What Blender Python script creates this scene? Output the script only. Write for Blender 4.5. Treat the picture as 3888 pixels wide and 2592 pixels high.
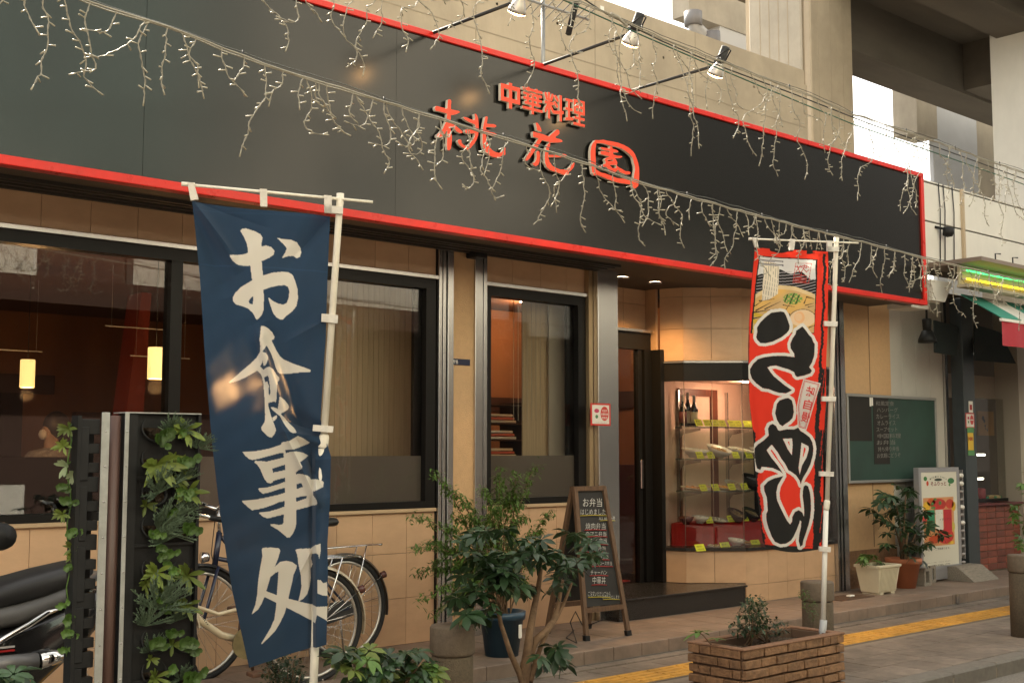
import bpy, bmesh, math, random
import numpy as np
from mathutils import Vector, Matrix
R = math.radians
random.seed(7)
for o in list(bpy.data.objects): bpy.data.objects.remove(o)
sc = bpy.context.scene
COL = sc.collection

# ------------------------------------------------------------------ camera
F, CX, CY, EYE = 4600.0, 1944.0, 1296.0, 1.5          # focal length and centre in photo pixels, eye height
PITCH = math.atan((1712 - CY) / F)
YAW = R(90) - math.atan((7150 - CX) / (F / math.cos(PITCH)))
cam = bpy.data.cameras.new('camera'); camo = bpy.data.objects.new('camera', cam); COL.objects.link(camo)
cam.sensor_width = 36; cam.lens = 36 * F / 3888; cam.clip_start = 0.05; cam.clip_end = 2000
camo.location = (0, 0, EYE); camo.rotation_euler = (R(90) + PITCH, 0, -YAW)
sc.camera = camo

# ------------------------------------------------------------------ sky and sun (bright overcast)
SUN_EL, SUN_AZ = 42, 8            # the sun stands low behind the viaduct: the shop front is in open shade
w = bpy.data.worlds.new('World'); sc.world = w; w.use_nodes = True
nt = w.node_tree; nt.nodes.clear()
sky = nt.nodes.new('ShaderNodeTexSky'); sky.sky_type = 'NISHITA'; sky.sun_disc = False
sky.sun_elevation = R(SUN_EL); sky.sun_rotation = R(SUN_AZ); sky.dust_density = 2.0; sky.air_density = 1.0
hs = nt.nodes.new('ShaderNodeHueSaturation'); hs.inputs['Saturation'].default_value = 0.12; hs.inputs['Value'].default_value = 1.2
bg = nt.nodes.new('ShaderNodeBackground'); bg.inputs['Strength'].default_value = 0.15
wo = nt.nodes.new('ShaderNodeOutputWorld')
mu = nt.nodes.new('ShaderNodeMix'); mu.data_type = 'RGBA'; mu.blend_type = 'MULTIPLY'; mu.inputs[0].default_value = 1.0
mu.inputs[7].default_value = (1.0, 0.955, 0.87, 1)     # warm camera white balance
nt.links.new(sky.outputs[0], hs.inputs['Color']); nt.links.new(hs.outputs[0], mu.inputs[6]); nt.links.new(mu.outputs[2], bg.inputs[0]); nt.links.new(bg.outputs[0], wo.inputs[0])
sl = bpy.data.lights.new('sun', 'SUN'); slo = bpy.data.objects.new('sun', sl); COL.objects.link(slo)
sl.energy = 4.5; sl.angle = R(0.6); sl.color = (1.0, 0.89, 0.72)
sd = Vector((math.sin(R(SUN_AZ)) * math.cos(R(SUN_EL)), math.cos(R(SUN_AZ)) * math.cos(R(SUN_EL)), math.sin(R(SUN_EL))))
slo.rotation_euler = sd.to_track_quat('Z', 'Y').to_euler(); slo.location = (0, 0, 30)
sc.view_settings.view_transform = 'Standard'; sc.view_settings.look = 'None'
sc.view_settings.gamma = 1; sc.view_settings.use_curve_mapping = False
sc.view_settings.exposure = 1.55
sc.cycles.use_denoising = True
sc.cycles.max_bounces = 8; sc.cycles.transparent_max_bounces = 16; sc.cycles.glossy_bounces = 4
sc.cycles.caustics_reflective = False; sc.cycles.caustics_refractive = False
sc.cycles.sample_clamp_indirect = 6.0

# ------------------------------------------------------------------ measuring: photo pixel -> point at a known plane of the place
def ray(px, py):
    a = (px - CX) / F; b = -(py - CY) / F
    fh = math.cos(PITCH) - b * math.sin(PITCH); up = math.sin(PITCH) + b * math.cos(PITCH)
    return Vector((fh * math.sin(YAW) + a * math.cos(YAW), fh * math.cos(YAW) - a * math.sin(YAW), up))
def onY(px, py, Y): d = ray(px, py); t = Y / d.y; return Vector((d.x * t, Y, EYE + d.z * t))
def onZ(px, py, Z): d = ray(px, py); t = (Z - EYE) / d.z; return Vector((d.x * t, d.y * t, Z))
def onX(px, py, X): d = ray(px, py); t = X / d.x; return Vector((X, d.y * t, EYE + d.z * t))
def onV(px, py, p0, ang):                              # vertical plane through p0 that runs along heading ang
    n = Vector((-math.sin(ang), math.cos(ang), 0)); d = ray(px, py)
    t = n.dot(Vector((p0[0], p0[1], 0))) / n.dot(d); return Vector((d.x * t, d.y * t, EYE + d.z * t))

# ------------------------------------------------------------------ materials
MATS = {}
def mat(name, col, rough=0.6, metal=0.0, var=0.0, scale=8.0, bump=0.0, bscale=60.0, spec=0.5, stretch=None, emit=None, estr=0.0,
        trans=0.0, coat=0.0, alpha=1.0, objvar=0.0, col2=None, aniso=0.0, stain=0.0):
    if name in MATS: return MATS[name]
    m = bpy.data.materials.new(name); m.use_nodes = True; MATS[name] = m
    t = m.node_tree; N = t.nodes; L = t.links; b = N['Principled BSDF']
    b.inputs['Base Color'].default_value = (*col, 1); b.inputs['Roughness'].default_value = rough
    b.inputs['Metallic'].default_value = metal; b.inputs['Specular IOR Level'].default_value = spec
    b.inputs['Coat Weight'].default_value = coat; b.inputs['Alpha'].default_value = alpha
    b.inputs['Anisotropic'].default_value = aniso
    tc = N.new('ShaderNodeNewGeometry'); mp = N.new('ShaderNodeMapping'); L.new(tc.outputs['Position'], mp.inputs[0])
    if stretch: mp.inputs['Scale'].default_value = stretch
    out = None
    if var > 0 or col2:
        nz = N.new('ShaderNodeTexNoise'); nz.inputs['Scale'].default_value = scale; nz.inputs['Detail'].default_value = 6
        nz.inputs['Roughness'].default_value = 0.62; L.new(mp.outputs[0], nz.inputs['Vector'])
        r = N.new('ShaderNodeValToRGB'); L.new(nz.outputs['Fac'], r.inputs[0])
        c2 = col2 or tuple(min(1, c * (1 + var)) for c in col)
        c1 = tuple(c * (1 - var) for c in col) if not col2 else col
        r.color_ramp.elements[0].position = 0.3; r.color_ramp.elements[1].position = 0.7
        r.color_ramp.elements[0].color = (*c1, 1); r.color_ramp.elements[1].color = (*c2, 1); out = r.outputs[0]
        rr = N.new('ShaderNodeMapRange'); rr.inputs['To Min'].default_value = max(0.02, rough - 0.1); rr.inputs['To Max'].default_value = min(1, rough + 0.1)
        L.new(nz.outputs['Fac'], rr.inputs[0]); L.new(rr.outputs[0], b.inputs['Roughness'])
    if objvar > 0:
        oi = N.new('ShaderNodeObjectInfo'); h = N.new('ShaderNodeHueSaturation')
        mr = N.new('ShaderNodeMapRange'); mr.inputs['To Min'].default_value = 1 - objvar; mr.inputs['To Max'].default_value = 1 + objvar
        L.new(oi.outputs['Random'], mr.inputs[0]); L.new(mr.outputs[0], h.inputs['Value'])
        if out: L.new(out, h.inputs['Color'])
        else: h.inputs['Color'].default_value = (*col, 1)
        out = h.outputs[0]
    if stain > 0:
        n3 = N.new('ShaderNodeTexNoise'); n3.inputs['Scale'].default_value = 1.7; n3.inputs['Detail'].default_value = 8; n3.inputs['Roughness'].default_value = 0.65
        L.new(tc.outputs['Position'], n3.inputs['Vector']); h3 = N.new('ShaderNodeHueSaturation')
        m3 = N.new('ShaderNodeMapRange'); m3.inputs['From Min'].default_value = 0.35; m3.inputs['From Max'].default_value = 0.62; m3.inputs['To Min'].default_value = 1 - stain; m3.inputs['To Max'].default_value = 1 + stain*0.4
        L.new(n3.outputs['Fac'], m3.inputs[0]); L.new(m3.outputs[0], h3.inputs['Value']); L.new(out, h3.inputs['Color']); out = h3.outputs[0]
    if out: L.new(out, b.inputs['Base Color'])
    if bump > 0:
        n2 = N.new('ShaderNodeTexNoise'); n2.inputs['Scale'].default_value = bscale; n2.inputs['Detail'].default_value = 4
        L.new(mp.outputs[0], n2.inputs['Vector'])
        bp = N.new('ShaderNodeBump'); bp.inputs['Strength'].default_value = bump; bp.inputs['Distance'].default_value = 0.01
        L.new(n2.outputs['Fac'], bp.inputs['Height']); L.new(bp.outputs[0], b.inputs['Normal'])
    if emit: b.inputs['Emission Color'].default_value = (*emit, 1); b.inputs['Emission Strength'].default_value = estr
    if trans > 0:
        tr = N.new('ShaderNodeBsdfTranslucent'); mx = N.new('ShaderNodeMixShader'); mx.inputs[0].default_value = trans
        if out: L.new(out, tr.inputs[0])
        else: tr.inputs[0].default_value = (*col, 1)
        L.new(b.outputs[0], mx.inputs[1]); L.new(tr.outputs[0], mx.inputs[2]); L.new(mx.outputs[0], N['Material Output'].inputs[0])
    return m
def glass(name, tint=(0.86, 0.86, 0.85), ior=1.5, rough=0.0):
    if name in MATS: return MATS[name]
    m = bpy.data.materials.new(name); m.use_nodes = True; MATS[name] = m
    t = m.node_tree; N = t.nodes; L = t.links; N.clear()
    o = N.new('ShaderNodeOutputMaterial'); fr = N.new('ShaderNodeFresnel'); fr.inputs[0].default_value = ior
    tr = N.new('ShaderNodeBsdfTransparent'); tr.inputs[0].default_value = (*tint, 1)
    gl = N.new('ShaderNodeBsdfGlossy'); gl.inputs['Roughness'].default_value = rough
    ge = N.new('ShaderNodeNewGeometry'); mr = N.new('ShaderNodeMapRange'); mr.inputs['To Min'].default_value = ior; mr.inputs['To Max'].default_value = 1/ior
    L.new(ge.outputs['Backfacing'], mr.inputs[0]); L.new(mr.outputs[0], fr.inputs[0])
    mx = N.new('ShaderNodeMixShader'); L.new(fr.outputs[0], mx.inputs[0]); L.new(tr.outputs[0], mx.inputs[1]); L.new(gl.outputs[0], mx.inputs[2])
    L.new(mx.outputs[0], o.inputs[0]); return m
M = dict(
 tile=lambda: mat('tan wall tile', (0.58, 0.375, 0.225), 0.42, var=0.05, scale=5, stretch=(1, 1, 3), bump=0.06, bscale=30, objvar=0.035, stain=0.10),
 grout=lambda: mat('grey grout', (0.22, 0.18, 0.14), 0.9),
 stucco=lambda: mat('tan textured stucco', (0.58, 0.375, 0.20), 0.75, var=0.06, scale=20, bump=0.7, bscale=130),
 steel=lambda: mat('brushed stainless steel', (0.55, 0.55, 0.54), 0.27, metal=1.0, stretch=(40, 40, 0.6), bump=0.008, bscale=30),
 chrome=lambda: mat('chromed metal', (0.75, 0.75, 0.74), 0.12, metal=1.0),
 blackmetal=lambda: mat('black window frame', (0.010, 0.0095, 0.009), 0.35, spec=0.22, bump=0.05),
 blackgloss=lambda: mat('black gloss sign panel', (0.008, 0.0088, 0.0084), 0.19, spec=0.45, coat=0.0, bump=0.012, bscale=3),
 red=lambda: mat('red sign border', (0.66, 0.022, 0.014), 0.3, var=0.08, spec=0.35, stain=0.08),
 letter=lambda: mat('vermilion acrylic letter face', (0.88, 0.07, 0.028), 0.35, spec=0.3),
 cream=lambda: mat('cream foam letter edge', (0.80, 0.74, 0.62), 0.7),
 granite=lambda: mat('dark polished granite', (0.02, 0.019, 0.018), 0.28, var=0.5, scale=120),
 soffit=lambda: mat('brown painted soffit', (0.10, 0.075, 0.055), 0.7, var=0.15),
 concrete=lambda: mat('beige viaduct concrete', (0.47, 0.39, 0.28), 0.9, var=0.13, scale=0.9, stretch=(1, 1, 0.35), bump=0.25, bscale=14, stain=0.12),
 concrete2=lambda: mat('grey viaduct concrete', (0.40, 0.36, 0.29), 0.9, var=0.16, stain=0.12, scale=1.3, stretch=(1, 1, 0.3), bump=0.25, bscale=14),
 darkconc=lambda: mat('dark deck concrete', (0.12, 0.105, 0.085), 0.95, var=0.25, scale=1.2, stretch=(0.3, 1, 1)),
 whitewall=lambda: mat('white painted wall', (0.72, 0.70, 0.64), 0.7, var=0.06, scale=2, stretch=(1, 1, 0.3), stain=0.05),
 terr=lambda: mat('brown terrace tile', (0.225, 0.165, 0.125), 0.6, var=0.18, scale=9, bump=0.12, bscale=60, objvar=0.07, stain=0.22),
 slab=lambda: mat('grey brown paving slab', (0.185, 0.15, 0.12), 0.85, var=0.22, scale=14, bump=0.25, bscale=90, objvar=0.12, stain=0.38),
 asphalt=lambda: mat('grey asphalt', (0.07, 0.066, 0.06), 0.9, var=0.3, scale=60, bump=0.5, bscale=200),
 kerb=lambda: mat('grey kerb stone', (0.15, 0.135, 0.115), 0.85, var=0.2, scale=20, bump=0.2, objvar=0.06),
 tactile=lambda: mat('yellow tactile tile', (0.56, 0.29, 0.045), 0.75, var=0.2, scale=18, bump=0.15, objvar=0.08, stain=0.30),
 white=lambda: mat('white plastic', (0.78, 0.76, 0.70), 0.45),
 pole=lambda: mat('ivory flag pole', (0.76, 0.71, 0.60), 0.4, var=0.05),
 wire=lambda: mat('clear white light wire', (0.29, 0.265, 0.21), 0.45),
 bulb=lambda: mat('clear little light bulb', (0.37, 0.335, 0.25), 0.3),
 blackwire=lambda: mat('black cable', (0.02, 0.02, 0.02), 0.6),
 blackplastic=lambda: mat('black plastic', (0.016, 0.0165, 0.017), 0.5, spec=0.22, var=0.2, scale=12),
 brick=lambda: mat('brown planter brick', (0.225, 0.122, 0.062), 0.85, var=0.35, scale=22, bump=1.0, bscale=45, objvar=0.16),
 soil=lambda: mat('planter soil', (0.055, 0.035, 0.02), 1.0, var=0.5, scale=40, bump=1.0, bscale=70),
 bollard=lambda: mat('pebble washed bollard', (0.115, 0.088, 0.058), 0.85, stain=0.25, var=0.28, scale=70, bump=0.6, bscale=160),
 wood=lambda: mat('weathered brown wood', (0.125, 0.072, 0.04), 0.7, var=0.35, scale=6, stretch=(12, 12, 1), bump=0.15),
 slate=lambda: mat('black chalkboard', (0.022, 0.022, 0.021), 0.7, var=0.4, scale=3),
 chalk=lambda: mat('white chalk', (0.62, 0.62, 0.58), 0.95),
 chalkred=lambda: mat('red chalk', (0.35, 0.04, 0.04), 0.95),
 chalkyel=lambda: mat('yellow chalk', (0.42, 0.36, 0.05), 0.95),
 bark=lambda: mat('brown bark', (0.17, 0.105, 0.06), 0.9, var=0.35, scale=25, bump=0.5),
 leafdark=lambda: mat('dark glossy leaf', (0.028, 0.062, 0.022), 0.38, var=0.35, scale=4, trans=0.18, objvar=0.35),
 leafmid=lambda: mat('mid green leaf', (0.080, 0.155, 0.030), 0.45, var=0.3, scale=6, trans=0.25, objvar=0.3),
 leaflime=lambda: mat('lime green leaf', (0.15, 0.20, 0.036), 0.45, var=0.3, scale=5, trans=0.25, objvar=0.25),
 leafgrey=lambda: mat('grey green needle leaf', (0.10, 0.15, 0.09), 0.6, var=0.2, scale=9, trans=0.1),
 leafpale=lambda: mat('pale edged leaf', (0.24, 0.30, 0.16), 0.5, var=0.4, scale=5, trans=0.2, objvar=0.2),
)
def m_(k): return M[k]()

# ------------------------------------------------------------------ mesh helpers
class MB:
    def __init__(s): s.v = []; s.f = []; s.mi = []; s.sm = []
    def add(s, vs, fs, mi=0, smooth=False):
        b = len(s.v); s.v += [tuple(v) for v in vs]
        for f in fs: s.f.append([i + b for i in f]); s.mi.append(mi); s.sm.append(smooth)
        return s
    def box(s, a, b, mi=0, bev=0.0):
        x0, x1 = sorted((a[0], b[0])); y0, y1 = sorted((a[1], b[1])); z0, z1 = sorted((a[2], b[2]))
        if bev <= 0:
            return s.add([(x0,y0,z0),(x1,y0,z0),(x1,y1,z0),(x0,y1,z0),(x0,y0,z1),(x1,y0,z1),(x1,y1,z1),(x0,y1,z1)],
                         [(0,3,2,1),(4,5,6,7),(0,1,5,4),(1,2,6,5),(2,3,7,6),(3,0,4,7)], mi)
        bm = bmesh.new(); bmesh.ops.create_cube(bm, size=1)
        for v in bm.verts: v.co = Vector(((x0+x1)/2 + v.co.x*(x1-x0), (y0+y1)/2 + v.co.y*(y1-y0), (z0+z1)/2 + v.co.z*(z1-z0)))
        bmesh.ops.bevel(bm, geom=bm.edges[:], offset=bev, segments=1, affect='EDGES'); bm.verts.index_update()
        s.add([v.co for v in bm.verts], [[v.index for v in f.verts] for f in bm.faces], mi); bm.free(); return s
    def tube(s, pts, r, n=8, mi=0, cap=True, smooth=True):
        pts = [Vector(p) for p in pts]; k = len(pts); rs = r if isinstance(r, (list, tuple)) else [r] * k
        ref = None; rings = []
        for i, p in enumerate(pts):
            t = (pts[min(i+1, k-1)] - pts[max(i-1, 0)])
            t = t.normalized() if t.length > 1e-9 else Vector((0,0,1))
            if ref is None: ref = Vector((0,0,1)) if abs(t.z) < 0.9 else Vector((1,0,0))
            u = (ref - t * ref.dot(t)); u = u.normalized() if u.length > 1e-6 else t.orthogonal().normalized(); ref = u; q = t.cross(u)
            rings.append([p + (u*math.cos(2*math.pi*j/n) + q*math.sin(2*math.pi*j/n)) * rs[i] for j in range(n)])
        vs = [v for rg in rings for v in rg]; fs = []
        for i in range(k-1):
            for j in range(n): fs.append((i*n+j, i*n+(j+1)%n, (i+1)*n+(j+1)%n, (i+1)*n+j))
        s.add(vs, fs, mi, smooth)
        if cap:
            b = len(s.v) - len(vs)
            s.f.append([b+j for j in range(n)][::-1]); s.mi.append(mi); s.sm.append(False)
            s.f.append([b+(k-1)*n+j for j in range(n)]); s.mi.append(mi); s.sm.append(False)
        return s
    def lathe(s, prof, c=(0,0,0), n=24, mi=0, smooth=True, axis=None):
        vs = []; fs = []; k = len(prof)
        for (r, z) in prof:
            for j in range(n): a = 2*math.pi*j/n; vs.append(Vector((r*math.cos(a), r*math.sin(a), z)))
        if axis is not None:
            q = Vector(axis).to_track_quat('Z', 'Y'); vs = [q @ v for v in vs]
        vs = [v + Vector(c) for v in vs]
        for i in range(k-1):
            for j in range(n): fs.append((i*n+j, i*n+(j+1)%n, (i+1)*n+(j+1)%n, (i+1)*n+j))
        s.add(vs, fs, mi, smooth)
        b = len(s.v) - len(vs)
        if prof[0][0] > 1e-5: s.f.append([b+j for j in range(n)][::-1]); s.mi.append(mi); s.sm.append(False)
        if prof[-1][0] > 1e-5: s.f.append([b+(k-1)*n+j for j in range(n)]); s.mi.append(mi); s.sm.append(False)
        return s
    def prism(s, poly, up, mi=0):                      # polygon of 3D points pushed along vector up
        n = len(poly); up = Vector(up); vs = [Vector(p) for p in poly] + [Vector(p) + up for p in poly]
        fs = [tuple(range(n))[::-1], tuple(range(n, 2*n))] + [(i, (i+1) % n, n+(i+1) % n, n+i) for i in range(n)]
        return s.add(vs, fs, mi)
    def sphere(s, c, r, mi=0, n=12, k=8, sc_=(1,1,1)):
        prof = [(max(1e-6, math.sin(math.pi*i/k)), -math.cos(math.pi*i/k)) for i in range(k+1)]
        vs = []; fs = []
        for (a, z) in prof:
            for j in range(n): t = 2*math.pi*j/n; vs.append((c[0]+r*sc_[0]*a*math.cos(t), c[1]+r*sc_[1]*a*math.sin(t), c[2]+r*sc_[2]*z))
        for i in range(k):
            for j in range(n): fs.append((i*n+j, i*n+(j+1)%n, (i+1)*n+(j+1)%n, (i+1)*n+j))
        return s.add(vs, fs, mi, True)
    def mesh(s, name, mats, off=Vector((0,0,0))):
        me = bpy.data.meshes.new(name)
        me.from_pydata([(v[0]-off.x, v[1]-off.y, v[2]-off.z) for v in s.v], [], s.f)
        for m in (mats if isinstance(mats, (list, tuple)) else [mats]): me.materials.append(m)
        me.polygons.foreach_set('material_index', s.mi); me.polygons.foreach_set('use_smooth', s.sm); me.update()
        return me
    def build(s, name, mats, parent=None, world=True):
        off = abs_loc(parent) if (parent and world) else Vector((0,0,0))
        o = bpy.data.objects.new(name, s.mesh(name, mats, off)); COL.objects.link(o)
        if parent: o.parent = parent
        return o
def abs_loc(o):
    p = Vector((0,0,0))
    while o: p += Vector(o.location); o = o.parent
    return p
def tag(o, label, cat, group=None):
    o['label'] = label; o['category'] = cat
    if group: o['group'] = group
    return o
def thing(name, label, cat, loc=(0,0,0), group=None):
    o = bpy.data.objects.new(name, None); o.empty_display_size = 0.05; COL.objects.link(o); o.location = loc
    return tag(o, label, cat, group)
def struct(o): o['kind'] = 'structure'; return o
def place(me, name, parent, loc, rot=(0,0,0), scale=(1,1,1)):      # an object that shares mesh data, at a world location
    o = bpy.data.objects.new(name, me); COL.objects.link(o); o.parent = parent
    o.location = Vector(loc) - (abs_loc(parent) if parent else Vector((0,0,0))); o.rotation_euler = rot; o.scale = scale
    if name == 'plant_tuft': o['kind'] = 'stuff'
    return o
TMP = bpy.data.scenes.new('scratch')                  # scratch scene for turning outlines into meshes
def curve_to_mesh(c):
    o = bpy.data.objects.new('t', c); TMP.collection.objects.link(o); vl = TMP.view_layers[0]; vl.update()
    me = bpy.data.meshes.new_from_object(o.evaluated_get(vl.depsgraph)); bpy.data.objects.remove(o); bpy.data.curves.remove(c); return me
def text_mesh(body, size=1.0, bold=0.0, extrude=0.0, align='LEFT', space=1.0):
    c = bpy.data.curves.new('t', 'FONT'); c.body = body; c.size = size; c.offset = bold; c.extrude = extrude
    c.align_x = align; c.space_line = space; c.resolution_u = 3
    return curve_to_mesh(c)
def text_on(body, name, parent, p0, ux, uz, width, height, matl, bold=0.0, nudge=0.0):
    """lay a word in the box that starts at p0 (lower left), runs width along ux and height along uz"""
    me = text_mesh(body, 1.0, bold)
    co = np.zeros(len(me.vertices) * 3); me.vertices.foreach_get('co', co); co = co.reshape(-1, 3)
    if len(co) == 0: return None
    mn = co.min(0); mx_ = co.max(0); s = np.maximum(mx_ - mn, 1e-6)
    u = (co[:, 0] - mn[0]) / s[0] * width; v = (co[:, 1] - mn[1]) / s[1] * height
    ux = np.array(Vector(ux).normalized()); uz = np.array(Vector(uz).normalized()); n = np.cross(ux, uz)
    pos = np.array(p0) + u[:, None] * ux + v[:, None] * uz + n * nudge
    pos -= np.array(abs_loc(parent)) if parent else 0
    me.vertices.foreach_set('co', pos.ravel()); me.materials.clear(); me.materials.append(matl); me.update()
    o = bpy.data.objects.new(name, me); COL.objects.link(o)
    if parent: o.parent = parent
    return o
def P(s):                                              # 'x,y x,y ...' -> list of pairs
    return [tuple(float(c) for c in q.split(',')) for q in s.split()]

# ================================================================== THE SETTING
YW, YS = 7.25, 6.45                  # restaurant wall plane, sign board front plane
YT = 6.16                            # terrace edge
ZT = 0.10                            # terrace height
ground = struct(MB().add([(-60,-60,-0.16),(120,-60,-0.16),(120,120,-0.16),(-60,120,-0.16)], [(0,1,2,3)]).build('ground', m_('asphalt')))
road = struct(MB().add([(-40,-3.2,-0.10),(60,-3.2,-0.10),(60,4.30,-0.10),(-40,4.30,-0.10)], [(0,1,2,3)]).build('road', mat('pale road asphalt', (0.19,0.17,0.145), 0.9, var=0.3, scale=60, bump=0.5, bscale=200)))
walk = struct(MB().box((-40,4.44,-0.15),(60,YT+0.2,-0.012)).build('pavement', m_('grout')))
me = MB().box((0.003,0.003,-0.04),(0.297,0.297,0.0), bev=0.003).mesh('paving_slab', m_('slab'))
n = 0
for iy in range(5):
    for ix in range(0, 36):
        y = 4.45 + iy*0.3; x = 3.3 + ix*0.3 + (0.15 if iy % 2 else 0)
        if 5.41 < y + 0.15 < 5.78: continue                      # the tactile strip lies here
        if y + 0.3 > YT: break
        place(me, 'paving_slab', walk, (x, y, random.uniform(-0.002, 0.001)), (0,0,0)); n += 1
me = MB().box((0.003,0.003,-0.04),(0.297,0.157,0.0), bev=0.003).mesh('edge_slab', m_('slab'))
for ix in range(36): place(me, 'edge_slab', walk, (3.3 + ix*0.3, 5.85, random.uniform(-0.002, 0.001)))
me = MB().box((0.003,0.003,-0.04),(0.297,0.11,0.0), bev=0.003).mesh('edge_slab', m_('slab'))
for ix in range(36): place(me, 'edge_slab', walk, (3.45 + ix*0.3, 6.045, random.uniform(-0.002, 0.001)))
kerb = struct(MB().box((-40,4.285,-0.16),(60,4.435,-0.03)).build('kerb', m_('grout')))
me = MB().box((0.004,4.28,-0.15),(0.596,4.44,0.006), bev=0.012).mesh('kerb_stone', m_('kerb'))
for i in range(22): place(me, 'kerb_stone', kerb, (1.8 + i*0.6, 0, random.uniform(-0.003, 0.002)))
tac = struct(MB().box((1.5,5.45,-0.02),(22,5.76,-0.002)).build('tactile_strip', m_('grout')))
b = MB().box((0.002,0.002,-0.01),(0.298,0.298,0.004), bev=0.002)
for k in range(4): b.box((0.012,0.028+k*0.07,0.0035),(0.288,0.028+k*0.07+0.034,0.0085), bev=0.002)
me = b.mesh('tactile_tile', m_('tactile'))
for i in range(46): place(me, 'tactile_tile', tac, (1.8 + i*0.3, 5.455, random.uniform(-0.001, 0.001)))
gut = struct(MB().box((-10,YT-0.012,-0.01),(30,YT-0.002,0.006)).build('mortar_line', m_('kerb')))
terr = struct(MB().box((-6,YT+0.006,-0.12),(24,7.6,ZT-0.008)).build('terrace', m_('grout')))
me = MB().box((0.002,0.002,-0.02),(0.298,0.298,0.0), bev=0.002).mesh('floor_tile', m_('terr'))
mer = MB().box((0.002,0.0,0.004),(0.298,0.014,ZT-0.003), bev=0.003).mesh('riser_tile', m_('terr'))
for ix in range(40):
    x = 1.94 + ix*0.3
    place(mer, 'riser_tile', terr, (x, YT-0.004, 0))
    for iy in range(4): place(me, 'floor_tile', terr, (x, YT - 0.001 + iy*0.3, ZT + random.uniform(-0.001, 0.0006)))
# expansion joint and drain in the terrace edge
p = onZ(3560, 2285, 0.0)
struct(MB().box((p.x-0.03, YT-0.012, 0.0),(p.x+0.03, YT-0.006, ZT)).build('terrace_joint', m_('steel')))
g = thing('floor_drain', 'brown rectangular drain cover let into the terrace', 'drain', onZ(3215, 2268, ZT))
gl = g.location.copy(); b = MB().box((gl.x-0.28,gl.y-0.13,ZT+0.001),(gl.x+0.28,gl.y+0.13,ZT+0.006)); b.build('cover', mat('brown drain cover', (0.09,0.055,0.035), 0.7), g)
for k in range(9): MB().box((gl.x-0.25+k*0.06,gl.y-0.11,ZT+0.0061),(gl.x-0.22+k*0.06,gl.y+0.11,ZT+0.010)).build('bar', mat('brown drain bar', (0.13,0.08,0.05), 0.6), g)
tag(MB().box((gl.x-0.03,gl.y-0.06,ZT+0.012),(gl.x+0.05,gl.y-0.01,ZT+0.03), bev=0.006).build('crumpled_paper', m_('white')), 'small white scrap of paper lying on the drain cover', 'litter')

# ================================================================== RESTAURANT
rest = thing('restaurant_building', 'tan tiled restaurant front with large dark windows and glass entrance', 'building', (5.0, 7.3, ZT))
# --- tiled walls with real tiles
wall = MB()
wall.box((0.6,7.262,ZT),(5.64,7.36,1.075)); wall.box((6.13,7.262,ZT),(7.30,7.36,1.075))
wall.box((0.6,7.262,2.83),(5.64,7.36,3.3)); wall.box((6.13,7.262,2.83),(7.30,7.36,3.3))
wallo = wall.build('wall', m_('grout'), rest)
TW = 0.305
_tc = {}
def tile(wd, ht, parent, loc, rotz=0.0, name='wall_tile', mt='tile'):
    k = (round(wd,3), round(ht,3), mt)
    if k not in _tc: _tc[k] = MB().box((0.0015,-0.012,0.0015),(wd-0.0015,0.0,ht-0.0015), bev=0.0012).mesh(name, m_(mt))
    return place(_tc[k], name, parent, loc, (0,0,rotz))
xs = [2.65 + TW*k for k in range(-6, 10)]
def tile_run(x0, x1, z0, z1, off=0.0):
    x = x0
    grid = [v + off for v in [2.65 + TW*k for k in range(-8, 20)]]
    cuts = [x0] + [v for v in grid if x0 + 0.02 < v < x1 - 0.02] + [x1]
    for a, c in zip(cuts[:-1], cuts[1:]): tile(c-a, z1-z0, wallo, (a, 7.262, z0))
for z0, z1 in ((ZT,0.432),(0.432,0.757),(0.757,1.078)):
    tile_run(0.9, 5.655, z0, z1); tile_run(6.14, 7.30, z0, z1)
tile_run(0.9, 5.655, 2.835, 3.14); tile_run(6.14, 7.26, 2.835, 3.14, 0.13)
# --- windows
def window(x0, x1, mull):
    f = MB(); z0, z1 = 1.08, 2.80
    f.box((x0,7.235,z0+0.0),(x1,7.34,z0+0.05)); f.box((x0,7.235,z1-0.075),(x1,7.34,z1))
    f.box((x0,7.236,z0+0.05),(x0+0.055,7.34,z1-0.075)); f.box((x1-0.09,7.236,z0+0.05),(x1,7.34,z1-0.075))
    for m in mull: f.box((m,7.237,z0+0.05),(m+0.08,7.34,z1-0.075))
    win = f.build('window', m_('blackmetal'), rest)
    MB().box((x0-0.01,7.212,z1+0.001),(x1+0.012,7.258,z1+0.032), bev=0.003).build('steel_head', m_('steel'), win)
    MB().box((x0-0.01,7.225,z0-0.028),(x1+0.01,7.262,z0-0.002), bev=0.003).build('sill', mat('tan sill', (0.5,0.36,0.22), 0.5), win)
    ed = [x0+0.055] + [v for m in mull for v in (m, m+0.08)] + [x1-0.09]
    for a, c in zip(ed[0::2], ed[1::2]):
        MB().box((a,7.285,z0+0.05),(c,7.291,z1-0.075)).build('pane', glass('window glass'), win)
        fr = mat('frosted privacy film', (0.24,0.205,0.175), 0.35, trans=0.35, spec=0.4)
        MB().box((a,7.2915,z0+0.05),(c,7.2935,1.465)).build('frosted_film', fr, win)
    # sliding sash edge
    MB().box((x1-0.16,7.296,z0+0.05),(x1-0.09,7.33,z1-0.075)).build('sash', m_('blackmetal'), win)
    return win
window(1.0, 5.645, [3.49, 1.95]); window(6.145, 7.255, [])
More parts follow.
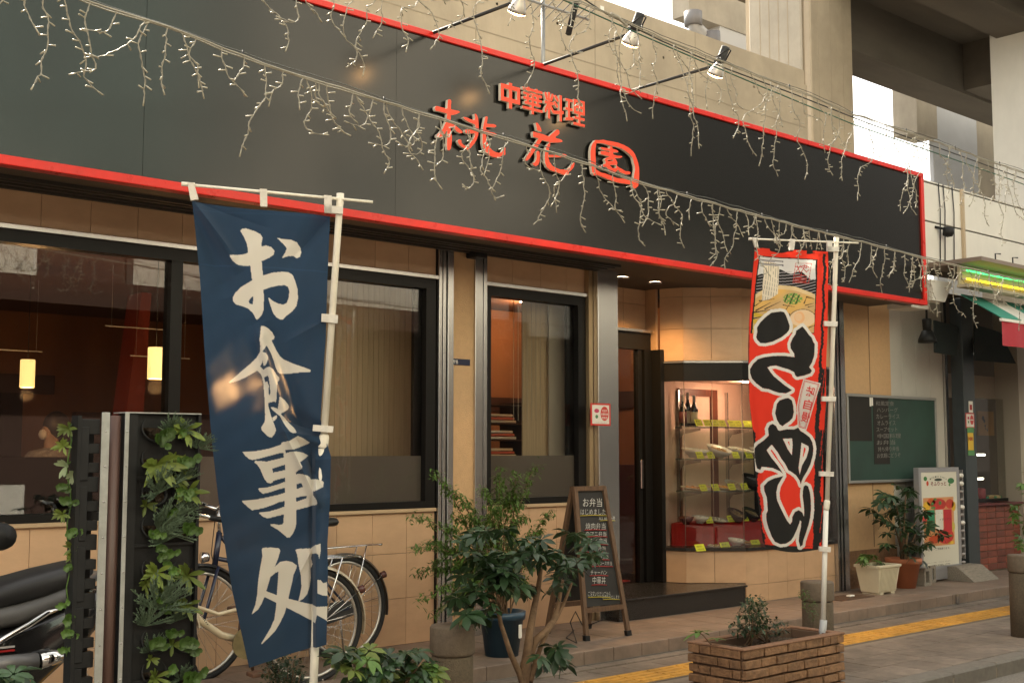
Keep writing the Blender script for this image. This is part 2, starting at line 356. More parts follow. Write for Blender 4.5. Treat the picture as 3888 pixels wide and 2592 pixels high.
# --- pillar between the windows, with steel trims
pil = MB().box((5.79,7.215,ZT),(6.005,7.36,3.1)).build('pillar', m_('stucco'), rest)
for x0, x1 in ((5.735,5.79),(6.005,6.06)): MB().box((x0,7.195,ZT+0.001),(x1,7.36,3.1), bev=0.003).build('steel_trim', m_('steel'), pil)
for x0, x1 in ((5.66,5.69),(5.70,5.728),(6.068,6.096),(6.105,6.14)): MB().box((x0,7.212,ZT+0.001),(x1,7.36,3.1), bev=0.002).build('steel_rail', m_('steel'), pil)
for x0, x1 in ((5.655,5.735),(6.06,6.142)): MB().box((x0,7.232,ZT+0.001),(x1,7.30,3.1)).build('rail_groove', m_('blackmetal'), pil)
col = MB().box((7.31,7.14,ZT),(7.555,7.40,3.08), bev=0.004).build('steel_column', m_('steel'), rest)
MB().box((7.258,7.20,ZT),(7.306,7.36,3.08)).build('column_trim', mat('tan metal trim', (0.42,0.31,0.18), 0.35, metal=0.6), col)
# --- soffit under the sign, shutter slot, entrance ceiling
so = MB().box((0.4,6.53,3.04),(11.40,7.24,3.075)).build('soffit', m_('soffit'), rest)
for y in (6.86,6.93,7.02,7.12): MB().box((0.4,y,3.018),(7.30,y+0.028,3.0395)).build('shutter_slot', mat('dark shutter slot', (0.03,0.025,0.02), 0.5), so)
MB().box((7.556,6.60,3.02),(10.9,6.66,3.0395)).build('shutter_slot', mat('bronze slot', (0.16,0.11,0.07), 0.4), so)
MB().box((7.3,7.24,3.045),(11.3,9.2,3.10)).build('entrance_ceiling', mat('dark entrance ceiling', (0.05,0.038,0.03), 0.6), rest)
# roof slab and back volume of the shop
MB().box((0.4,6.62,4.25),(11.40,9.0,4.31)).build('roof', m_('concrete2'), rest)
MB().box((0.4,6.62,3.08),(11.40,6.70,4.25)).build('sign_backing', m_('soffit'), rest)
# security camera box under the soffit
c0 = onY(1815, 965, 7.10)
MB().box((c0.x-0.06,7.05,c0.z-0.03),(c0.x+0.06,7.18,c0.z+0.05), bev=0.008).box((c0.x-0.02,7.10,c0.z+0.05),(c0.x+0.02,7.14,3.04)).build('shutter_box', m_('blackplastic'), rest)
# address plate
ap = MB(); a0 = onY(1713, 1360, 7.213); a1 = onY(1784, 1388, 7.213)
apo = tag(MB().box((a0.x,7.209,a1.z),(a1.x,7.214,a0.z), bev=0.001).build('address_plate', mat('navy enamel plate', (0.012,0.018,0.05), 0.3)), 'small navy address plate on the stucco pillar', 'plate')
text_on('王子', 'lettering', apo, (a0.x+0.008,7.208,a0.z-0.032), (1,0,0), (0,0,1), 0.055, 0.022, m_('white'), nudge=0.001)
text_on('1TB', 'lettering', apo, (a0.x+0.008,7.208,a1.z+0.008), (1,0,0), (0,0,1), 0.055, 0.024, m_('white'), nudge=0.001)

# --- entrance: granite step, door, mat
gs = MB().box((7.39,7.0,ZT),(9.07,8.9,0.262)).box((7.39,6.985,0.262),(9.085,8.9,0.278), bev=0.003)
gs.build('entrance_step', m_('granite'), rest)
MB().box((7.556,7.78,0.28),(7.60,7.84,2.62)).box((7.556,7.76,2.46),(8.66,7.85,2.62)).box((8.49,7.77,0.28),(8.54,7.83,2.46)).box((8.56,7.75,0.28),(8.66,7.86,2.46)).build('door_frame', m_('blackmetal'), rest)
MB().box((7.556,7.74,2.622),(8.68,7.80,2.65), bev=0.002).build('door_head_trim', m_('steel'), rest)
MB().box((7.90,7.70,2.50),(8.15,7.758,2.57), bev=0.006).build('door_sensor', m_('blackplastic'), rest)
dr = MB().box((7.60,7.80,0.28),(8.49,7.806,2.46)).build('door', glass('door glass', (0.8,0.8,0.8)), rest)
MB().box((8.50,7.75,1.15),(8.53,7.769,1.42), bev=0.004).build('door_handle', m_('chrome'), dr)
MB().box((7.556,7.86,2.66),(8.70,7.90,3.05)).build('lintel_wall', m_('grout'), rest)
lw = MB().box((7.556,7.845,2.655),(8.72,7.8599,3.05)).build('lintel', m_('grout'), rest)
for (a, c) in ((7.56,7.75),(7.75,8.055),(8.055,8.36),(8.36,8.69)):
    for z0, z1 in ((2.655,2.90),(2.90,3.045)): tile(c-a, z1-z0, lw, (a, 7.845, z0))
for k, (px, py) in enumerate(((2363,1059),(2487,1078))):
    q = onZ(px, py, 3.03); nm = ('left', 'right')[k]
    dl = thing('downlight', f'lit round downlight in the entrance ceiling, {nm} one', 'lamp', (q.x, q.y, 3.04), 'entrance downlights')
    MB().lathe([(0.062,0.0),(0.062,0.006),(0.05,0.006),(0.05,0.0)][::-1], (q.x,q.y,3.036), 24).build('rim', m_('white'), dl)
    MB().lathe([(0.0,0.0),(0.05,0.0)], (q.x,q.y,3.037), 24).build('lens', mat('lit downlight lens', (1,1,1), emit=(1.0,0.78,0.5), estr=14), dl)
    l = bpy.data.lights.new('downlight_lamp', 'SPOT'); l.energy = 26; l.color = (1.0,0.55,0.2); l.spot_size = R(120); l.spot_blend = 0.8; l.shadow_soft_size = 0.05
    lo = bpy.data.objects.new('downlight_lamp', l); COL.objects.link(lo); lo.parent = dl; lo.location = (0,0,-0.03)

# --- rounded bay with the food display
bay_pts = [(8.70,7.68),(8.79,7.465),(8.99,7.29),(9.20,7.09),(9.50,7.06),(9.80,7.06),(10.08,7.06),(10.34,7.06),(10.60,7.06)]
ZC, ZH0, ZH1 = 0.575, 2.16, 2.33
def bay_strip(z0, z1, inset=0.0, th=0.02):
    b = MB()
    for (a, c) in zip(bay_pts[:-1], bay_pts[1:]):
        d = Vector((c[0]-a[0], c[1]-a[1], 0)).normalized(); nn = Vector((-d.y, d.x, 0))
        p0 = Vector((*a,0)) + nn*inset; p1 = Vector((*c,0)) + nn*inset
        b.prism([p0+Vector((0,0,z0)), p1+Vector((0,0,z0)), p1+nn*th+Vector((0,0,z0)), p0+nn*th+Vector((0,0,z0))], (0,0,z1-z0))
    return b
bayo = bay_strip(ZT, ZC, 0.014, 0.05)
bayo2 = bay_strip(ZH1+0.02, 3.06, 0.014, 0.05)
bayo.add(bayo2.v, bayo2.f)
bayo = bayo.build('bay', m_('grout'), rest)
for i, (a, c) in enumerate(zip(bay_pts[:-1], bay_pts[1:])):
    d = Vector((c[0]-a[0], c[1]-a[1], 0)); L_ = d.length; rz = math.atan2(d.y, d.x); d.normalize(); nn = Vector((-d.y, d.x, 0))
    base = Vector((*a, 0)) + nn*0.0135
    rows = [(0.28 if i < 3 else 0.262, ZC)] + ([(ZT, 0.262)] if i >= 3 else []) + [(ZH1+0.02, 2.655), (2.655, 2.96), (2.96, 3.05)]
    for z0, z1 in rows: tile(L_, z1-z0, bayo, (base.x, base.y, z0), rz)
tile_ret = MB().box((8.668,7.70,2.35),(8.70,7.88,3.05)).build('bay_return', m_('tile'), bayo)
bay_strip(ZC+0.001, ZC+0.03, -0.02, 0.25).build('counter', m_('granite'), bayo)
bay_strip(ZH0, ZH1, -0.004, 0.05).build('header', m_('blackmetal'), bayo)
bay_strip(ZH1+0.001, ZH1+0.018, -0.012, 0.06).build('header_trim', m_('steel'), bayo)
for i, (a, c) in enumerate(zip(bay_pts[:-1], bay_pts[1:])):
    d = Vector((c[0]-a[0], c[1]-a[1], 0)).normalized(); nn = Vector((-d.y, d.x, 0)); p0 = Vector((*a,0))+nn*0.02+d*0.003; p1 = Vector((*c,0))+nn*0.02-d*0.003
    MB().prism([p0+Vector((0,0,ZC+0.03)), p1+Vector((0,0,ZC+0.03)), p1+nn*0.006+Vector((0,0,ZC+0.03)), p0+nn*0.006+Vector((0,0,ZC+0.03))], (0,0,ZH0-ZC-0.03)).build('display_pane', glass('window glass'), bayo)
    if i > 0: MB().tube([p0+Vector((-0.003,0,ZC+0.03)), p0+Vector((-0.003,0,ZH0))], 0.003, 6).build('pane_joint', mat('glass edge', (0.25,0.2,0.16), 0.2), bayo)
pinkw = mat('pinkish display wall', (0.66,0.47,0.37), 0.6, var=0.05)
MB().box((8.62,7.90,ZC),(10.9,7.94,2.3)).build('display_back_wall', pinkw, bayo)
MB().prism([(8.735,7.675,ZC+0.012),(9.17,7.899,ZC+0.012),(9.10,7.899,ZC+0.012),(8.72,7.70,ZC+0.012)], (0,0,1.6)).build('display_side_wall', pinkw, bayo)
MB().box((8.661,7.64,0.28),(8.712,7.88,2.46)).build('door_jamb', m_('blackmetal'), rest)
MB().prism([(8.69,7.75,2.19),(8.8,7.5,2.19),(9.2,7.13,2.19),(10.58,7.1,2.19),(10.58,7.9,2.19),(8.69,7.9,2.19)], (0,0,0.03)).build('display_ceiling', pinkw, bayo)
MB().prism([(8.69,7.75,ZC-0.02),(8.8,7.5,ZC-0.02),(9.2,7.13,ZC-0.02),(10.58,7.1,ZC-0.02),(10.58,7.9,ZC-0.02),(8.69,7.9,ZC-0.02)], (0,0,0.03)).build('display_floor', mat('red display cloth', (0.33,0.006,0.006), 0.85, var=0.1), bayo)
wd = mat('red brown wood strip', (0.13,0.035,0.015), 0.5, var=0.3, scale=8, stretch=(10,10,1))
MB().box((9.20,7.88,ZC),(9.24,7.899,2.12)).box((9.70,7.87,ZC),(9.79,7.899,2.12)).box((9.24,7.88,2.05),(9.70,7.899,2.12)).build('display_frame', wd, bayo)
for x in (9.175, 9.94): MB().box((x,7.862,ZC),(x+0.012,7.898,2.1)).build('shelf_upright', m_('steel'), bayo)
SH = [(1.735,'top'),(1.43,'second'),(1.125,'third')]
for z, nm in SH:
    MB().prism([(8.93,7.70,z),(9.06,7.50,z),(9.28,7.36,z),(10.39,7.36,z),(10.39,7.86,z),(9.16,7.86,z)], (0,0,-0.008)).build('glass_shelf', glass('shelf glass', (0.75,0.85,0.8), 1.5), bayo)
    MB().prism([(8.93,7.70,z-0.0085),(9.06,7.50,z-0.0085),(9.28,7.36,z-0.0085),(10.39,7.36,z-0.0085),(10.39,7.367,z-0.0085),(9.282,7.367,z-0.0085),(9.064,7.507,z-0.0085),(8.937,7.704,z-0.0085)], (0,0,-0.006)).build('shelf_edge', mat('dark shelf edge', (0.03,0.05,0.045), 0.2), bayo)
    for x in (9.18, 9.945): MB().prism([(x,7.86,z-0.016),(x,7.60,z-0.016),(x,7.60,z-0.035),(x,7.82,z-0.07),(x,7.86,z-0.12)], (0.006,0,0)).build('shelf_bracket', m_('steel'), bayo)
MB().prism([(8.92,7.755,ZC+0.011),(9.12,7.54,ZC+0.011),(10.39,7.46,ZC+0.011),(10.39,7.89,ZC+0.011),(9.17,7.89,ZC+0.011)], (0,0,0.225)).build('red_riser', mat('red display cloth', (0.33,0.006,0.006)), bayo)
MB().box((10.40,7.12,ZC+0.012),(10.44,7.89,2.18)).build('display_end_panel', m_('blackmetal'), bayo)
dl = thing('display_downlight', 'lit downlight in the food display ceiling', 'lamp', (9.72,7.45,2.188))
MB().lathe([(0.0,0.0),(0.055,0.0)], (9.72,7.45,2.184), 24).build('lens', mat('lit display lens', (1,1,1), emit=(1.0,0.72,0.5), estr=12), dl)
l = bpy.data.lights.new('display_lamp', 'POINT'); l.energy = 5.5; l.color = (1.0,0.58,0.36); l.shadow_soft_size = 0.06
lo = bpy.data.objects.new('display_lamp', l); COL.objects.link(lo); lo.parent = dl; lo.location = (0,0,-0.08)
# --- right-hand post of the bay, tan wall beside it
rp = MB().box((10.60,7.02,ZT),(10.635,7.4,3.06)).box((10.66,7.02,ZT),(10.69,7.4,3.06)).box((10.72,7.02,ZT),(10.80,7.4,3.06)).box((10.61,7.10,ZT),(10.79,7.38,3.05)).build('bay_post', m_('steel'), rest)
tw = MB().box((10.801,7.10,0.48),(11.80,7.5,3.10)).build('side_wall', m_('stucco'), rest)
MB().box((10.801,7.08,ZT),(11.80,7.5,0.479)).build('side_wall_base', m_('brick'), rest)
MB().box((11.38,7.092,0.5),(11.384,7.101,3.05)).build('wall_seam', mat('brown seam', (0.3,0.2,0.12), 0.9), tw)
# --- dining room behind the glass
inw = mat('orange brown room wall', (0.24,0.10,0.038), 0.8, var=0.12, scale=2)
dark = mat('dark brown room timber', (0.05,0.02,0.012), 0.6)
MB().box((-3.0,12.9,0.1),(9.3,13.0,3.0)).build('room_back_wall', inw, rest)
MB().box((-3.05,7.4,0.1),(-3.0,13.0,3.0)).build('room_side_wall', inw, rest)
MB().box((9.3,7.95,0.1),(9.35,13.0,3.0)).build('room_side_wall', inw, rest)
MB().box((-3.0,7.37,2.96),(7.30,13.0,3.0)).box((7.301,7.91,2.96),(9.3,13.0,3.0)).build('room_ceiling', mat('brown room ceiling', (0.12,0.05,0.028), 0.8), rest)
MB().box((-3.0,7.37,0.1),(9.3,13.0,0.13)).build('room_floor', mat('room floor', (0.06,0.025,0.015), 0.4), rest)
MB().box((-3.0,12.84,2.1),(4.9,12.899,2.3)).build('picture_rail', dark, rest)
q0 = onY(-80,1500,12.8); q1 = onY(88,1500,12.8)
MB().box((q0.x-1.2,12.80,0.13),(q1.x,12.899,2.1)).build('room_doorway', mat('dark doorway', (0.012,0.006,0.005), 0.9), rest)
q0 = onY(410,1400,10.5); q1 = onY(520,1400,10.5)
MB().prism([(q0.x,10.5,0.13),(q1.x,10.5,0.13),(q1.x+0.12,10.5,2.95),(q0.x+0.30,10.5,2.95)], (0,0.3,0)).build('room_partition', mat('red room partition', (0.25,0.035,0.015), 0.6), rest)
MB().box((q1.x+0.13,12.2,0.13),(q1.x+1.9,12.3,1.9)).build('room_cabinet', dark, rest)
slat = mat('pale wooden slat', (0.56,0.41,0.25), 0.6, var=0.1, scale=4, stretch=(14,14,0.5))
q0 = onY(1185,1500,7.7); q1 = onY(1560,1500,7.7)
sb = MB().box((q0.x-0.1,7.705,0.13),(q1.x+0.1,7.74,2.95)).build('slat_screen', slat, rest)
k = 0; x = q0.x - 0.1
while x < q1.x + 0.08: MB().box((x,7.701,0.131),(x+0.0475,7.7049,2.95)).build('slat', slat, sb); x += 0.05
q0 = onY(1985,1500,7.46); q1 = onY(2150,1500,7.46)
bl = MB().box((q0.x,7.46,0.13),(q1.x,7.475,2.95)).build('blind', mat('tan blind', (0.50,0.37,0.22), 0.7, var=0.2, scale=5, stretch=(20,20,0.4)), rest)
for k in range(7): MB().box((q0.x-0.12+k*0.05,7.44,1.75),(q0.x-0.117+k*0.05,7.443,2.9)).build('hanging_cord', mat('pale cord', (0.5,0.42,0.3), 0.7), bl)
q2 = onY(2085,1500,7.42); q3 = onY(2158,1500,7.42)
MB().box((q2.x,7.42,0.13),(q3.x,7.435,2.9)).build('roller_blind', mat('pale grey blind', (0.42,0.36,0.28), 0.7), rest)
# shelf with folded papers seen in the small window
q = onY(1845,1500,7.9)
shf = thing('magazine_rack', 'dark rack of papers just inside the narrow window', 'rack', (q.x+0.12,7.95,0.13))
b = MB()
for z in (1.45,1.60,1.74,1.90): b.box((q.x-0.05,7.80,z-0.012),(q.x+0.33,8.1,z))
b.box((q.x+0.33,7.80,0.13),(q.x+0.36,8.1,1.92)).box((q.x-0.08,7.80,0.13),(q.x-0.05,8.1,1.92)); b.build('frame', dark, shf)
for z, c in ((1.45,(0.6,0.55,0.4)),(1.60,(0.6,0.62,0.6)),(1.74,(0.55,0.5,0.42))):
    for j in range(3): MB().box((q.x-0.02,7.81,z+0.001+j*0.026),(q.x+0.27-0.02*j,8.05,z+0.022+j*0.026), bev=0.004).build('paper_stack', mat('paper %d %d' % (int(z*100), j), (c if j != 1 else (0.5,0.12,0.08)), 0.8), shf)
MB().box((9.24,7.96,0.13),(9.299,12.9,1.36)).build('room_dado', mat('dark red dado', (0.06,0.012,0.01), 0.5), rest)
MB().box((9.25,7.96,1.95),(9.299,12.9,2.12)).build('room_rail', dark, rest)
MB().box((7.35,9.4,0.13),(8.9,9.5,1.40)).build('room_dado', mat('dark red dado', (0.06,0.012,0.01), 0.5), rest)
MB().box((7.35,9.42,1.40),(8.9,9.52,2.95)).build('room_panel', inw, rest)
MB().box((7.35,9.41,1.9),(8.9,9.419,2.05)).build('room_rail', dark, rest)
tag(MB().box((7.62,7.9,0.279),(8.5,8.7,0.292), bev=0.004).build('door_mat', mat('red door mat', (0.42,0.02,0.012), 0.95, bump=0.4, bscale=200)), 'red mat on the floor inside the entrance', 'mat')
ed_ = thing('room_downlight', 'lit downlight in the ceiling just inside the entrance', 'lamp', (7.9,8.7,2.955))
MB().lathe([(0.0,0.0),(0.06,0.0)], (7.9,8.7,2.95), 24).build('lens', mat('lit downlight lens', (1,1,1)), ed_)
l = bpy.data.lights.new('room_lamp', 'POINT'); l.energy = 13; l.color = (1.0,0.58,0.28); l.shadow_soft_size = 0.06
lo = bpy.data.objects.new('room_lamp', l); COL.objects.link(lo); lo.parent = ed_; lo.location = (0,0,-0.1)
# pendant lamps
for px, y, nm, e in ((103,9.7,'leftmost one',9),(590,7.95,'beside the black mullion',7),(905,8.0,'seen glowing behind the blue flag',7)):
    q = onY(px, 1450, y); zb = 2.0
    pl = thing('pendant_lamp', f'glowing cream cylinder pendant lamp, {nm}', 'lamp', (q.x, y, 2.96), 'pendant lamps in the window')
    MB().tube([(q.x,y,2.96),(q.x,y,zb+0.22)], 0.003, 6).build('cord', m_('blackwire'), pl)
    shd = bpy.data.materials.get('lit cream shade')
    if not shd:
        shd = mat('lit cream shade', (0.9,0.8,0.55), 0.5, emit=(1.0,0.60,0.20), estr=1.0)
    MB().lathe([(0.0,zb+0.22),(0.053,zb+0.22),(0.056,zb+0.21),(0.056,zb+0.008),(0.053,zb),(0.0,zb)][::-1], (q.x,y,0), 28).build('shade', shd, pl)
    l = bpy.data.lights.new('pendant_light', 'POINT'); l.energy = e; l.color = (1.0,0.52,0.2); l.shadow_soft_size = 0.05
    lo = bpy.data.objects.new('pendant_light', l); COL.objects.link(lo); lo.parent = pl; lo.location = (0,-0.0,zb-0.06-2.96)
# ceiling rails in the room
for k, (x0, y0, x1, y1, Y) in enumerate(((400,1240,680,1252,9.2),(-40,1324,160,1336,10.4),(495,1349,720,1362,10.0),(1190,1298,1325,1308,8.1))):
    a = onY(x0,y0,Y); c = onY(x1,y1,Y); z = (a.z+c.z)/2
    nm = ('long one above the second lamp','far one at the left','lower one behind the mullion','short one before the slat screen')[k]
    tag(MB().tube([(a.x,Y,z),(c.x,Y,z)], 0.005, 6).tube([(a.x+0.05,Y,z),(a.x+0.05,Y,2.96)], 0.0007, 4).tube([(c.x-0.05,Y,z),(c.x-0.05,Y,2.96)], 0.0007, 4).build('hanging_rail', m_('white')), f'thin white rail hung in the dining room, {nm}', 'rail', 'rails hung in the dining room')

# ================================================================== SIGN BOARD
SB0, SB1, SX0, SX1 = 2.995, 4.375, 0.45, 11.43
sign = thing('sign_board', 'long black glossy sign board with red border and raised vermilion lettering', 'sign', (6, YS, SB0))
seams = [SX0+0.0, onY(549,400,YS).x, onY(1504,400,YS).x, onY(2226,700,YS).x, onY(2950,900,YS).x, SX1]
for i, (a, c) in enumerate(zip(seams[:-1], seams[1:])):     # panels sit a touch out of true, as the reflections show
    t0, t1 = ((0,0.004),(0.003,0.0),(0.0,0.002),(0.004,-0.001),(0.001,0.002))[i]
    MB().prism([(a+0.001,YS+t0,SB0+0.050),(c-0.001,YS+t1,SB0+0.050),(c-0.001,YS+0.03,SB0+0.050),(a+0.001,YS+0.03,SB0+0.050)], (0,0,SB1-SB0-0.092)).build('panel', m_('blackgloss'), sign)
MB().box((SX0,YS-0.02,SB0),(SX1,YS+0.06,SB0+0.052), bev=0.004).build('border', m_('red'), sign)
MB().box((SX0,YS-0.02,SB1-0.044),(SX1,YS+0.06,SB1), bev=0.004).build('border', m_('red'), sign)
MB().box((SX1-0.055,YS-0.0205,SB0+0.053),(SX1,YS+0.06,SB1-0.045), bev=0.004).build('border', m_('red'), sign)
MB().box((SX0,YS+0.062,SB0+0.02),(SX1-0.002,YS+0.25,SB1-0.02)).build('back_box', m_('soffit'), sign)
YL = YS - 0.040                                       # letter faces
def letter_from(polys, org, s, name='letter', depth=0.026):
    c = bpy.data.curves.new('l', 'CURVE'); c.dimensions = '2D'; c.fill_mode = 'BOTH'; c.extrude = depth/2
    p0 = onY(org[0], org[1], YL)
    for pl in polys:
        sp = c.splines.new('POLY'); pts = [onY(org[0]+x/s, org[1]+y/s, YL) for x, y in pl]
        sp.points.add(len(pts)-1); sp.use_cyclic_u = True
        for q, v in zip(sp.points, pts): q.co = (v.x-p0.x, v.z-p0.z, 0, 1)
    return curve_letter(c, p0, name, depth)
def curve_letter(c, p0, name, depth):
    me = curve_to_mesh(c)
    off = abs_loc(sign)
    for v in me.vertices: x, z, y = v.co; v.co = (p0.x + x - off.x, YL + depth/2 - y - off.y, p0.z + z - off.z)
    me.materials.clear(); me.materials.append(m_('letter')); me.materials.append(m_('cream')); me.update()
    for f in me.polygons: f.material_index = 0 if abs(f.normal.y) > 0.7 and f.center.y + off.y < YL + depth*0.3 else 1; f.use_smooth = False
    lo = bpy.data.objects.new(name, me); COL.objects.link(lo); lo.parent = sign
    return lo
KI = P("490,115 520,105 552,118 565,160 555,230 555,330 640,355 720,370 760,390 755,405 700,435 620,460 555,465 550,560 545,650 625,690 680,720 740,775 800,820 825,860 800,885 740,870 690,845 630,760 560,740 550,800 570,900 578,1000 570,1120 550,1230 520,1275 480,1265 465,1180 470,1040 475,900 470,800 430,870 380,950 330,985 280,995 240,970 235,920 290,880 370,780 430,650 460,560 468,440 440,420 360,400 280,378 210,370 190,330 190,290 215,260 260,265 340,290 400,300 440,325 475,310 482,200")
CHO1 = P("1095,445 1120,435 1150,465 1175,530 1190,650 1192,800 1180,930 1140,1040 1080,1130 1010,1215 930,1265 880,1230 810,1195 750,1145 715,1080 720,1040 760,1020 795,1045 800,1110 850,1155 930,1165 1000,1110 1060,1030 1100,960 1105,885 1040,885 950,895 900,880 880,850 885,800 960,790 1050,775 1115,800 1120,720 1095,675 1030,650 950,615 880,575 840,525 850,508 920,525 1000,560 1060,578 1105,575 1110,520")
CHO2 = P("1345,505 1380,497 1400,520 1390,580 1375,660 1440,672 1540,675 1590,700 1595,735 1560,752 1480,740 1365,740 1355,800 1450,830 1560,880 1612,910 1600,945 1500,930 1380,895 1360,920 1365,1000 1390,1100 1440,1200 1500,1270 1580,1315 1650,1330 1720,1320 1760,1250 1795,1200 1808,1240 1800,1290 1808,1350 1790,1385 1720,1390 1660,1430 1600,1440 1520,1425 1420,1380 1350,1310 1300,1210 1280,1100 1280,950 1285,800 1310,650")
for pl in (KI, CHO1, CHO2): letter_from([pl], (1620,360), 6.031, 'letter_stroke')
HANA = ["485,172 530,178 570,230 610,310 630,370 620,400 570,375 520,360 505,280",
 "420,390 450,395 530,425 650,455 770,500 820,510 900,430 1010,340 1050,350 1075,390 1070,440 1040,480 980,510 975,550 1040,570 1110,590 1150,625 1140,650 1050,662 900,665 850,660 835,740 810,850 795,960 800,1050 830,1150 900,1245 1000,1300 1100,1335 1220,1335 1310,1300 1370,1230 1430,1160 1450,1180 1430,1270 1370,1340 1310,1390 1290,1450 1240,1475 1150,1450 1050,1410 950,1380 850,1345 760,1270 720,1170 710,1000 720,880 750,760 800,690 840,650 740,625 640,600 610,650 540,760 470,850 400,960 330,1060 270,1112 215,1110 240,1040 320,920 400,790 480,680 560,560 490,540 425,525 415,460",
 "500,900 540,870 580,900 590,1000 580,1130 550,1210 490,1250 430,1225 400,1170 440,1170 490,1110 510,1030",
 "806,970 1000,975 1100,975 1150,945 1220,955 1255,985 1240,1020 1100,1025 900,1025 812,1020"]
for pl in HANA: letter_from([P(pl)], (1960,440), 6.533, 'letter_stroke')
letter_from([P("360,160 460,165 570,150 700,180 820,195 980,230 1130,290 1260,360 1370,450 1430,540 1480,660 1520,780 1545,920 1550,1080 1540,1250 1520,1400 1470,1445 1420,1472 1370,1450 1360,1370 1250,1345 1100,1330 950,1300 820,1265 700,1215 560,1160 430,1100 340,1120 280,1060 265,960 245,820 230,640 230,460 250,330 290,240"),
 P("385,250 500,240 620,260 760,305 820,310 980,350 1100,400 1230,490 1330,580 1375,640 1400,760 1430,870 1435,960 1410,1100 1390,1240 1250,1235 1100,1200 960,1190 800,1130 640,1065 520,1040 380,960 375,800 365,600 365,400")], (2210,510), 7.129, 'letter_stroke')
letter_from([P("758,318 818,322 830,395 930,420 990,465 960,495 840,485 850,550 950,580 1080,590 1090,620 1030,645 860,640 920,690 960,770 940,850 1000,900 1100,950 1180,1000 1280,1005 1320,1040 1290,1080 1200,1090 1080,1050 1010,1010 980,955 930,1000 880,1045 800,1055 750,1020 710,950 660,880 540,880 430,890 500,850 640,790 640,750 610,690 650,640 745,610 640,570 500,540 500,460 620,460 755,490 740,450 600,440 505,390 510,350 620,365 750,390"),
 P("690,690 840,690 835,720 700,730"), P("740,830 930,830 925,910 830,920")], (2210,510), 7.129, 'letter_stroke')
GLY = {'中': (0.085, [(0.5,0,0.5,1),(0.07,0.32,0.07,0.82),(0.93,0.32,0.93,0.82),(0,0.82,1,0.82),(0,0.32,1,0.32)]),
 '華': (0.052, [(0,0.91,1,0.91),(0.3,0.83,0.3,1),(0.7,0.83,0.7,1),(0.03,0.74,0.97,0.74),(0.03,0.56,0.97,0.56),(0.1,0.38,0.9,0.38),(0,0.19,1,0.19),(0.5,0,0.5,0.80),(0.25,0.38,0.25,0.74),(0.75,0.38,0.75,0.74)]),
 '料': (0.058, [(0.22,0,0.22,1),(0,0.6,0.47,0.6),(0.05,0.92,0.11,0.74),(0.41,0.92,0.34,0.74),(0.19,0.54,0.02,0.26),(0.26,0.54,0.45,0.30),(0.56,0.90,0.68,0.78),(0.53,0.66,0.65,0.54),(0.48,0.29,1,0.37),(0.84,0,0.84,1)]),
 '理': (0.055, [(0,0.90,0.37,0.90),(0,0.55,0.37,0.55),(0,0.14,0.37,0.20),(0.185,0.15,0.185,0.90),(0.48,0.5,0.48,0.95),(0.95,0.5,0.95,0.95),(0.45,0.95,1,0.95),(0.45,0.73,1,0.73),(0.45,0.5,1,0.5),(0.715,0.05,0.715,0.95),(0.46,0.28,0.98,0.28),(0.40,0.05,1,0.05)])}
def font_letter(ch, x0, x1, ztop, zbot):
    hw, strokes = GLY[ch]; n = 72; asp = (ztop-zbot)/(x1-x0)
    bm = bmesh.new(); vs = {}; off = abs_loc(sign)
    def vert(i, j):
        if (i, j) not in vs: vs[(i, j)] = bm.verts.new((x0+(x1-x0)*i/n-off.x, YL-off.y, zbot+(ztop-zbot)*j/n-off.z))
        return vs[(i, j)]
    for i in range(n):
        for j in range(n):
            x, y = (i+0.5)/n, (j+0.5)/n
            for (ax, ay, bx, by) in strokes:
                ex, ey = bx-ax, by-ay
                if abs(ex) < 1e-6: ok = abs(x-ax) < hw and ay <= y <= by
                elif abs(ey) < 1e-6: ok = abs(y-ay) < hw*0.92 and ax <= x <= bx
                else:
                    t = max(0, min(1, ((x-ax)*ex+(y-ay)*ey)/(ex*ex+ey*ey))); ok = (x-ax-t*ex)**2+(y-ay-t*ey)**2 < hw*hw
                if ok: bm.faces.new((vert(i,j), vert(i+1,j), vert(i+1,j+1), vert(i,j+1))); break
    bmesh.ops.dissolve_limit(bm, angle_limit=0.01, verts=bm.verts[:], edges=bm.edges[:])
    ret = bmesh.ops.extrude_face_region(bm, geom=bm.faces[:])
    for v in [g for g in ret['geom'] if isinstance(g, bmesh.types.BMVert)]: v.co.y += 0.026
    bmesh.ops.recalc_face_normals(bm, faces=bm.faces[:]); bmesh.ops.triangulate(bm, faces=bm.faces[:])
    me = bpy.data.meshes.new('letter'); bm.to_mesh(me); bm.free()
    me.materials.append(m_('letter')); me.materials.append(m_('cream'))
    for f in me.polygons: f.material_index = 0 if abs(f.normal.y) > 0.7 and f.center.y + off.y < YL + 0.008 else 1
    lo = bpy.data.objects.new('letter', me); COL.objects.link(lo); lo.parent = sign
for ch, x0, x1, yt, yb in (('中',808,1017,75,355),('華',1045,1262,128,415),('料',1285,1492,190,478),('理',1510,1722,250,530)):
    a = onY(1620+x0/2.868, 280+yt/2.868, YL); c = onY(1620+x1/2.868, 280+(yt+yb)/2/2.868, YL); d = onY(1620+x0/2.868, 280+yb/2.868, YL)
    font_letter(ch, a.x, c.x, a.z, d.z)

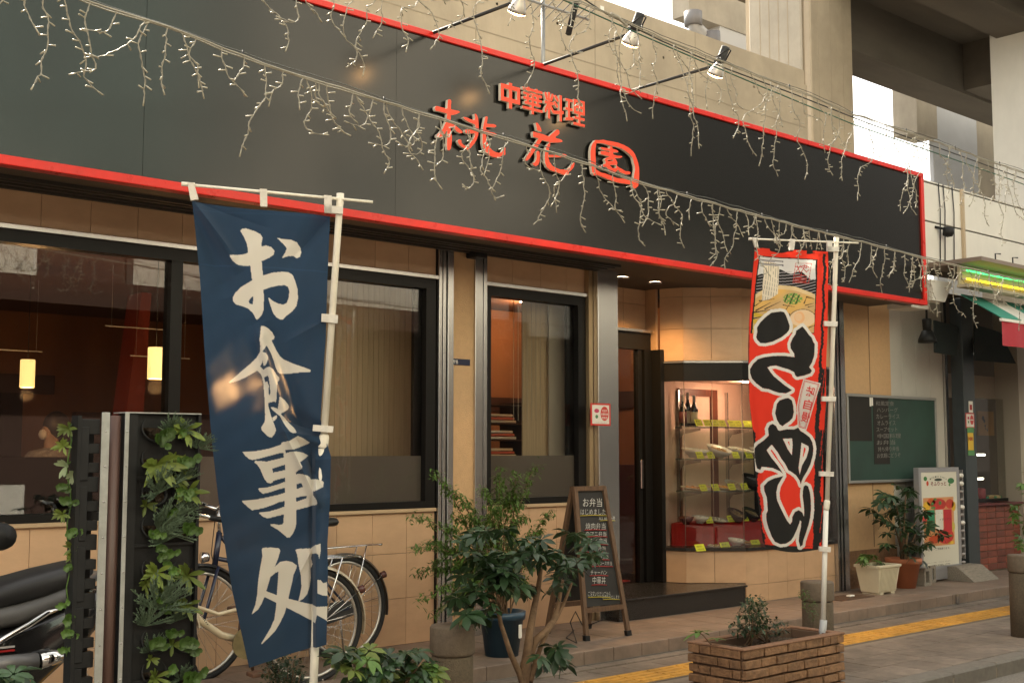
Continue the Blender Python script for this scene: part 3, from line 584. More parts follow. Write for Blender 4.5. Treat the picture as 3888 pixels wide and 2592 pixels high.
# --- spot lamps on arms over the sign
def spot(bx, by, ex, ey, nm, lit):
    a = onY(bx, by, YS+0.02); a.z = SB1 - 0.005; e = onX(ex, ey, a.x)
    if e.y > YS - 0.25 or e.y < YS - 1.4: e.y = YS - 0.8
    t = thing('sign_spotlight', f'black clamp spotlight above the sign board, {nm}', 'spotlight', tuple(a), 'spotlights over the sign board')
    MB().tube([a+Vector((0,0.10,-0.03)), a, e], 0.012, 8).build('arm', m_('blackwire'), t)
    h = e + Vector((0,-0.05,0.02)); ax = Vector((0.10, 0.55, -0.83)).normalized()
    MB().lathe([(0.0,-0.12),(0.032,-0.115),(0.034,-0.02),(0.04,0.0),(0.03,0.004)], h, 14, axis=ax).tube([h+Vector((-0.05,0,0.02)), h+Vector((-0.02,-0.09,0.07)), h+Vector((0.05,-0.06,0.08)), h+Vector((0.055,0.0,0.01))], 0.006, 6).box(h-Vector((0.02,0.01,0.03)), h+Vector((0.02,0.05,0.03)), bev=0.006).build('socket', m_('blackwire'), t)
    bl = mat('silvered reflector bulb', (0.50,0.46,0.42), 0.35, metal=0.7)
    MB().lathe([(0.024,0.0),(0.03,0.02),(0.045,0.05),(0.058,0.085),(0.062,0.105)], h, 20, axis=ax).build('bulb', bl, t)
    f = h + ax*0.105
    MB().lathe([(0.062,0.0),(0.056,0.008),(0.03,0.016),(0.0,0.019)], f, 20, axis=ax).build('bulb_face', mat('lit bulb face', (1,0.9,0.7), emit=(1.0,0.55,0.22), estr=9), t)
    l = bpy.data.lights.new('spot_lamp', 'SPOT'); l.energy = lit; l.color = (1.0,0.6,0.28); l.spot_size = R(46); l.spot_blend = 0.9; l.shadow_soft_size = 0.05
    lo = bpy.data.objects.new('spot_lamp', l); COL.objects.link(lo); lo.parent = t; lo.location = f + ax*0.025 - a; lo.rotation_euler = ax.to_track_quat('-Z','Y').to_euler()
spot(1634,100,1960,6,'at the top edge of the picture',10)
spot(2054,219,2390,130,'above the lettering',14)
spot(2391,324,2715,250,'nearest the concrete pier',10)

# ================================================================== VIADUCT AND BUILDINGS BEHIND
via = thing('railway_viaduct', 'beige concrete railway viaduct rising behind the shops', 'viaduct', (12, 10, 0))
YP = 9.6
pt = onY(2560,95,YP).z; pw = onY(3053,286,YP)
pa = MB().box((-25,YP,4.0),(pw.x,YP+0.4,pt)).box((pw.x-0.001,YP+0.15,4.0),(pw.x+0.28,YP+0.4,pt-0.12)).build('parapet_wall', m_('concrete'), via)
seam = mat('concrete form joint', (0.37,0.31,0.225), 0.95)
MB().box((-25,YP-0.004,4.9),(pw.x,YP+0.01,4.912)).box((-25,YP-0.004,5.95),(pw.x,YP+0.01,5.962)).build('form_joint', seam, pa)
for x in (6.2,8.0,9.8,11.6): MB().box((x,YP-0.003,4.0),(x+0.012,YP+0.01,pt)).build('form_joint', seam, pa)
for x in (6.5,7.4,8.3,9.2,10.1,11.0,11.9,12.8):
    for z in (5.3,6.3): MB().lathe([(0.0,0.0),(0.016,0.0)], (x,YP-0.002,z), 8, axis=(0,-1,0)).build('tie_hole', seam, pa)
YQ = 10.3
a = onY(2832,100,YQ); c = onY(3232,100,YQ); m0 = onY(3075,100,YQ)
bk_y = onX(2832,100,m0.x).y                            # back corner of the pier's side face
pier = MB().box((m0.x,YQ,0),(c.x,bk_y,16)).build('pier', m_('concrete'), via)
MB().box((m0.x-0.06,YQ+0.12,6.9),(m0.x-0.001,bk_y-0.1,16), bev=0.02).build('pier_side_panel', m_('concrete2'), pier)
for k in range(4): y = YQ+0.35+k*(bk_y-YQ-0.5)/4; MB().box((m0.x-0.064,y,6.95),(m0.x-0.055,y+0.012,16)).build('form_joint', seam, pier)
for k in range(3): x = m0.x+0.2+k*0.33; MB().box((x,YQ-0.003,4),(x+0.008,YQ+0.01,16)).build('form_joint', seam, pier)
MB().box((m0.x-0.02,YQ-0.02,4),(m0.x+0.09,YQ+0.11,16), bev=0.02).build('pier_chamfer', m_('concrete'), pier)
# deck with beams on the right
zd = 7.9
e0 = onZ(3232,286,zd); 
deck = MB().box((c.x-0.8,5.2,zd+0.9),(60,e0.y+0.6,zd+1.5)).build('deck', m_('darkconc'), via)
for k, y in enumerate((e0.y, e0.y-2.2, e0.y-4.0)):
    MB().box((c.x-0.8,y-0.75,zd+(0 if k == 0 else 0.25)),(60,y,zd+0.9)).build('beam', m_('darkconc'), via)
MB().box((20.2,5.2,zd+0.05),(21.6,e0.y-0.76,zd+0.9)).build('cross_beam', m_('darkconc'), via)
# farther pier with capital seen through the gap
YF = 13.0
b0 = onY(3545,560,YF); b1 = onY(3712,560,YF); b2 = onY(3790,560,YF)
fp_ = MB().box((b0.x,YF,0),(b1.x,YF+0.12,14), bev=0.02).build('far_pier', mat('pale blue grey paint', (0.50,0.52,0.55), 0.7, var=0.06, scale=2), via)
MB().box((b1.x+0.002,YF+0.01,0),(b2.x+1.5,YF+0.6,14)).build('far_pier_side', m_('concrete2'), via)
k0 = onY(3380,360,YF); k1 = onY(3390,480,YF)
MB().box((onY(3388,360,YF+0.45).x,YF-0.1,k1.z),(b0.x-0.002,YF+0.45,14)).build('far_bracket', m_('concrete2'), via)
# grey block and drain pipe left of the pier
YG = 14.0
g0 = onY(2615,0,YG); g1 = onY(2735,70,YG); g2 = onY(2835,70,YG)
MB().box((g0.x,YG,onY(2650,66,YG).z),(g2.x+2.5,YG+0.4,22)).build('far_block', m_('concrete2'), via)
MB().box((g1.x,YG+0.02,onY(2735,230,YG).z-6),(g2.x+2.5,YG+0.35,onY(2735,85,YG).z)).build('far_panel', mat('pale grey panel', (0.55,0.55,0.54), 0.7), via)
q = [onY(2632,78,YG-0.2), onY(2636,100,YG-0.2), onY(2690,150,YG-0.2), onY(2705,230,YG-0.2)]
dp = MB().tube(q, 0.12, 10).build('drain_pipe', mat('grey pvc pipe', (0.42,0.43,0.44), 0.5), via)
MB().tube([q[0]+Vector((0,0,0.15)), q[0]-Vector((0,0,0.1))], 0.17, 10).build('pipe_collar', mat('dark pvc collar', (0.2,0.2,0.21), 0.5), via)
q = [onY(2702,124,YG-0.3), onY(2706,200,YG-0.3)]
MB().tube(q, 0.16, 10).build('pipe_collar', mat('dark pvc collar', (0.2,0.2,0.21), 0.5), via)
# white building at the right edge
wb = thing('white_building', 'tall plain white building wall at the right edge', 'building', (16, 7.6, 0))
v0 = onY(3752,0,9.2)
MB().box((v0.x,7.6,4.0),(30,9.2,14)).build('wall', m_('whitewall'), wb)

# ================================================================== NEIGHBOURING SHOP
nb = thing('neighbour_shop', 'white panelled shop with dark entrance and brick counter beside the restaurant', 'building', (14, 7.2, ZT))
YN = 6.62
x0 = SX1 + 0.04
dj = mat('dark panel joint', (0.09,0.08,0.065), 0.9)
fas = MB().box((x0,YN+0.006,3.45),(30,YN+0.3,4.40)).build('fascia', dj, nb)
jz = [3.45, onY(3560,850,YN).z, onY(3560,705,YN).z, 4.40]
jx = [x0, onY(3655,800,YN).x, onY(3655,800,YN).x+2.4, 20, 24, 30]
for za, zb_ in zip(jz[:-1], jz[1:]):
    for xa, xb in zip(jx[:-1], jx[1:]): MB().box((xa+0.004,YN-0.012,za+0.008),(xb-0.004,YN+0.006,zb_-0.008), bev=0.003).build('panel', m_('whitewall'), fas)
q = onY(3655,800,YN-0.03); MB().box((q.x-0.02,YN-0.045,3.46),(q.x+0.02,YN-0.013,4.39)).build('cover_strip', mat('stained strip', (0.48,0.38,0.26), 0.8), fas)
for px in (3570,3588,3622): q = onY(px,850,YN-0.03); MB().tube([(q.x,YN-0.022,4.39),(q.x+0.01,YN-0.03,4.1),(q.x-0.01,YN-0.022,3.5)], 0.006, 6).build('wall_cable', m_('blackwire'), fas)
q = onY(3600,880,YN-0.1); MB().lathe([(0.0,-0.05),(0.05,-0.045),(0.06,0.0),(0.045,0.05),(0.0,0.06)], (q.x,YN-0.10,q.z), 14, axis=(0.3,-0.9,-0.2)).tube([(q.x-0.12,YN-0.012,q.z+0.05),(q.x-0.02,YN-0.08,q.z+0.03)], 0.015, 6).build('wall_horn', m_('blackplastic'), fas)
# white box bracket below the fascia at the sign end
q0 = onY(3535,1060,6.5); q1 = onY(3610,1150,6.5)
MB().prism([(q0.x,6.5,q0.z),(q1.x+0.05,6.5,q0.z),(q1.x-0.12,6.5,q1.z),(q0.x+0.01,6.5,q1.z)], (0,0.12,0)).build('bracket_box', m_('whitewall'), nb)
MB().box((x0,YN+0.02,3.0),(x0+0.35,YN+0.3,3.449)).build('fascia_return', m_('whitewall'), nb)
# white boarded panel
bw = MB().box((11.801,7.16,ZT),(12.96,7.5,3.3)).build('board_backing', dj, nb)
for k in range(4): MB().box((11.803+k*0.29,7.13,ZT+0.01),(11.803+k*0.29+0.286,7.16,3.28), bev=0.003).build('board', mat('pale grey board', (0.56,0.54,0.49), 0.7, var=0.06, scale=2), bw)
MB().box((12.962,7.10,ZT),(13.02,7.5,3.3)).build('door_jamb', m_('steel'), nb)
# dark room with glass front
MB().box((12.9,10.6,0),(22,10.7,3.2)).build('room_back_wall', mat('dark shop wall', (0.10,0.075,0.05), 0.8), nb)
MB().box((12.90,7.52,0),(12.96,10.6,3.2)).build('room_side_wall', mat('dark shop wall', (0.10,0.075,0.05)), nb)
MB().box((12.5,7.0,3.25),(22,10.7,3.3)).build('room_ceiling', mat('dark shop wall', (0.10,0.075,0.05)), nb)
MB().box((12.96,7.5,ZT),(22,10.7,0.12)).build('room_floor', mat('dark shop floor', (0.04,0.03,0.025), 0.3), nb)
lt = MB().box((13.02,7.30,2.14),(18,7.42,2.42)).build('lintel', mat('grey brown lintel', (0.27,0.24,0.2), 0.7), nb)
q0 = onY(3660,1500,6.9); q1 = onY(3702,1500,6.9)
MB().box((q0.x,6.9,ZT),(q1.x,7.05,3.25), bev=0.006).build('post', mat('blue black post', (0.035,0.045,0.05), 0.5, var=0.2), nb)
q2 = onY(3868,1500,7.0)
MB().box((q2.x,7.0,ZT),(q2.x+0.5,7.3,3.25)).build('post', mat('grey beige post', (0.36,0.32,0.26), 0.6), nb)
MB().box((13.02,7.36,ZT),(q1.x+0.2,7.365,2.14)).build('pane', glass('window glass'), nb)
MB().box((q1.x+0.2,7.20,0.9),(q2.x+0.3,7.206,2.14)).build('pane', glass('window glass'), nb)
MB().box((13.02,7.33,ZT),(13.10,7.40,2.14)).box((q0.x+0.12,7.33,ZT),(q0.x+0.34,7.40,2.14)).box((q1.x+0.18,7.18,0.88),(q2.x+0.3,7.23,0.93)).build('shop_frame', m_('blackmetal'), nb)
q3 = onY(3815,1500,7.25); MB().box((q3.x,7.22,0.93),(q3.x+0.16,7.30,2.14)).build('frame_post', mat('tan frame post', (0.25,0.22,0.17), 0.6), nb)
# dark awning flaps above the entrance
for (px0, py0, px1, py1, px2, py2) in ((3548,1215,3640,1240,3632,1350),(3700,1230,3800,1262,3858,1380)):
    a = onY(px0,py0,6.95); c = onY(px1,py1,6.95); d = onY(px2,py2,6.75); e = onY(px0+2,py2-12,6.75)
    MB().prism([a, c, d, e], (0,0.015,0)).build('dark_flap', mat('dark green canvas', (0.012,0.018,0.016), 0.9), nb)
# brick counter of the shop
ctr = MB().box((q1.x+0.02,7.06,ZT),(q2.x+0.6,7.5,0.86)).build('counter', m_('grout'), nb)
bkm = mat('red brown brick', (0.20,0.052,0.030), 0.55, var=0.3, scale=12, bump=0.2, objvar=0.25)
mb_ = MB().box((0.004,-0.014,0.004),(0.216,0.0,0.071), bev=0.003).mesh('brick', bkm)
for r in range(10):
    for k in range(8):
        x = q1.x + 0.02 + k*0.22
        if x + 0.2 > q2.x + 0.55: continue
        place(mb_, 'brick', ctr, (x, 7.06, ZT + 0.01 + r*0.075))
MB().box((q1.x+0.02,7.0,0.861),(q2.x+0.6,7.5,0.89), bev=0.004).build('counter_top', mat('dark red counter', (0.10,0.012,0.01), 0.3), nb)
# goods on the counter inside the window, ceiling tubes
for k, (px, py, c, h, w_) in enumerate(((3722,1930,(0.45,0.10,0.12),0.16,0.07),(3745,1955,(0.5,0.3,0.12),0.06,0.09),(3768,1952,(0.55,0.42,0.2),0.07,0.1),(3792,1950,(0.45,0.35,0.18),0.05,0.08))):
    q = onY(px, py, 7.35); nm = ('pink tall','orange','cream','tan')[k]
    tag(MB().lathe([(0.0,0.0),(w_,0.0),(w_*1.05,h*0.9),(w_*0.8,h),(0.0,h)], (q.x,7.35,0.891), 14).build('goods_jar', mat('goods '+nm, c, 0.5)), f'{nm} jar on the red counter inside the neighbouring shop window', 'jar', 'goods on the shop counter')
for k, (px, py, c) in enumerate(((3712,1968,(0.08,0.35,0.2)),(3752,1962,(0.09,0.4,0.24)),(3783,1954,(0.09,0.42,0.25)),(3800,1952,(0.1,0.4,0.2)))):
    q = onY(px, py, 7.26); nm = ('leftmost','second','third','rightmost')[k]
    tag(MB().box((q.x-0.03,7.26,0.892),(q.x+0.04,7.263,0.955)).build('green_card', mat('green price card', c, 0.8)), f'{nm} of the green price cards in the shop window', 'card', 'green cards on the shop counter')
tube_m = mat('lit shop tube', (1,1,1), emit=(1.0,0.92,0.7), estr=5)
for k, (px0, py0, px1, py1) in enumerate(((3705,1726,3738,1726),(3708,1817,3732,1817),(3575,1726,3590,1727))):
    a = onY(px0,py0,8.3); c = onY(px1,py1,8.3); nm = ('upper','lower','left')[k]
    tag(MB().tube([a, (c.x,8.3,a.z)], 0.014, 8).build('shop_tube_light', tube_m), f'lit {nm} tube lamp inside the neighbouring shop', 'lamp', 'tube lamps in the shop')
q0 = onY(3712,1565,8.6); q1_ = onY(3775,1640,8.6)
pst = tag(MB().box((q0.x,8.6,q1_.z-0.05),(q1_.x,8.62,q0.z+0.02)).build('shop_poster', mat('orange paper poster', (0.40,0.22,0.07), 0.8)), 'orange paper poster with black ink flower inside the shop', 'poster')
for (dx, dz, r) in ((0.10,-0.08,0.035),(0.13,-0.12,0.03),(0.15,-0.19,0.02),(0.16,-0.23,0.014),(0.21,-0.25,0.02)): MB().lathe([(0.0,0.0),(r,0.0)], (q0.x+dx+0.05,8.597,q0.z+dz), 9, axis=(0,-1,0)).build('ink_blot', m_('blackplastic'), pst)
shl = thing('shop_shelf', 'dark shelf unit with pale packets inside the neighbouring shop', 'shelf', (q1.x+0.6,8.9,0.12))
b = MB()
for z in (0.9,1.2,1.5): b.box((q1.x+0.1,8.7,z),(q2.x+0.4,9.0,z+0.02))
b.build('boards', dark, shl)
for k in range(12): x = q1.x+0.15+k*0.14; z = (0.92,1.22,1.52)[k % 3]; MB().box((x,8.72,z),(x+0.10,8.85,z+0.1+0.04*(k % 2)), bev=0.005).build('packet', mat('packet %d' % (k % 4), ((0.4,0.38,0.3),(0.35,0.3,0.08),(0.2,0.3,0.2),(0.45,0.4,0.38))[k % 4], 0.6), shl)
# neon sign trough and awning at the right edge
YA = 6.25
a = onY(3640,1000,YA)
ns = thing('neon_sign', 'white sign trough with lit green and yellow neon tubes', 'sign', tuple(a))
z0 = onY(3640,1080,YA).z; z1 = onY(3640,1005,YA).z
MB().box((a.x,YA,z0),(24,YA+0.02,z1)).build('back', mat('cream trough', (0.42,0.38,0.26), 0.6), ns)
MB().prism([(a.x-0.06,YA-0.28,z1+0.05),(a.x-0.06,YA+0.36,z1+0.05),(a.x-0.06,YA+0.36,z1+0.0),(a.x-0.06,YA-0.28,z1+0.01)], (12,0,0)).build('hood', mat('brown metal hood', (0.22,0.17,0.13), 0.5), ns)
MB().box((a.x-0.02,YA-0.12,z0-0.03),(24,YA+0.02,z0-0.001)).build('ledge', mat('cream trough', (0.42,0.38,0.26)), ns)
h = z1 - z0
MB().tube([(a.x+0.06,YA-0.05,z0+h*0.72),(24,YA-0.05,z0+h*0.72)], 0.011, 8).build('green_tube', mat('lit green neon', (0.1,1,0.3), emit=(0.08,1.0,0.25), estr=0.7), ns)
MB().tube([(a.x+0.06,YA-0.05,z0+h*0.30),(24,YA-0.05,z0+h*0.30)], 0.012, 8).build('yellow_tube', mat('lit yellow neon', (1,0.7,0.05), emit=(1.0,0.62,0.02), estr=1.0), ns)
for k in range(6):
    for z in (0.72, 0.30): MB().tube([(a.x+0.06+k*0.7,YA-0.05,z0+h*z),(a.x+0.06+k*0.7,YA,z0+h*z)], 0.009, 6).build('tube_holder', m_('white'), ns)
for dx in (0.9, 1.3): MB().tube([(a.x+dx,YA+0.05,z1+0.05),(a.x+dx,YA+0.05,z1+0.22),(a.x+dx+0.06,YA+0.02,z1+0.22)], 0.008, 6).build('lamp_stub', m_('blackwire'), ns)
aw = thing('shop_awning', 'green and white striped awning with red valance over the shop', 'awning', (13, 6.0, 3.0))
p0 = onY(3648,1120,6.45); pf = onY(3800,1207,5.9); zt = p0.z; zl = pf.z
grn = mat('green awning canvas', (0.045,0.27,0.20), 0.75); wht = mat('white awning canvas', (0.68,0.66,0.60), 0.75)
for k in range(10):
    xa = p0.x + k*0.45; xb = xa + 0.45; fa = pf.x + k*0.45
    MB().prism([(xa,6.45,zt),(xb,6.45,zt),(fa+0.45,5.9,zl),(fa,5.9,zl)], (0,0,0.012)).build('stripe', (grn, wht)[k % 2], aw)
MB().box((pf.x,5.885,zl-0.03),(pf.x+5,5.915,zl-0.001)).build('front_bar', m_('white'), aw)
v = MB(); n = 40
for i in range(n+1):
    x = pf.x + 0.01 + i*4.9/n; y = 5.897 + 0.012*math.sin(i*1.9)
    v.v += [(x,y,zl-0.031),(x,y+0.004*math.sin(i),zl-0.28)]
for i in range(n): v.f.append([2*i,2*i+2,2*i+3,2*i+1]); v.mi.append(0); v.sm.append(True)
v.build('valance', mat('red awning valance', (0.42,0.03,0.045), 0.7), aw)

# --- green chalkboard on the wall, hung between tan wall and white boards
YB = 7.06
q0 = onY(3212,1492,YB); q1g = onY(3552,1505,YB); q2g = onY(3215,1835,YB)
gb = thing('green_chalkboard', 'large green chalkboard with black menu sheets taped on it', 'chalkboard', (q0.x,YB,q2g.z))
bx0, bx1, bz0, bz1 = q0.x, q1g.x, q2g.z, q0.z
MB().box((bx0+0.03,YB+0.002,bz0+0.03),(bx1-0.03,YB+0.018,bz1-0.03)).build('board', mat('green chalkboard face', (0.022,0.058,0.045), 0.6, var=0.25, scale=2.5), gb)
for a, c in (((bx0,bz0),(bx1,bz0+0.03)),((bx0,bz1-0.03),(bx1,bz1)),((bx0,bz0+0.031),(bx0+0.03,bz1-0.031)),((bx1-0.03,bz0+0.031),(bx1,bz1-0.031))):
    MB().box((a[0],YB-0.012,a[1]),(c[0],YB+0.022,c[1]), bev=0.003).build('frame', mat('aluminium frame', (0.42,0.42,0.40), 0.45, metal=0.7), gb)
def bpx(x, y): return onY(3088+x/2.24, 1350+y/2.24, YB)
sheets = []
for (xa, ya, xb, yb) in ((303,348,500,725),(505,352,652,920)):
    a = bpx(xa,ya); c = bpx(xb,yb); sheets.append((a, c))
    MB().box((a.x,YB-0.0015,c.z),(c.x,YB+0.0015,a.z)).build('menu_sheet', mat('black menu paper', (0.018,0.016,0.014), 0.85, var=0.3, scale=6), gb)
    MB().box((c.x-0.03 if xa < 400 else a.x-0.03,YB-0.0025,a.z-0.09),(c.x+0.0 if xa < 400 else a.x-0.0,YB-0.0016,a.z+0.012)).build('tape', m_('white'), gb)
a, c = sheets[1]; grey = mat('faint chalk', (0.22,0.21,0.2), 0.95)
for k, tx in enumerate(('和風定食','ハンバーグ','カレーライス','オムライス','スープセット','中国料理','お弁当','持ち帰り弁当','お気軽にどうぞ')):
    text_on(tx, 'chalk_line', gb, (a.x+0.05+0.02*(k%2), YB-0.002, a.z - (k+1)*(a.z-c.z)/10.2 - 0.02), (1,0,0.02), (0,0,1), 0.36+0.05*(k%3), 0.05, grey, nudge=0.0015)

# ================================================================== OTHER SIDE OF THE STREET (seen in the reflections)
op = thing('pale_building_opposite', 'pale grey panelled building across the street, reflected in the windows', 'building', (6, -4, 0))
pg = mat('pale grey cladding', (0.72,0.68,0.58), 0.7, var=0.05, scale=1.5)
pgt = mat('green grey cladding', (0.36,0.48,0.44), 0.7, var=0.06, scale=1.5)
dk = mat('dark shop recess', (0.085,0.05,0.04), 0.9)
MB().box((-12,-8,4.1),(6.75,-4.0,5.2)).box((8.3,-8,4.1),(16.4,-4.0,11.5)).box((-12,-8,5.2),(2.0,-4.0,11.5)).build('upper_wall', pg, op)
MB().box((2.0,-8,5.2),(8.3,-4.02,11.5)).build('upper_panel', pgt, op)
MB().box((6.76,-8,4.1),(8.29,-4.25,5.2)).build('balcony_recess', dk, op)
for k in range(24):
    x = -11 + k*1.18
    if x < 16.3 and not 6.7 < x < 8.35: MB().box((x,-4.003,4.1),(x+0.015,-3.99,5.2 if 5 < x < 6.8 else 11.5)).build('wall_joint', mat('white joint', (0.8,0.8,0.76), 0.6), op)
MB().box((-12,-8,0),(16.4,-5.2,4.09)).build('shop_recess', dk, op)
for (xa_, xb_, za_, zb__) in ((5.9,6.6,6.6,9.6),(8.5,9.5,5.7,10.2),(10.7,12.4,5.5,6.5),(13.4,14.2,6.2,9.0),(10.9,11.6,8.2,9.8)): MB().box((xa_,-4.03,za_),(xb_,-3.985,zb__)).build('window', mat('grey far window', (0.26,0.29,0.28), 0.4), op)
MB().box((-12,-5.2,3.7),(16.4,-3.4,4.09)).build('canopy', mat('dark brown canopy', (0.06,0.03,0.02), 0.8), op)
q = (6.45, 0.8); MB().box((5.6,-3.95,0.55),(6.65,-3.9,1.0)).build('shop_board', m_('white'), op)
op2 = thing('dark_building_opposite', 'dark brown building across the street beyond the pale one', 'building', (24, -4, 0))
MB().box((16.6,-9,0),(46,-4.2,11)).build('wall', mat('dark brown cladding', (0.030,0.026,0.024), 0.8), op2)
MB().box((16.7,-4.19,3.9),(20.2,-4.08,5.35), bev=0.02).build('pale_board', pg, op2)
opw = struct(MB().box((-40,-4.0,-0.15),(60,-3.2,0.0)).build('far_pavement', m_('slab')))

# ================================================================== ICICLE LIGHT STRINGS
def poly_at(pts, t):                                  # pts sorted by px
    for (a, b_) in zip(pts[:-1], pts[1:]):
        if a[0] <= t <= b_[0]: f = (t-a[0])/(b_[0]-a[0]); return a[1] + f*(b_[1]-a[1])
    return pts[-1][1]
def strand(parent, top, length, rnd, kink=0.03):
    b = MB(); pts = [Vector(top)]; n = max(5, int(length/0.018)); p = Vector(top); ax = rnd.uniform(-0.25,0.25); ay = rnd.uniform(-0.2,0.2); curl = rnd.uniform(-0.5,0.5)
    st = length/n
    for i in range(n):
        ax += rnd.gauss(0,0.32); ay += rnd.gauss(0,0.2); ax *= 0.84; ay *= 0.84
        if i > n-6 and rnd.random() < 0.7: ax += curl
        d = Vector((math.sin(ax), math.sin(ay)*0.6, -max(-0.3, math.cos(ax)))); p = p + d*st; pts.append(p.copy())
    b.tube([q + Vector((0.0024*math.cos(i*1.7), 0.0024*math.sin(i*1.7), 0)) for i, q in enumerate(pts)], 0.0019, 5, cap=False)
    b.tube([q - Vector((0.0024*math.cos(i*1.7), 0.0024*math.sin(i*1.7), 0)) for i, q in enumerate(pts)], 0.0017, 4, cap=False)
    o = b.build('strand', m_('wire'), parent); bb = MB(); i = rnd.randint(1,3)
    while i < len(pts):
        d = Vector((rnd.choice((-1,1))*rnd.uniform(0.5,1), rnd.uniform(-0.7,0.7), rnd.uniform(-0.7,0.3))).normalized(); L = rnd.uniform(0.024,0.038); q = pts[i]
        bb.tube([q, q+d*L*0.4, q+d*L], [0.0016,0.0030,0.0036], 6); i += rnd.choice((1,2,2,3))
    q = pts[-1]; d = (pts[-1]-pts[-2]).normalized(); bb.tube([q, q+d*0.012, q+d*0.032], [0.0016,0.003,0.0036], 6)
    bo = bb.build('bulb_cluster', m_('bulb'), o); bo['kind'] = 'stuff'
    return o
def string(name_lbl, pts, Y, x_start, x_end, gap, lmin, lmax, seed, extra):
    rnd = random.Random(seed)
    a = onY(x_start, poly_at(pts, x_start), Y)
    s = thing('icicle_light_string', name_lbl, 'string lights', tuple(a))
    path = [onY(x, y, Y) for x, y in pts]
    fine = []
    for p0, p1 in zip(path[:-1], path[1:]):
        n = max(2, int((p1-p0).length/0.08))
        fine += [p0.lerp(p1, i/n) + Vector((0, rnd.uniform(-0.003,0.003), rnd.uniform(-0.004,0.004))) for i in range(n)]
    fine.append(path[-1])
    MB().tube(fine, 0.0042, 6, cap=False).tube([p + Vector((0,0.003,-0.007+0.003*math.sin(i))) for i, p in enumerate(fine)], 0.0032, 5, cap=False).build('light_cable', m_('wire'), s)
    MB().tube([p + Vector((0,0.012,0.018+0.008*math.sin(i*0.35))) for i, p in enumerate(fine)], 0.0022, 5, cap=False).build('support_wire', mat('dark support wire', (0.06,0.065,0.06), 0.6), s)
    for p in fine[::9]: MB().tube([p+Vector((0,0.005,-0.012)), p+Vector((0,0.01,0.026))], 0.005, 5).build('cable_tie', m_('blackwire'), s)
    for e in extra: MB().tube([onY(x, y, Y+0.05) for x, y in e[0]], 0.005, 6, cap=False).build('power_cable', e[1], s)
    x = a.x; xe = onY(x_end, poly_at(pts, x_end), Y).x
    idx = {}
    while x < xe:
        # cable height at x
        for p0, p1 in zip(fine[:-1], fine[1:]):
            if p0.x <= x <= p1.x: f = (x-p0.x)/max(1e-6, p1.x-p0.x); top = p0.lerp(p1, f); break
        else: x += gap; continue
        strand(s, top + Vector((0,0,-0.005)), rnd.uniform(lmin,lmax)*rnd.choice((0.6,1,1)), rnd)
        if rnd.random() < 0.28: strand(s, top + Vector((0.02,0.01,-0.005)), rnd.uniform(lmin,lmax), rnd)
        x += gap*rnd.uniform(0.55,1.4)
    return s
C1 = [(-500,-330),(-150,-190),(330,0),(700,125),(1000,242),(1300,335),(1620,433),(1916,524),(2213,615),(2440,695),(2810,800),(3223,905),(3508,979),(3888,1066),(4300,1160)]
string('white icicle light string sagging low across the whole sign board', C1, 4.66, -380, 4150, 0.105, 0.14, 0.46, 11, [])
C2 = [(700,-170),(1500,-90),(2000,-40),(2208,9),(2516,145),(2888,290),(3111,375),(3241,433),(3549,536),(3888,656),(4300,800)]
grn_c = mat('green black cable', (0.02,0.10,0.06), 0.5)
string('white icicle light string hung high over the top edge of the sign', C2, 4.86, 980, 4150, 0.15, 0.30, 0.74, 23,
       [([(2050,-40),(2186,22),(2436,134),(2704,250),(2888,328),(3236,471),(3549,580),(3852,687),(4300,860)], grn_c),
        ([(2160,-40),(2300,52),(2516,158),(2760,262),(3000,352),(3300,470),(3600,575),(4300,830)], m_('blackwire'))])
# hanging plug and tag on the upper string
q = onY(2290,32,4.86); 
pg_ = thing('cable_plug', 'white plug with paper tag hanging from the upper light string', 'plug', tuple(q))
MB().tube([onY(2320,50,4.86), onY(2345,66,4.86), onY(2370,90,4.86), onY(2379,98,4.86)], [0.006,0.012,0.006,0.012], 8).build('plug', m_('wire'), pg_)
a = onY(2279,22,4.86); MB().box((a.x,4.858,a.z-0.03),(a.x+0.03,4.861,a.z)).build('paper_tag', m_('white'), pg_)
# TV aerial on the roof
q = onY(2062,100,7.4)
an = thing('tv_aerial', 'grey television aerial on a thin mast behind the sign', 'aerial', (q.x,7.4,4.31))
grey_m = mat('grey aerial metal', (0.30,0.30,0.29), 0.4, metal=0.6); top = onY(2062,20,7.4).z
MB().tube([(q.x,7.4,4.31),(q.x,7.4,top+0.06)], 0.018, 8).build('mast', grey_m, an)
e = onY(2235,78,7.2); s0 = Vector((q.x-0.15,7.45,top+0.03)); s1 = Vector((e.x,7.2,top-0.10))
MB().tube([s0, s1], 0.012, 6).build('boom', grey_m, an)
for k in range(9):
    p = s0.lerp(s1, k/8.5); MB().tube([p+Vector((-0.12,-0.26,0.0)), p+Vector((0.12,0.26,0.01))], 0.005, 5).build('element', grey_m, an)
r0 = onY(2190,0,7.15); r1 = onY(2158,130,7.15)
MB().tube([r0+Vector((0.02,0,0.2)), r0, r1], 0.028, 6).build('reflector_bar', m_('blackplastic'), an)

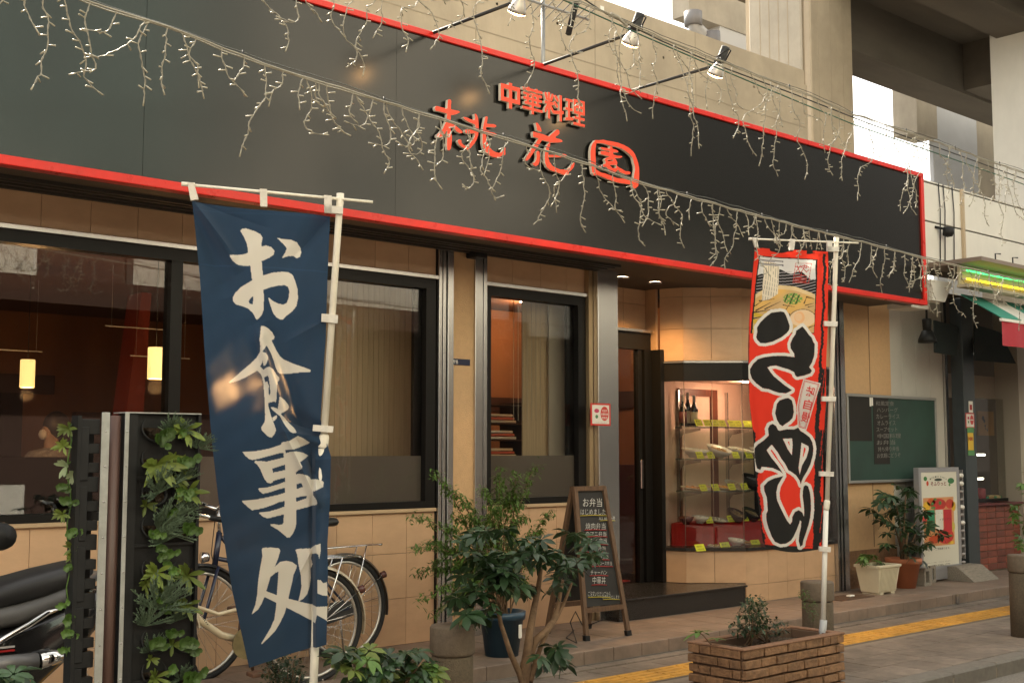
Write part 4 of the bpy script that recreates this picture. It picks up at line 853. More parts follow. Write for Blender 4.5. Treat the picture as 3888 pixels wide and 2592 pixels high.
# ================================================================== FLAGS
def inside(X, Y, poly):
    r = np.zeros(X.shape, bool); n = len(poly); j = n-1
    for i in range(n):
        xi, yi = poly[i]; xj, yj = poly[j]
        if yi != yj: r ^= ((yi > Y) != (yj > Y)) & (X < (xj-xi)*(Y-yi)/(yj-yi)+xi)
        j = i
    return r
def dist(X, Y, poly, lim):
    d = np.full(X.shape, 1e9); n = len(poly)
    for i in range(n):
        ax, ay = poly[i]; bx, by = poly[(i+1) % n]; ex, ey = bx-ax, by-ay; l2 = ex*ex+ey*ey + 1e-9
        t = np.clip(((X-ax)*ex+(Y-ay)*ey)/l2, 0, 1); d = np.minimum(d, (X-ax-t*ex)**2+(Y-ay-t*ey)**2)
    return np.sqrt(d)
def tr(pl, org, s): return [(org[0]+x/s, org[1]+y/s) for x, y in pl]
def edge(pts, v):
    ys = np.array([p[1] for p in pts], float); xs_ = np.array([p[0] for p in pts], float)
    yy = ys[0] + v*(ys[-1]-ys[0]); return np.interp(yy, ys, xs_), yy
def flag_mesh(name, parent, left, right, top_sag, p0, ang, disp, paint, nu, nv, matl, bot=None):
    u = np.linspace(0, 1, nu); v = np.linspace(0, 1, nv); U, V = np.meshgrid(u, v)
    lx, ly = edge(left, V); rx, ry = edge(right, V)
    X = lx + (rx-lx)*U; Yp = ly + (ry-ly)*U
    Yp = Yp + top_sag*np.sin(math.pi*U)*(1-V)
    if bot is not None: Yp = Yp + bot(U)*V**6
    colr = paint(X, Yp)
    a = (X-CX)/F; b_ = -(Yp-CY)/F
    fh = math.cos(PITCH) - b_*math.sin(PITCH); up = math.sin(PITCH) + b_*math.cos(PITCH)
    dx = fh*math.sin(YAW) + a*math.cos(YAW); dy = fh*math.cos(YAW) - a*math.sin(YAW)
    nx, ny = -math.sin(ang), math.cos(ang)
    t = (nx*p0[0]+ny*p0[1])/(nx*dx+ny*dy)
    D = disp(X, Yp, U, V)
    WX = dx*t + nx*D; WY = dy*t + ny*D; WZ = EYE + up*t
    off = abs_loc(parent)
    co = np.stack([WX-off.x, WY-off.y, WZ-off.z], -1).reshape(-1, 3)
    idx = np.arange(nu*nv).reshape(nv, nu)
    fa = np.stack([idx[:-1,:-1], idx[1:,:-1], idx[1:,1:], idx[:-1,1:]], -1).reshape(-1, 4)
    me = bpy.data.meshes.new(name); me.vertices.add(len(co)); me.vertices.foreach_set('co', co.ravel())
    me.loops.add(fa.size); me.loops.foreach_set('vertex_index', fa.ravel().astype(np.int32))
    me.polygons.add(len(fa)); me.polygons.foreach_set('loop_start', np.arange(0, fa.size, 4, dtype=np.int32)); me.polygons.foreach_set('loop_total', np.full(len(fa), 4, np.int32))
    me.update(calc_edges=True); me.polygons.foreach_set('use_smooth', np.ones(len(fa), bool))
    at = me.color_attributes.new('print', 'FLOAT_COLOR', 'POINT')
    at.data.foreach_set('color', np.concatenate([colr.reshape(-1, 3), np.ones((len(co), 1))], 1).astype(np.float32).ravel())
    me.materials.append(matl); o = bpy.data.objects.new(name, me); COL.objects.link(o); o.parent = parent
    return o
def cloth(name, rough=0.85, see=0.05):
    m = bpy.data.materials.new(name); m.use_nodes = True; t = m.node_tree; N = t.nodes; L = t.links; b_ = N['Principled BSDF']
    at = N.new('ShaderNodeAttribute'); at.attribute_name = 'print'
    tc = N.new('ShaderNodeTexCoord'); nz = N.new('ShaderNodeTexNoise'); nz.inputs['Scale'].default_value = 420; L.new(tc.outputs['Object'], nz.inputs['Vector'])
    n2 = N.new('ShaderNodeTexNoise'); n2.inputs['Scale'].default_value = 3; L.new(tc.outputs['Object'], n2.inputs['Vector'])
    mr = N.new('ShaderNodeMapRange'); mr.inputs['To Min'].default_value = 0.86; mr.inputs['To Max'].default_value = 1.1; L.new(n2.outputs['Fac'], mr.inputs[0])
    h = N.new('ShaderNodeHueSaturation'); L.new(at.outputs['Color'], h.inputs['Color']); L.new(mr.outputs[0], h.inputs['Value'])
    L.new(h.outputs[0], b_.inputs['Base Color']); b_.inputs['Roughness'].default_value = rough; b_.inputs['Specular IOR Level'].default_value = 0.2
    b_.inputs['Sheen Weight'].default_value = 0.15
    bp = N.new('ShaderNodeBump'); bp.inputs['Strength'].default_value = 0.12; bp.inputs['Distance'].default_value = 0.002; L.new(nz.outputs['Fac'], bp.inputs['Height']); L.new(bp.outputs[0], b_.inputs['Normal'])
    tl = N.new('ShaderNodeBsdfTranslucent'); L.new(h.outputs[0], tl.inputs[0]); m1 = N.new('ShaderNodeMixShader'); m1.inputs[0].default_value = 0.28
    L.new(b_.outputs[0], m1.inputs[1]); L.new(tl.outputs[0], m1.inputs[2]); last = m1
    if see > 0:
        rf = N.new('ShaderNodeBsdfRefraction'); rf.inputs['IOR'].default_value = 1.12; rf.inputs['Roughness'].default_value = 0.45
        m2 = N.new('ShaderNodeMixShader'); m2.inputs[0].default_value = see; L.new(m1.outputs[0], m2.inputs[1]); L.new(rf.outputs[0], m2.inputs[2]); last = m2
    L.new(last.outputs[0], N['Material Output'].inputs[0]); return m
def pole_of(parent, pts, rs, p0, ang):
    return MB().tube([onV(x, y, p0, ang) for x, y in pts], rs, 14).build('pole', m_('pole'), parent)
def loop_tab(parent, quad, p0, ang, front=-0.012):
    n = Vector((-math.sin(ang), math.cos(ang), 0)); ps = [onV(x, y, p0, ang) + n*front for x, y in quad]
    return MB().prism(ps, n*0.024).build('loop_tab', mat('white loop tab', (0.62,0.58,0.52), 0.8, var=0.15, scale=30), parent)

# --- blue flag
B_ANG = R(-29.6); B_P0 = onZ(1205, 2592, 0.5); d = ray(1225, 1700); t = 4.62/d.y; B_P0 = Vector((d.x*t, 4.62, 0))
q = onV(1195, 2900, B_P0, B_ANG)
bf = thing('blue_banner_flag', 'navy blue banner flag with white brush characters on an ivory pole', 'flag', (q.x, q.y, 0))
pole_of(bf, [(1292,735),(1291,770),(1289,790),(1230,1655)], [0.0175,0.0175,0.0155,0.0155], B_P0, B_ANG)
MB().tube([onV(x,y,B_P0,B_ANG) for x, y in ((1232,1648),(1230,1660),(1226,1695),(1224,1702))], [0.019,0.023,0.023,0.020], 14).build('pole_joint', m_('pole'), bf)
MB().tube([onV(x,y,B_P0,B_ANG) for x, y in ((1224,1702),(1190,2600),(1178,2960))], 0.0185, 14).build('lower_pole', m_('pole'), bf)
a = onV(1178,2960,B_P0,B_ANG)
MB().lathe([(0.0,0.0),(0.20,0.0),(0.21,0.02),(0.20,0.09),(0.17,0.13),(0.04,0.15),(0.03,0.22),(0.0,0.22)], (a.x,a.y,0.0), 28).tube([(a.x,a.y,0.1),(a.x,a.y,max(0.23,a.z))], 0.0185, 12).build('pole_base', m_('white'), bf)
MB().tube([onV(x,y,B_P0,B_ANG) + Vector((0,-0.012,0)) for x, y in ((686,701),(1410,769))], 0.0068, 10).tube([onV(x,y,B_P0,B_ANG) + Vector((0,-0.012,0)) for x, y in ((684,700),(735,704))], 0.010, 10).build('crossbar', m_('pole'), bf)
OG = (680,680); S5 = 2.0907; O6 = (740,1230); S6 = 3.3367; O7 = (740,1640); O8 = (740,2030); S8 = 2.79
WH = [tr(P("485,410 500,395 530,393 600,415 645,440 663,470 655,505 652,540 690,532 730,545 757,575 750,605 715,630 655,655 665,770 740,748 810,742 870,745 900,765 920,810 940,880 943,950 930,1010 900,1050 850,1090 825,1117 800,1118 770,1100 745,1065 722,1000 708,950 715,948 740,970 790,995 830,1000 855,985 870,940 874,890 862,860 840,848 790,850 730,862 670,882 672,960 672,1040 655,1085 618,1122 605,1105 588,1070 550,1030 500,1010 450,995 430,970 427,940 445,905 490,860 540,830 580,808 565,690 510,692 460,682 425,655 403,620 405,612 470,605 530,595 548,585 540,520 515,460"), OG, S5),
 tr(P("588,932 565,950 552,972 560,990 583,998 590,960"), OG, S5),
 tr(P("778,475 830,482 890,487 935,505 965,545 970,580 960,615 935,628 910,610 870,612 820,632 818,628 840,590 855,555 830,525"), OG, S5),
 tr(P("835,45 845,28 870,30 930,60 985,115 1008,165 1000,190 970,210 1000,270 1040,350 1080,410 1130,450 1250,505 1400,555 1465,580 1468,600 1455,608 1300,615 1170,630 1080,632 1050,610 1020,550 995,460 960,370 910,282 880,320 855,360 900,380 925,420 925,460 905,510 885,535 868,530 865,510 858,470 850,500 825,540 868,585 900,560 940,548 990,580 1030,640 1070,685 1070,710 1045,740 1040,800 1035,900 1030,970 1020,1000 1005,982 930,1000 930,1040 960,1150 1000,1260 1028,1340 1010,1390 970,1437 930,1425 880,1380 842,1340 840,1310 860,1280 885,1230 890,1150 885,1000 878,880 865,740 850,670 830,630 790,595 720,635 640,680 560,715 480,740 430,745 428,738 480,695 580,610 700,510 780,430 825,360 828,290 818,200 830,120"), O6, S6),
 tr(P("875,680 920,657 935,690 950,800 955,880 940,905 930,870 935,830 935,780 915,730 890,740"), O6, S6),
 tr(P("1070,930 1085,925 1140,970 1180,1020 1192,1055 1175,1085 1085,1140 1140,1190 1200,1260 1260,1320 1285,1365 1275,1380 1240,1383 1200,1360 1160,1310 1130,1265 1095,1200 1075,1165 1030,1130 985,1090 960,1060 970,1050 1010,1058 1048,1075 1060,1000"), O6, S6),
 tr(P("978,1185 1030,1155 1042,1165 1035,1195 995,1235"), O6, S6),
 tr(P("605,250 640,245 800,235 950,205 1090,158 1098,130 1200,108 1300,48 1370,75 1455,130 1440,145 1340,185 1260,215 1140,225 1150,265 1200,250 1280,242 1370,258 1438,295 1400,330 1328,380 1355,430 1350,460 1310,480 1275,510 1285,540 1300,522 1360,530 1420,545 1455,570 1465,600 1520,592 1600,605 1628,630 1620,690 1560,715 1490,745 1490,790 1530,850 1540,890 1530,910 1450,940 1285,985 1285,1150 1275,1210 1240,1290 1200,1335 1170,1335 1130,1300 1060,1240 960,1180 960,1160 1000,1160 1060,1172 1110,1165 1122,1140 1127,1040 1060,1055 920,1088 860,1065 815,1025 820,1015 920,1005 1050,970 1135,940 1138,870 1060,885 980,920 860,960 725,985 660,935 595,870 605,862 740,855 900,825 1060,790 1140,765 1142,705 1080,715 960,755 860,778 820,745 800,715 810,708 920,695 1050,660 1142,625 1142,575 1060,595 990,615 985,635 950,645 915,635 880,590 850,520 825,460 790,410 750,380 765,362 830,362 905,372 1020,345 1128,318 1120,258 1050,270 940,300 830,330 730,352 690,340 640,300"), O7, S6),
 tr(P("978,460 1140,410 1142,478 990,510"), O7, S6), tr(P("1285,660 1345,640 1368,690 1290,720"), O7, S6), tr(P("1283,825 1420,800 1410,835 1285,880"), O7, S6),
 tr(P("708,155 720,135 800,130 890,140 905,165 880,250 845,335 900,285 960,270 1030,285 1080,320 1075,350 1045,420 1030,500 1005,600 990,672 1090,697 1150,712 1280,740 1395,735 1398,890 1285,825 1268,918 1130,845 968,765 950,830 900,930 850,1010 780,1080 705,1148 703,1138 745,1070 800,980 840,890 858,780 862,712 738,650 700,730 670,780 600,835 605,820 640,730 660,620 668,500 690,350 715,220"), O8, S8),
 tr(P("800,440 850,400 885,385 878,500 868,635 755,590"), O8, S8),
 tr(P("1065,160 1080,150 1160,140 1230,140 1270,95 1325,82 1325,160 1310,240 1300,195 1275,180 1240,200 1230,240 1248,310 1225,350 1230,440 1215,540 1190,620 1150,670 1095,705 1110,640 1130,540 1120,420 1095,300 1085,210"), O8, S8),
 tr(P("1290,460 1325,462 1350,495 1390,480 1398,625 1340,620 1290,600"), O8, S8)]
def paint_blue(X, Y):
    w_ = np.zeros(X.shape, bool)
    for pl in WH: w_ ^= inside(X, Y, pl)
    c = np.empty(X.shape + (3,)); c[...] = (0.022, 0.050, 0.098); c[w_] = (0.70, 0.66, 0.58)
    ch = (np.abs(Y - (1003 + 0.06*(X-760))) < 3) | (np.abs(Y - (800 + 0.055*(X-760))) < 2)
    c[ch & ~w_] *= 1.25
    return c
def gauss(X, Y, x0, y0, x1, y1, wd):
    ex, ey = x1-x0, y1-y0; l = math.hypot(ex, ey); s_ = ((X-x0)*ex+(Y-y0)*ey)/l; q_ = ((X-x0)*ey-(Y-y0)*ex)/l
    return np.exp(-(q_/wd)**2)*np.clip(np.minimum(s_+30, l+30-s_)/60, 0, 1)
def disp_blue(X, Y, U, V):
    d_ = 0.018*np.sin(V*9+U*3)*U*(1-U) + 0.012*np.sin(U*7+V*4)
    d_ -= 0.030*gauss(X, Y, 735,770, 900,1010, 22) - 0.02*gauss(X, Y, 735,770, 860,1100, 30)
    d_ += 0.022*gauss(X, Y, 1250,815, 1090,1010, 30)
    d_ -= 0.030*gauss(X, Y, 975,1260, 1205,1900, 26) - 0.022*gauss(X, Y, 1020,1250, 1230,1850, 34)
    d_ += 0.025*gauss(X, Y, 1235,1640, 1080,1560, 26) - 0.025*gauss(X, Y, 1235,1690, 1110,1650, 20)
    d_ -= 0.042*np.clip((X-1186)/12, 0, 1)**0.7*np.clip((V-0.54)/0.03, 0, 1)        # sleeve wrapped round the pole
    d_ += 0.016*np.exp(-((X-1184)/9)**2)*np.clip((V-0.54)/0.03, 0, 1)
    d_ += 0.010*gauss(X, Y, 880,2100, 1200,2010, 40)
    def crease(x0, y0, x1, y1, w_, s_):
        ex, ey = x1-x0, y1-y0; l = math.hypot(ex, ey); t_ = ((X-x0)*ex+(Y-y0)*ey)/l; q_ = ((X-x0)*ey-(Y-y0)*ex)/l
        return s_*np.exp(-np.abs(q_)/w_)*np.clip(np.minimum(t_+40, l+40-t_)/80, 0, 1)
    d_ -= crease(1060,1600, 1205,1905, 26, 0.040); d_ += crease(1095,1610, 1225,1850, 30, 0.030)
    d_ -= crease(735,768, 880,960, 16, 0.020); d_ += crease(745,766, 1000,860, 18, 0.012)
    d_ += crease(1252,818, 1130,960, 18, 0.018); d_ -= crease(1240,1215, 1100,1290, 18, 0.014)
    d_ += crease(1225,1640, 1060,1590, 16, 0.026); d_ -= crease(1228,1660, 1090,1640, 14, 0.024)
    d_ += crease(960,1250, 1010,1500, 20, 0.010); d_ -= crease(1195,2060, 1130,2190, 16, 0.016)
    d_ += 0.003*np.sin(X*0.05+Y*0.021)*np.sin(Y*0.033-X*0.012)
    return d_ - 0.012
fl = flag_mesh('cloth', bf, [(730,766),(740,860),(759,1053),(783,1426),(807,1700),(830,1900),(860,2110),(883,2245),(946,2530)],
  [(1254,819),(1244,1043),(1237,1278),(1231,1365),(1217,1590),(1232,1650),(1254,1730),(1250,1900),(1240,2060),(1242,2170),(1236,2437)],
  6, B_P0, B_ANG, disp_blue, paint_blue, 260, 820, cloth('navy banner cloth', see=0.022))
for qd in ([(712,697),(738,700),(755,762),(725,766)], [(986,722),(1014,724),(1015,790),(988,788)], [(1229,746),(1258,748),(1258,812),(1231,810)], [(1231,784),(1301,790),(1300,817),(1231,811)], [(1220,1193),(1282,1199),(1280,1230),(1219,1223)], [(1188,1612),(1265,1618),(1262,1642),(1186,1636)]): loop_tab(bf, qd, B_P0, B_ANG, -0.032)

# --- red ramen flag
R_ANG = R(-39); R_P0 = onY(3128, 2403, 4.57)
rf_ = thing('red_banner_flag', 'red and black noodle banner flag on a white pole standing in the brick planter', 'flag', tuple(R_P0))
pole_of(rf_, [(3176,902),(3175,940),(3140,1905)], [0.0175,0.0145,0.0145], R_P0, R_ANG)
MB().tube([onV(x,y,R_P0,R_ANG) for x, y in ((3141,1898),(3140,1905),(3137,1928),(3136,1936))], [0.016,0.020,0.020,0.017], 14).build('pole_joint', m_('pole'), rf_)
MB().tube([onV(x,y,R_P0,R_ANG) for x, y in ((3136,1936),(3125,2360))], 0.0165, 14).build('lower_pole', m_('white'), rf_)
MB().tube([onV(x,y,R_P0,R_ANG) for x, y in ((3127,2352),(3123,2398),(3122,2440))], 0.023, 14).build('pole_holder', mat('grey pvc pipe', (0.42,0.43,0.44)), rf_)
MB().tube([onV(x,y,R_P0,R_ANG)+Vector((0,-0.014,0)) for x, y in ((2838,908),(3252,924))], 0.0058, 10).tube([onV(x,y,R_P0,R_ANG)+Vector((0,-0.014,0)) for x, y in ((2836,908),(2866,909))], 0.010, 10).build('crossbar', m_('pole'), rf_)
OB = (2820,1180); OC = (2820,1420); OD = (2820,1720); OA = (2820,890); SR = 3.92
BK = [tr(P("430,25 560,10 610,20 640,70 670,150 690,220 685,280 650,330 560,400 440,460 330,485 260,480 215,430 200,390 215,310 210,250 260,170 340,90"), OB, SR),
 tr(P("870,235 910,280 965,360 1010,400 1040,470 1058,490 1058,600 1050,680 1020,770 975,840 1025,890 1000,930 900,965 800,985 770,960 755,915 680,880 600,855 530,830 480,815 400,825 360,845 400,910 450,970 600,1100 720,1180 690,1200 630,1228 530,1220 450,1195 380,1165 290,1150 200,1080 140,1010 110,930 105,870 150,790 220,720 310,690 450,672 600,672 755,690 750,640 700,560 695,490 730,410 770,350 780,300"), OB, SR),
 tr(P("665,355 720,390 745,470 755,570 735,650 690,700 630,740 585,775 540,745 500,680 475,580 490,500 500,440 540,390 610,365"), OC, SR),
 tr(P("375,810 400,755 440,738 490,770 520,830 545,840 640,820 760,820 825,790 860,840 930,885 1000,940 1040,1010 1055,1100 1045,1200 1010,1330 960,1440 900,1530 870,1590 855,1641 835,1580 780,1500 710,1450 665,1425 620,1330 560,1250 510,1160 440,1060 425,1050 360,1130 430,1250 500,1340 560,1430 585,1480 540,1440 440,1395 290,1375 270,1425 230,1400 205,1300 190,1200 195,1100 240,1040 330,970 385,910"), OC, SR),
 tr(P("590,335 460,370 380,410 315,480 320,560 350,650 360,850 340,900 345,1000 370,1110 410,1230 460,1310 540,1345 620,1335 700,1290 740,1240 790,1140 830,1040 840,995 862,1010 858,1100 835,1200 825,1300 850,1390 890,1360 900,1290 940,1190 985,1060 1010,950 1020,830 1015,700 1000,580 975,490 940,470 905,490 890,560 885,640 900,760 910,880 905,940 880,880 820,840 760,870 720,940 715,1010 685,1050 640,1000 590,910 540,800 495,690 485,580 510,470 550,400"), OD, SR)]
HO = [tr(P("590,960 725,955 735,1050 720,1200 660,1110"), OC, SR), tr(P("875,1020 980,1070 985,1120 950,1240 880,1360 840,1490 825,1390 850,1240"), OC, SR)]
STAMP = tr(P("895,80 1155,140 940,830 825,790 810,480 850,260"), OC, SR)
def paint_red(X, Y):
    rn = np.random.RandomState(3)
    RED = (0.78,0.045,0.022); BLK = (0.020,0.019,0.018); WHT = (0.72,0.69,0.64)
    c = np.empty(X.shape+(3,)); c[...] = RED
    wob = 5*np.sin(Y*0.05)+3*np.sin(Y*0.13+1)+2*np.sin(Y*0.41)
    # brushed black bands on the right, the top and the bottom
    xl = np.interp(Y, [940,1290,1500,1640,1770,2100], [3128,3112,3103,3095,3092,3088]); xr = np.interp(Y, [940,1290,1500,1640,1770,2100], [3138,3122,3117,3115,3118,3111])
    dry = (np.sin(X*1.9+np.sin(Y*0.02)*4)+np.sin(Y*0.07+X*0.6)) > -1.0
    c[(X > xl+0.35*wob) & (X < xr+0.5*wob)] = BLK
    c[(X > xr-4) & (X < xr+16) & (Y > 1400) & dry & (np.sin(Y*0.023) > -0.2)] = BLK
    topb = 928+0.05*(X-2875); c[(Y < topb+24+4*np.sin(X*0.06)) & ((Y < topb+14) | (np.sin(X*0.045) > -0.4))] = BLK
    c[(Y < topb+22) & (Y > topb+14) & (X > 3085)] = RED
    c[(Y > 2066+0.04*(X-2900)) & ~((Y > 2074) & (Y < 2082) & (X > 3045) & (X < 3088))] = BLK
    lx = np.interp(Y, [944,1222,1435,1522,1675,1771,1899,2052,2100],[2863,2845,2842,2845,2866,2871,2881,2897,2910])
    c[(X < lx+6+0.6*wob) & (Y > 1630)] = BLK
    c[(X < lx+2) & (Y < 1630)] = (0.2,0.02,0.015)
    # picture of a noodle bowl
    pic = tr(P("232,318 1122,372 1045,1480 118,1470"), OA, SR); ip = inside(X, Y, pic)
    pin = tr(P("246,335 1092,385 1042,1470 145,1470"), OA, SR); ii = inside(X, Y, pin)
    c[ip] = BLK; c[ii] = (0.70,0.68,0.66)
    ax, ay = (X-2820)*SR, (Y-890)*SR
    bowl_top = 545 + ((ax-560)**2)*0.00045*np.where(ax > 560, 1.0, 1.8); soup_top = bowl_top + 250 - 40*np.cos((ax-600)*0.003)
    c[ii & (ay > bowl_top+30*np.sin(ax*0.02))] = BLK
    st = (np.sin(ay*0.14+ax*0.02+3*np.sin(ax*0.006)) > 0.78); c[ii & (ay > bowl_top) & st] = (0.42,0.40,0.42)
    soup = ii & (ay > soup_top); c[soup] = (0.66,0.40,0.12)
    tn = np.clip(np.sin(ax*0.011+ay*0.017)*0.5+0.5, 0, 1)[..., None]; c[soup] = (c*(0.75+0.35*tn) + 0.10*(1-tn))[soup]
    c[soup & (ay < soup_top+60)] = (0.72,0.55,0.30)
    c[soup & (ay > 1150) & (ax < 380) & (np.sin(ay*0.06-ax*0.02) < 0.3)] = (0.62,0.42,0.05)
    for (x0, y0, x1, y1, w1) in ((160,1080,330,960,7),(200,1130,420,1010,9),(330,1110,560,1000,8),(150,1160,420,1120,10),(160,1250,330,1210,9),(250,985,470,960,8),(600,1050,760,1080,6),(900,1030,940,940,8),(940,935,1050,965,9),(920,1060,1040,1030,7),(960,1085,1040,1070,6),(640,1120,690,1040,6),(970,1390,1045,1360,8),(690,1180,700,1260,6)):
        ex, ey = x1-x0, y1-y0; t_ = np.clip(((ax-x0)*ex+(ay-y0)*ey)/(ex*ex+ey*ey), 0, 1); c[ii & (((ax-x0-t_*ex)**2+(ay-y0-t_*ey)**2) < (w1*(1.1-0.8*t_))**2)] = (0.05,0.03,0.02)
    gr = (((ax-740)/140)**2+((ay-960)/85)**2) < 1; c[gr & ii & (np.sin(ax*0.09)*np.sin(ay*0.1) > -0.25)] = (0.20,0.36,0.08); c[gr & ii & (np.sin(ax*0.075+ay*0.03) > 0.7)] = (0.05,0.10,0.03)
    eg = (((ax-880)/190)**2+((ay-1250)/130)**2) < 1; c[eg & ii] = (0.80,0.58,0.36); yk = (((ax-830)/75)**2+((ay-1240)/85)**2) < 1; c[yk & ii] = (0.82,0.47,0.24); yk = (((ax-815)/52)**2+((ay-1235)/60)**2) < 1; c[yk & ii] = (0.80,0.54,0.32)
    eo = np.abs(np.sqrt(((ax-880)/190)**2+((ay-1250)/130)**2)-1) < 0.03; c[eo & ii & (ay < 1250)] = (0.1,0.05,0.02)
    nd = inside(ax, ay, [(310,380),(555,450),(520,885),(400,965),(290,985)]); c[nd & ii] = (0.76,0.68,0.54)
    c[nd & ii & (np.abs(np.sin((ax+0.06*ay)*0.085+0.8*np.sin(ay*0.008))) < 0.17)] = (0.03,0.02,0.02)
    for y0 in (385, 440):
        cs = (np.abs(ay-(y0+0.05*(ax-240)+(0 if y0 < 400 else 0))) < 13) & (ax > 235) & (ax < 612); c[cs & ii] = (0.06,0.055,0.06)
        cs = (np.abs(ay-(y0+0.05*(ax-240)+3)) < 6) & (ax > 235) & (ax < 600); c[cs & ii] = (0.5,0.48,0.5)
    # red seal
    sx, sy = ax-770+0.14*(ay-430), ay-430-0.03*(ax-770)
    sb_ = (np.abs(sx-135) < 122) & (np.abs(sy-143) < 150); br = (np.abs(np.abs(sx-135)-118) < 4) | (np.abs(np.abs(sy-143)-146) < 4)
    c[sb_ & br] = (0.5,0.05,0.04)
    for (x0, y0, x1, y1) in ((40,30,95,130),(95,30,35,130),(25,55,105,55),(150,20,150,60),(115,60,190,60),(190,60,190,35),(190,35,115,35),(115,35,115,60),(150,60,120,125),(150,85,200,125),(205,40,225,60),(230,90,205,110),(30,180,210,175),(120,150,120,210),(40,215,210,215),(40,215,40,270),(210,215,210,270),(40,270,210,268),(60,240,190,240)):
        ex, ey = x1-x0, y1-y0; l2 = ex*ex+ey*ey; t_ = np.clip(((sx-x0)*ex+(sy-y0)*ey)/l2, 0, 1)
        c[((sx-x0-t_*ex)**2+(sy-y0-t_*ey)**2) < 30] = (0.5,0.05,0.04)
    # letters: black with a white edge
    blk = np.zeros(X.shape, bool); near = np.full(X.shape, 1e9)
    for pl in BK: blk |= inside(X, Y, pl); near = np.minimum(near, dist(X, Y, pl, 12))
    for pl in HO: h_ = inside(X, Y, pl); blk &= ~h_; near = np.minimum(near, dist(X, Y, pl, 12))
    rag = 0.9*np.sin(X*0.9+Y*0.5)+0.7*np.sin(Y*1.1-X*0.3)
    # the halo does not run over the stamp
    stp = inside(X, Y, STAMP)
    c[(near+0.4*rag < 11.5) & ~blk] = WHT; c[blk & (near > 0.3+0.3*rag)] = BLK
    ds = dist(X, Y, STAMP, 12); c[stp] = WHT; c[stp & (ds > 2.5) & (ds < 5)] = (0.55,0.05,0.05); c[stp & (ds > 7) & (ds < 8.3)] = (0.55,0.05,0.05)
    c[~stp & (ds < 1.8)] = WHT
    return c
def disp_red(X, Y, U, V):
    d_ = 0.014*np.sin(U*6+V*3)*(0.4+V) + 0.010*np.sin(V*11+U*2)
    d_ += 0.014*gauss(X, Y, 3134,945, 3040,1100, 24) - 0.016*gauss(X, Y, 2870,940, 2930,1120, 22)
    d_ += 0.03*np.exp(-((U-0.02)/0.05)**2)*V
    d_ += 0.004*np.sin(X*0.09+Y*0.02)*np.sin(Y*0.03) + 0.006*np.exp(-((X-3010-0.1*(Y-1400))/22)**2)
    return d_ - 0.01
flag_mesh('cloth', rf_, [(2863,938),(2845,1222),(2840,1308),(2842,1435),(2846,1522),(2866,1675),(2871,1771),(2881,1899),(2897,2052),(2908,2077)],
  [(3144,948),(3139,1288),(3136,1384),(3138,1522),(3126,1726),(3126,1848),(3118,2084)], 4, R_P0, R_ANG, disp_red, paint_red, 220, 900, cloth('red banner cloth', see=0.0), bot=lambda U: 14*np.sin(math.pi*U))
for qd in ([(2852,905),(2868,906),(2876,940),(2864,942)], [(2996,910),(3016,911),(3010,952),(2994,952)], [(3136,916),(3155,917),(3155,957),(3137,956)], [(3137,938),(3182,940),(3180,958),(3137,956)], [(3124,1220),(3176,1222),(3174,1241),(3124,1239)], [(3116,1505),(3170,1506),(3168,1524),(3117,1523)], [(3107,1788),(3161,1790),(3160,1808),(3107,1806)], [(3106,2072),(3150,2075),(3148,2094),(3106,2090)]): loop_tab(rf_, qd, R_P0, R_ANG, -0.030)
n_ = Vector((math.sin(R_ANG), -math.cos(R_ANG), 0))
for ch, (x, y) in zip('味自慢', ((905,320),(872,518),(838,700))):
    p0 = onV(OC[0]+x/SR, OC[1]+y/SR, R_P0, R_ANG); p1 = onV(OC[0]+(x+118)/SR, OC[1]+(y+28)/SR, R_P0, R_ANG); p2 = onV(OC[0]+(x+32)/SR, OC[1]+(y-148)/SR, R_P0, R_ANG)
    text_on(ch, 'stamp_character', rf_, p1 + n_*0.038, p0-p1, p2-p0, (p1-p0).length*1.05, (p2-p0).length, mat('dark red print', (0.5,0.035,0.03), 0.8), bold=0.018)

# ================================================================== STREET FURNITURE
# --- bollards (one built, others copied)
def bollard(loc, label):
    o = thing('bollard', label, 'bollard', loc, 'round bollards along the kerb')
    return o
BOL = [((3.78,4.70,0),'round pebble bollard in front of the nandina, half hidden by dark leaves'),((7.18,4.93,0),'round pebble bollard behind the brick planter with a trailing weed'),((9.80,4.75,0),'round pebble bollard cut by the right edge of the picture')]
b0 = bollard((0,0,0), BOL[0][1])
bd = MB().lathe([(0.0,-0.05),(0.103,-0.05),(0.103,0.50),(0.098,0.51)], n=36).build('body', m_('bollard'), b0)
bc_ = MB().lathe([(0.094,0.51),(0.108,0.52),(0.110,0.53),(0.110,0.645),(0.104,0.655),(0.0,0.656)], n=36).build('cap', mat('smooth brown concrete cap', (0.135,0.102,0.07), 0.8, var=0.25, scale=40, stain=0.2, bump=0.25, bscale=120), b0)
b0.location = BOL[0][0]
for loc, lb in BOL[1:]:
    o = b0.copy(); COL.objects.link(o); o['label'] = lb; o.location = loc
    if loc[0] == 7.18: o.scale = (1.03,1.03,0.93)
    for ch in (bd, bc_): c2 = ch.copy(); COL.objects.link(c2); c2.parent = o

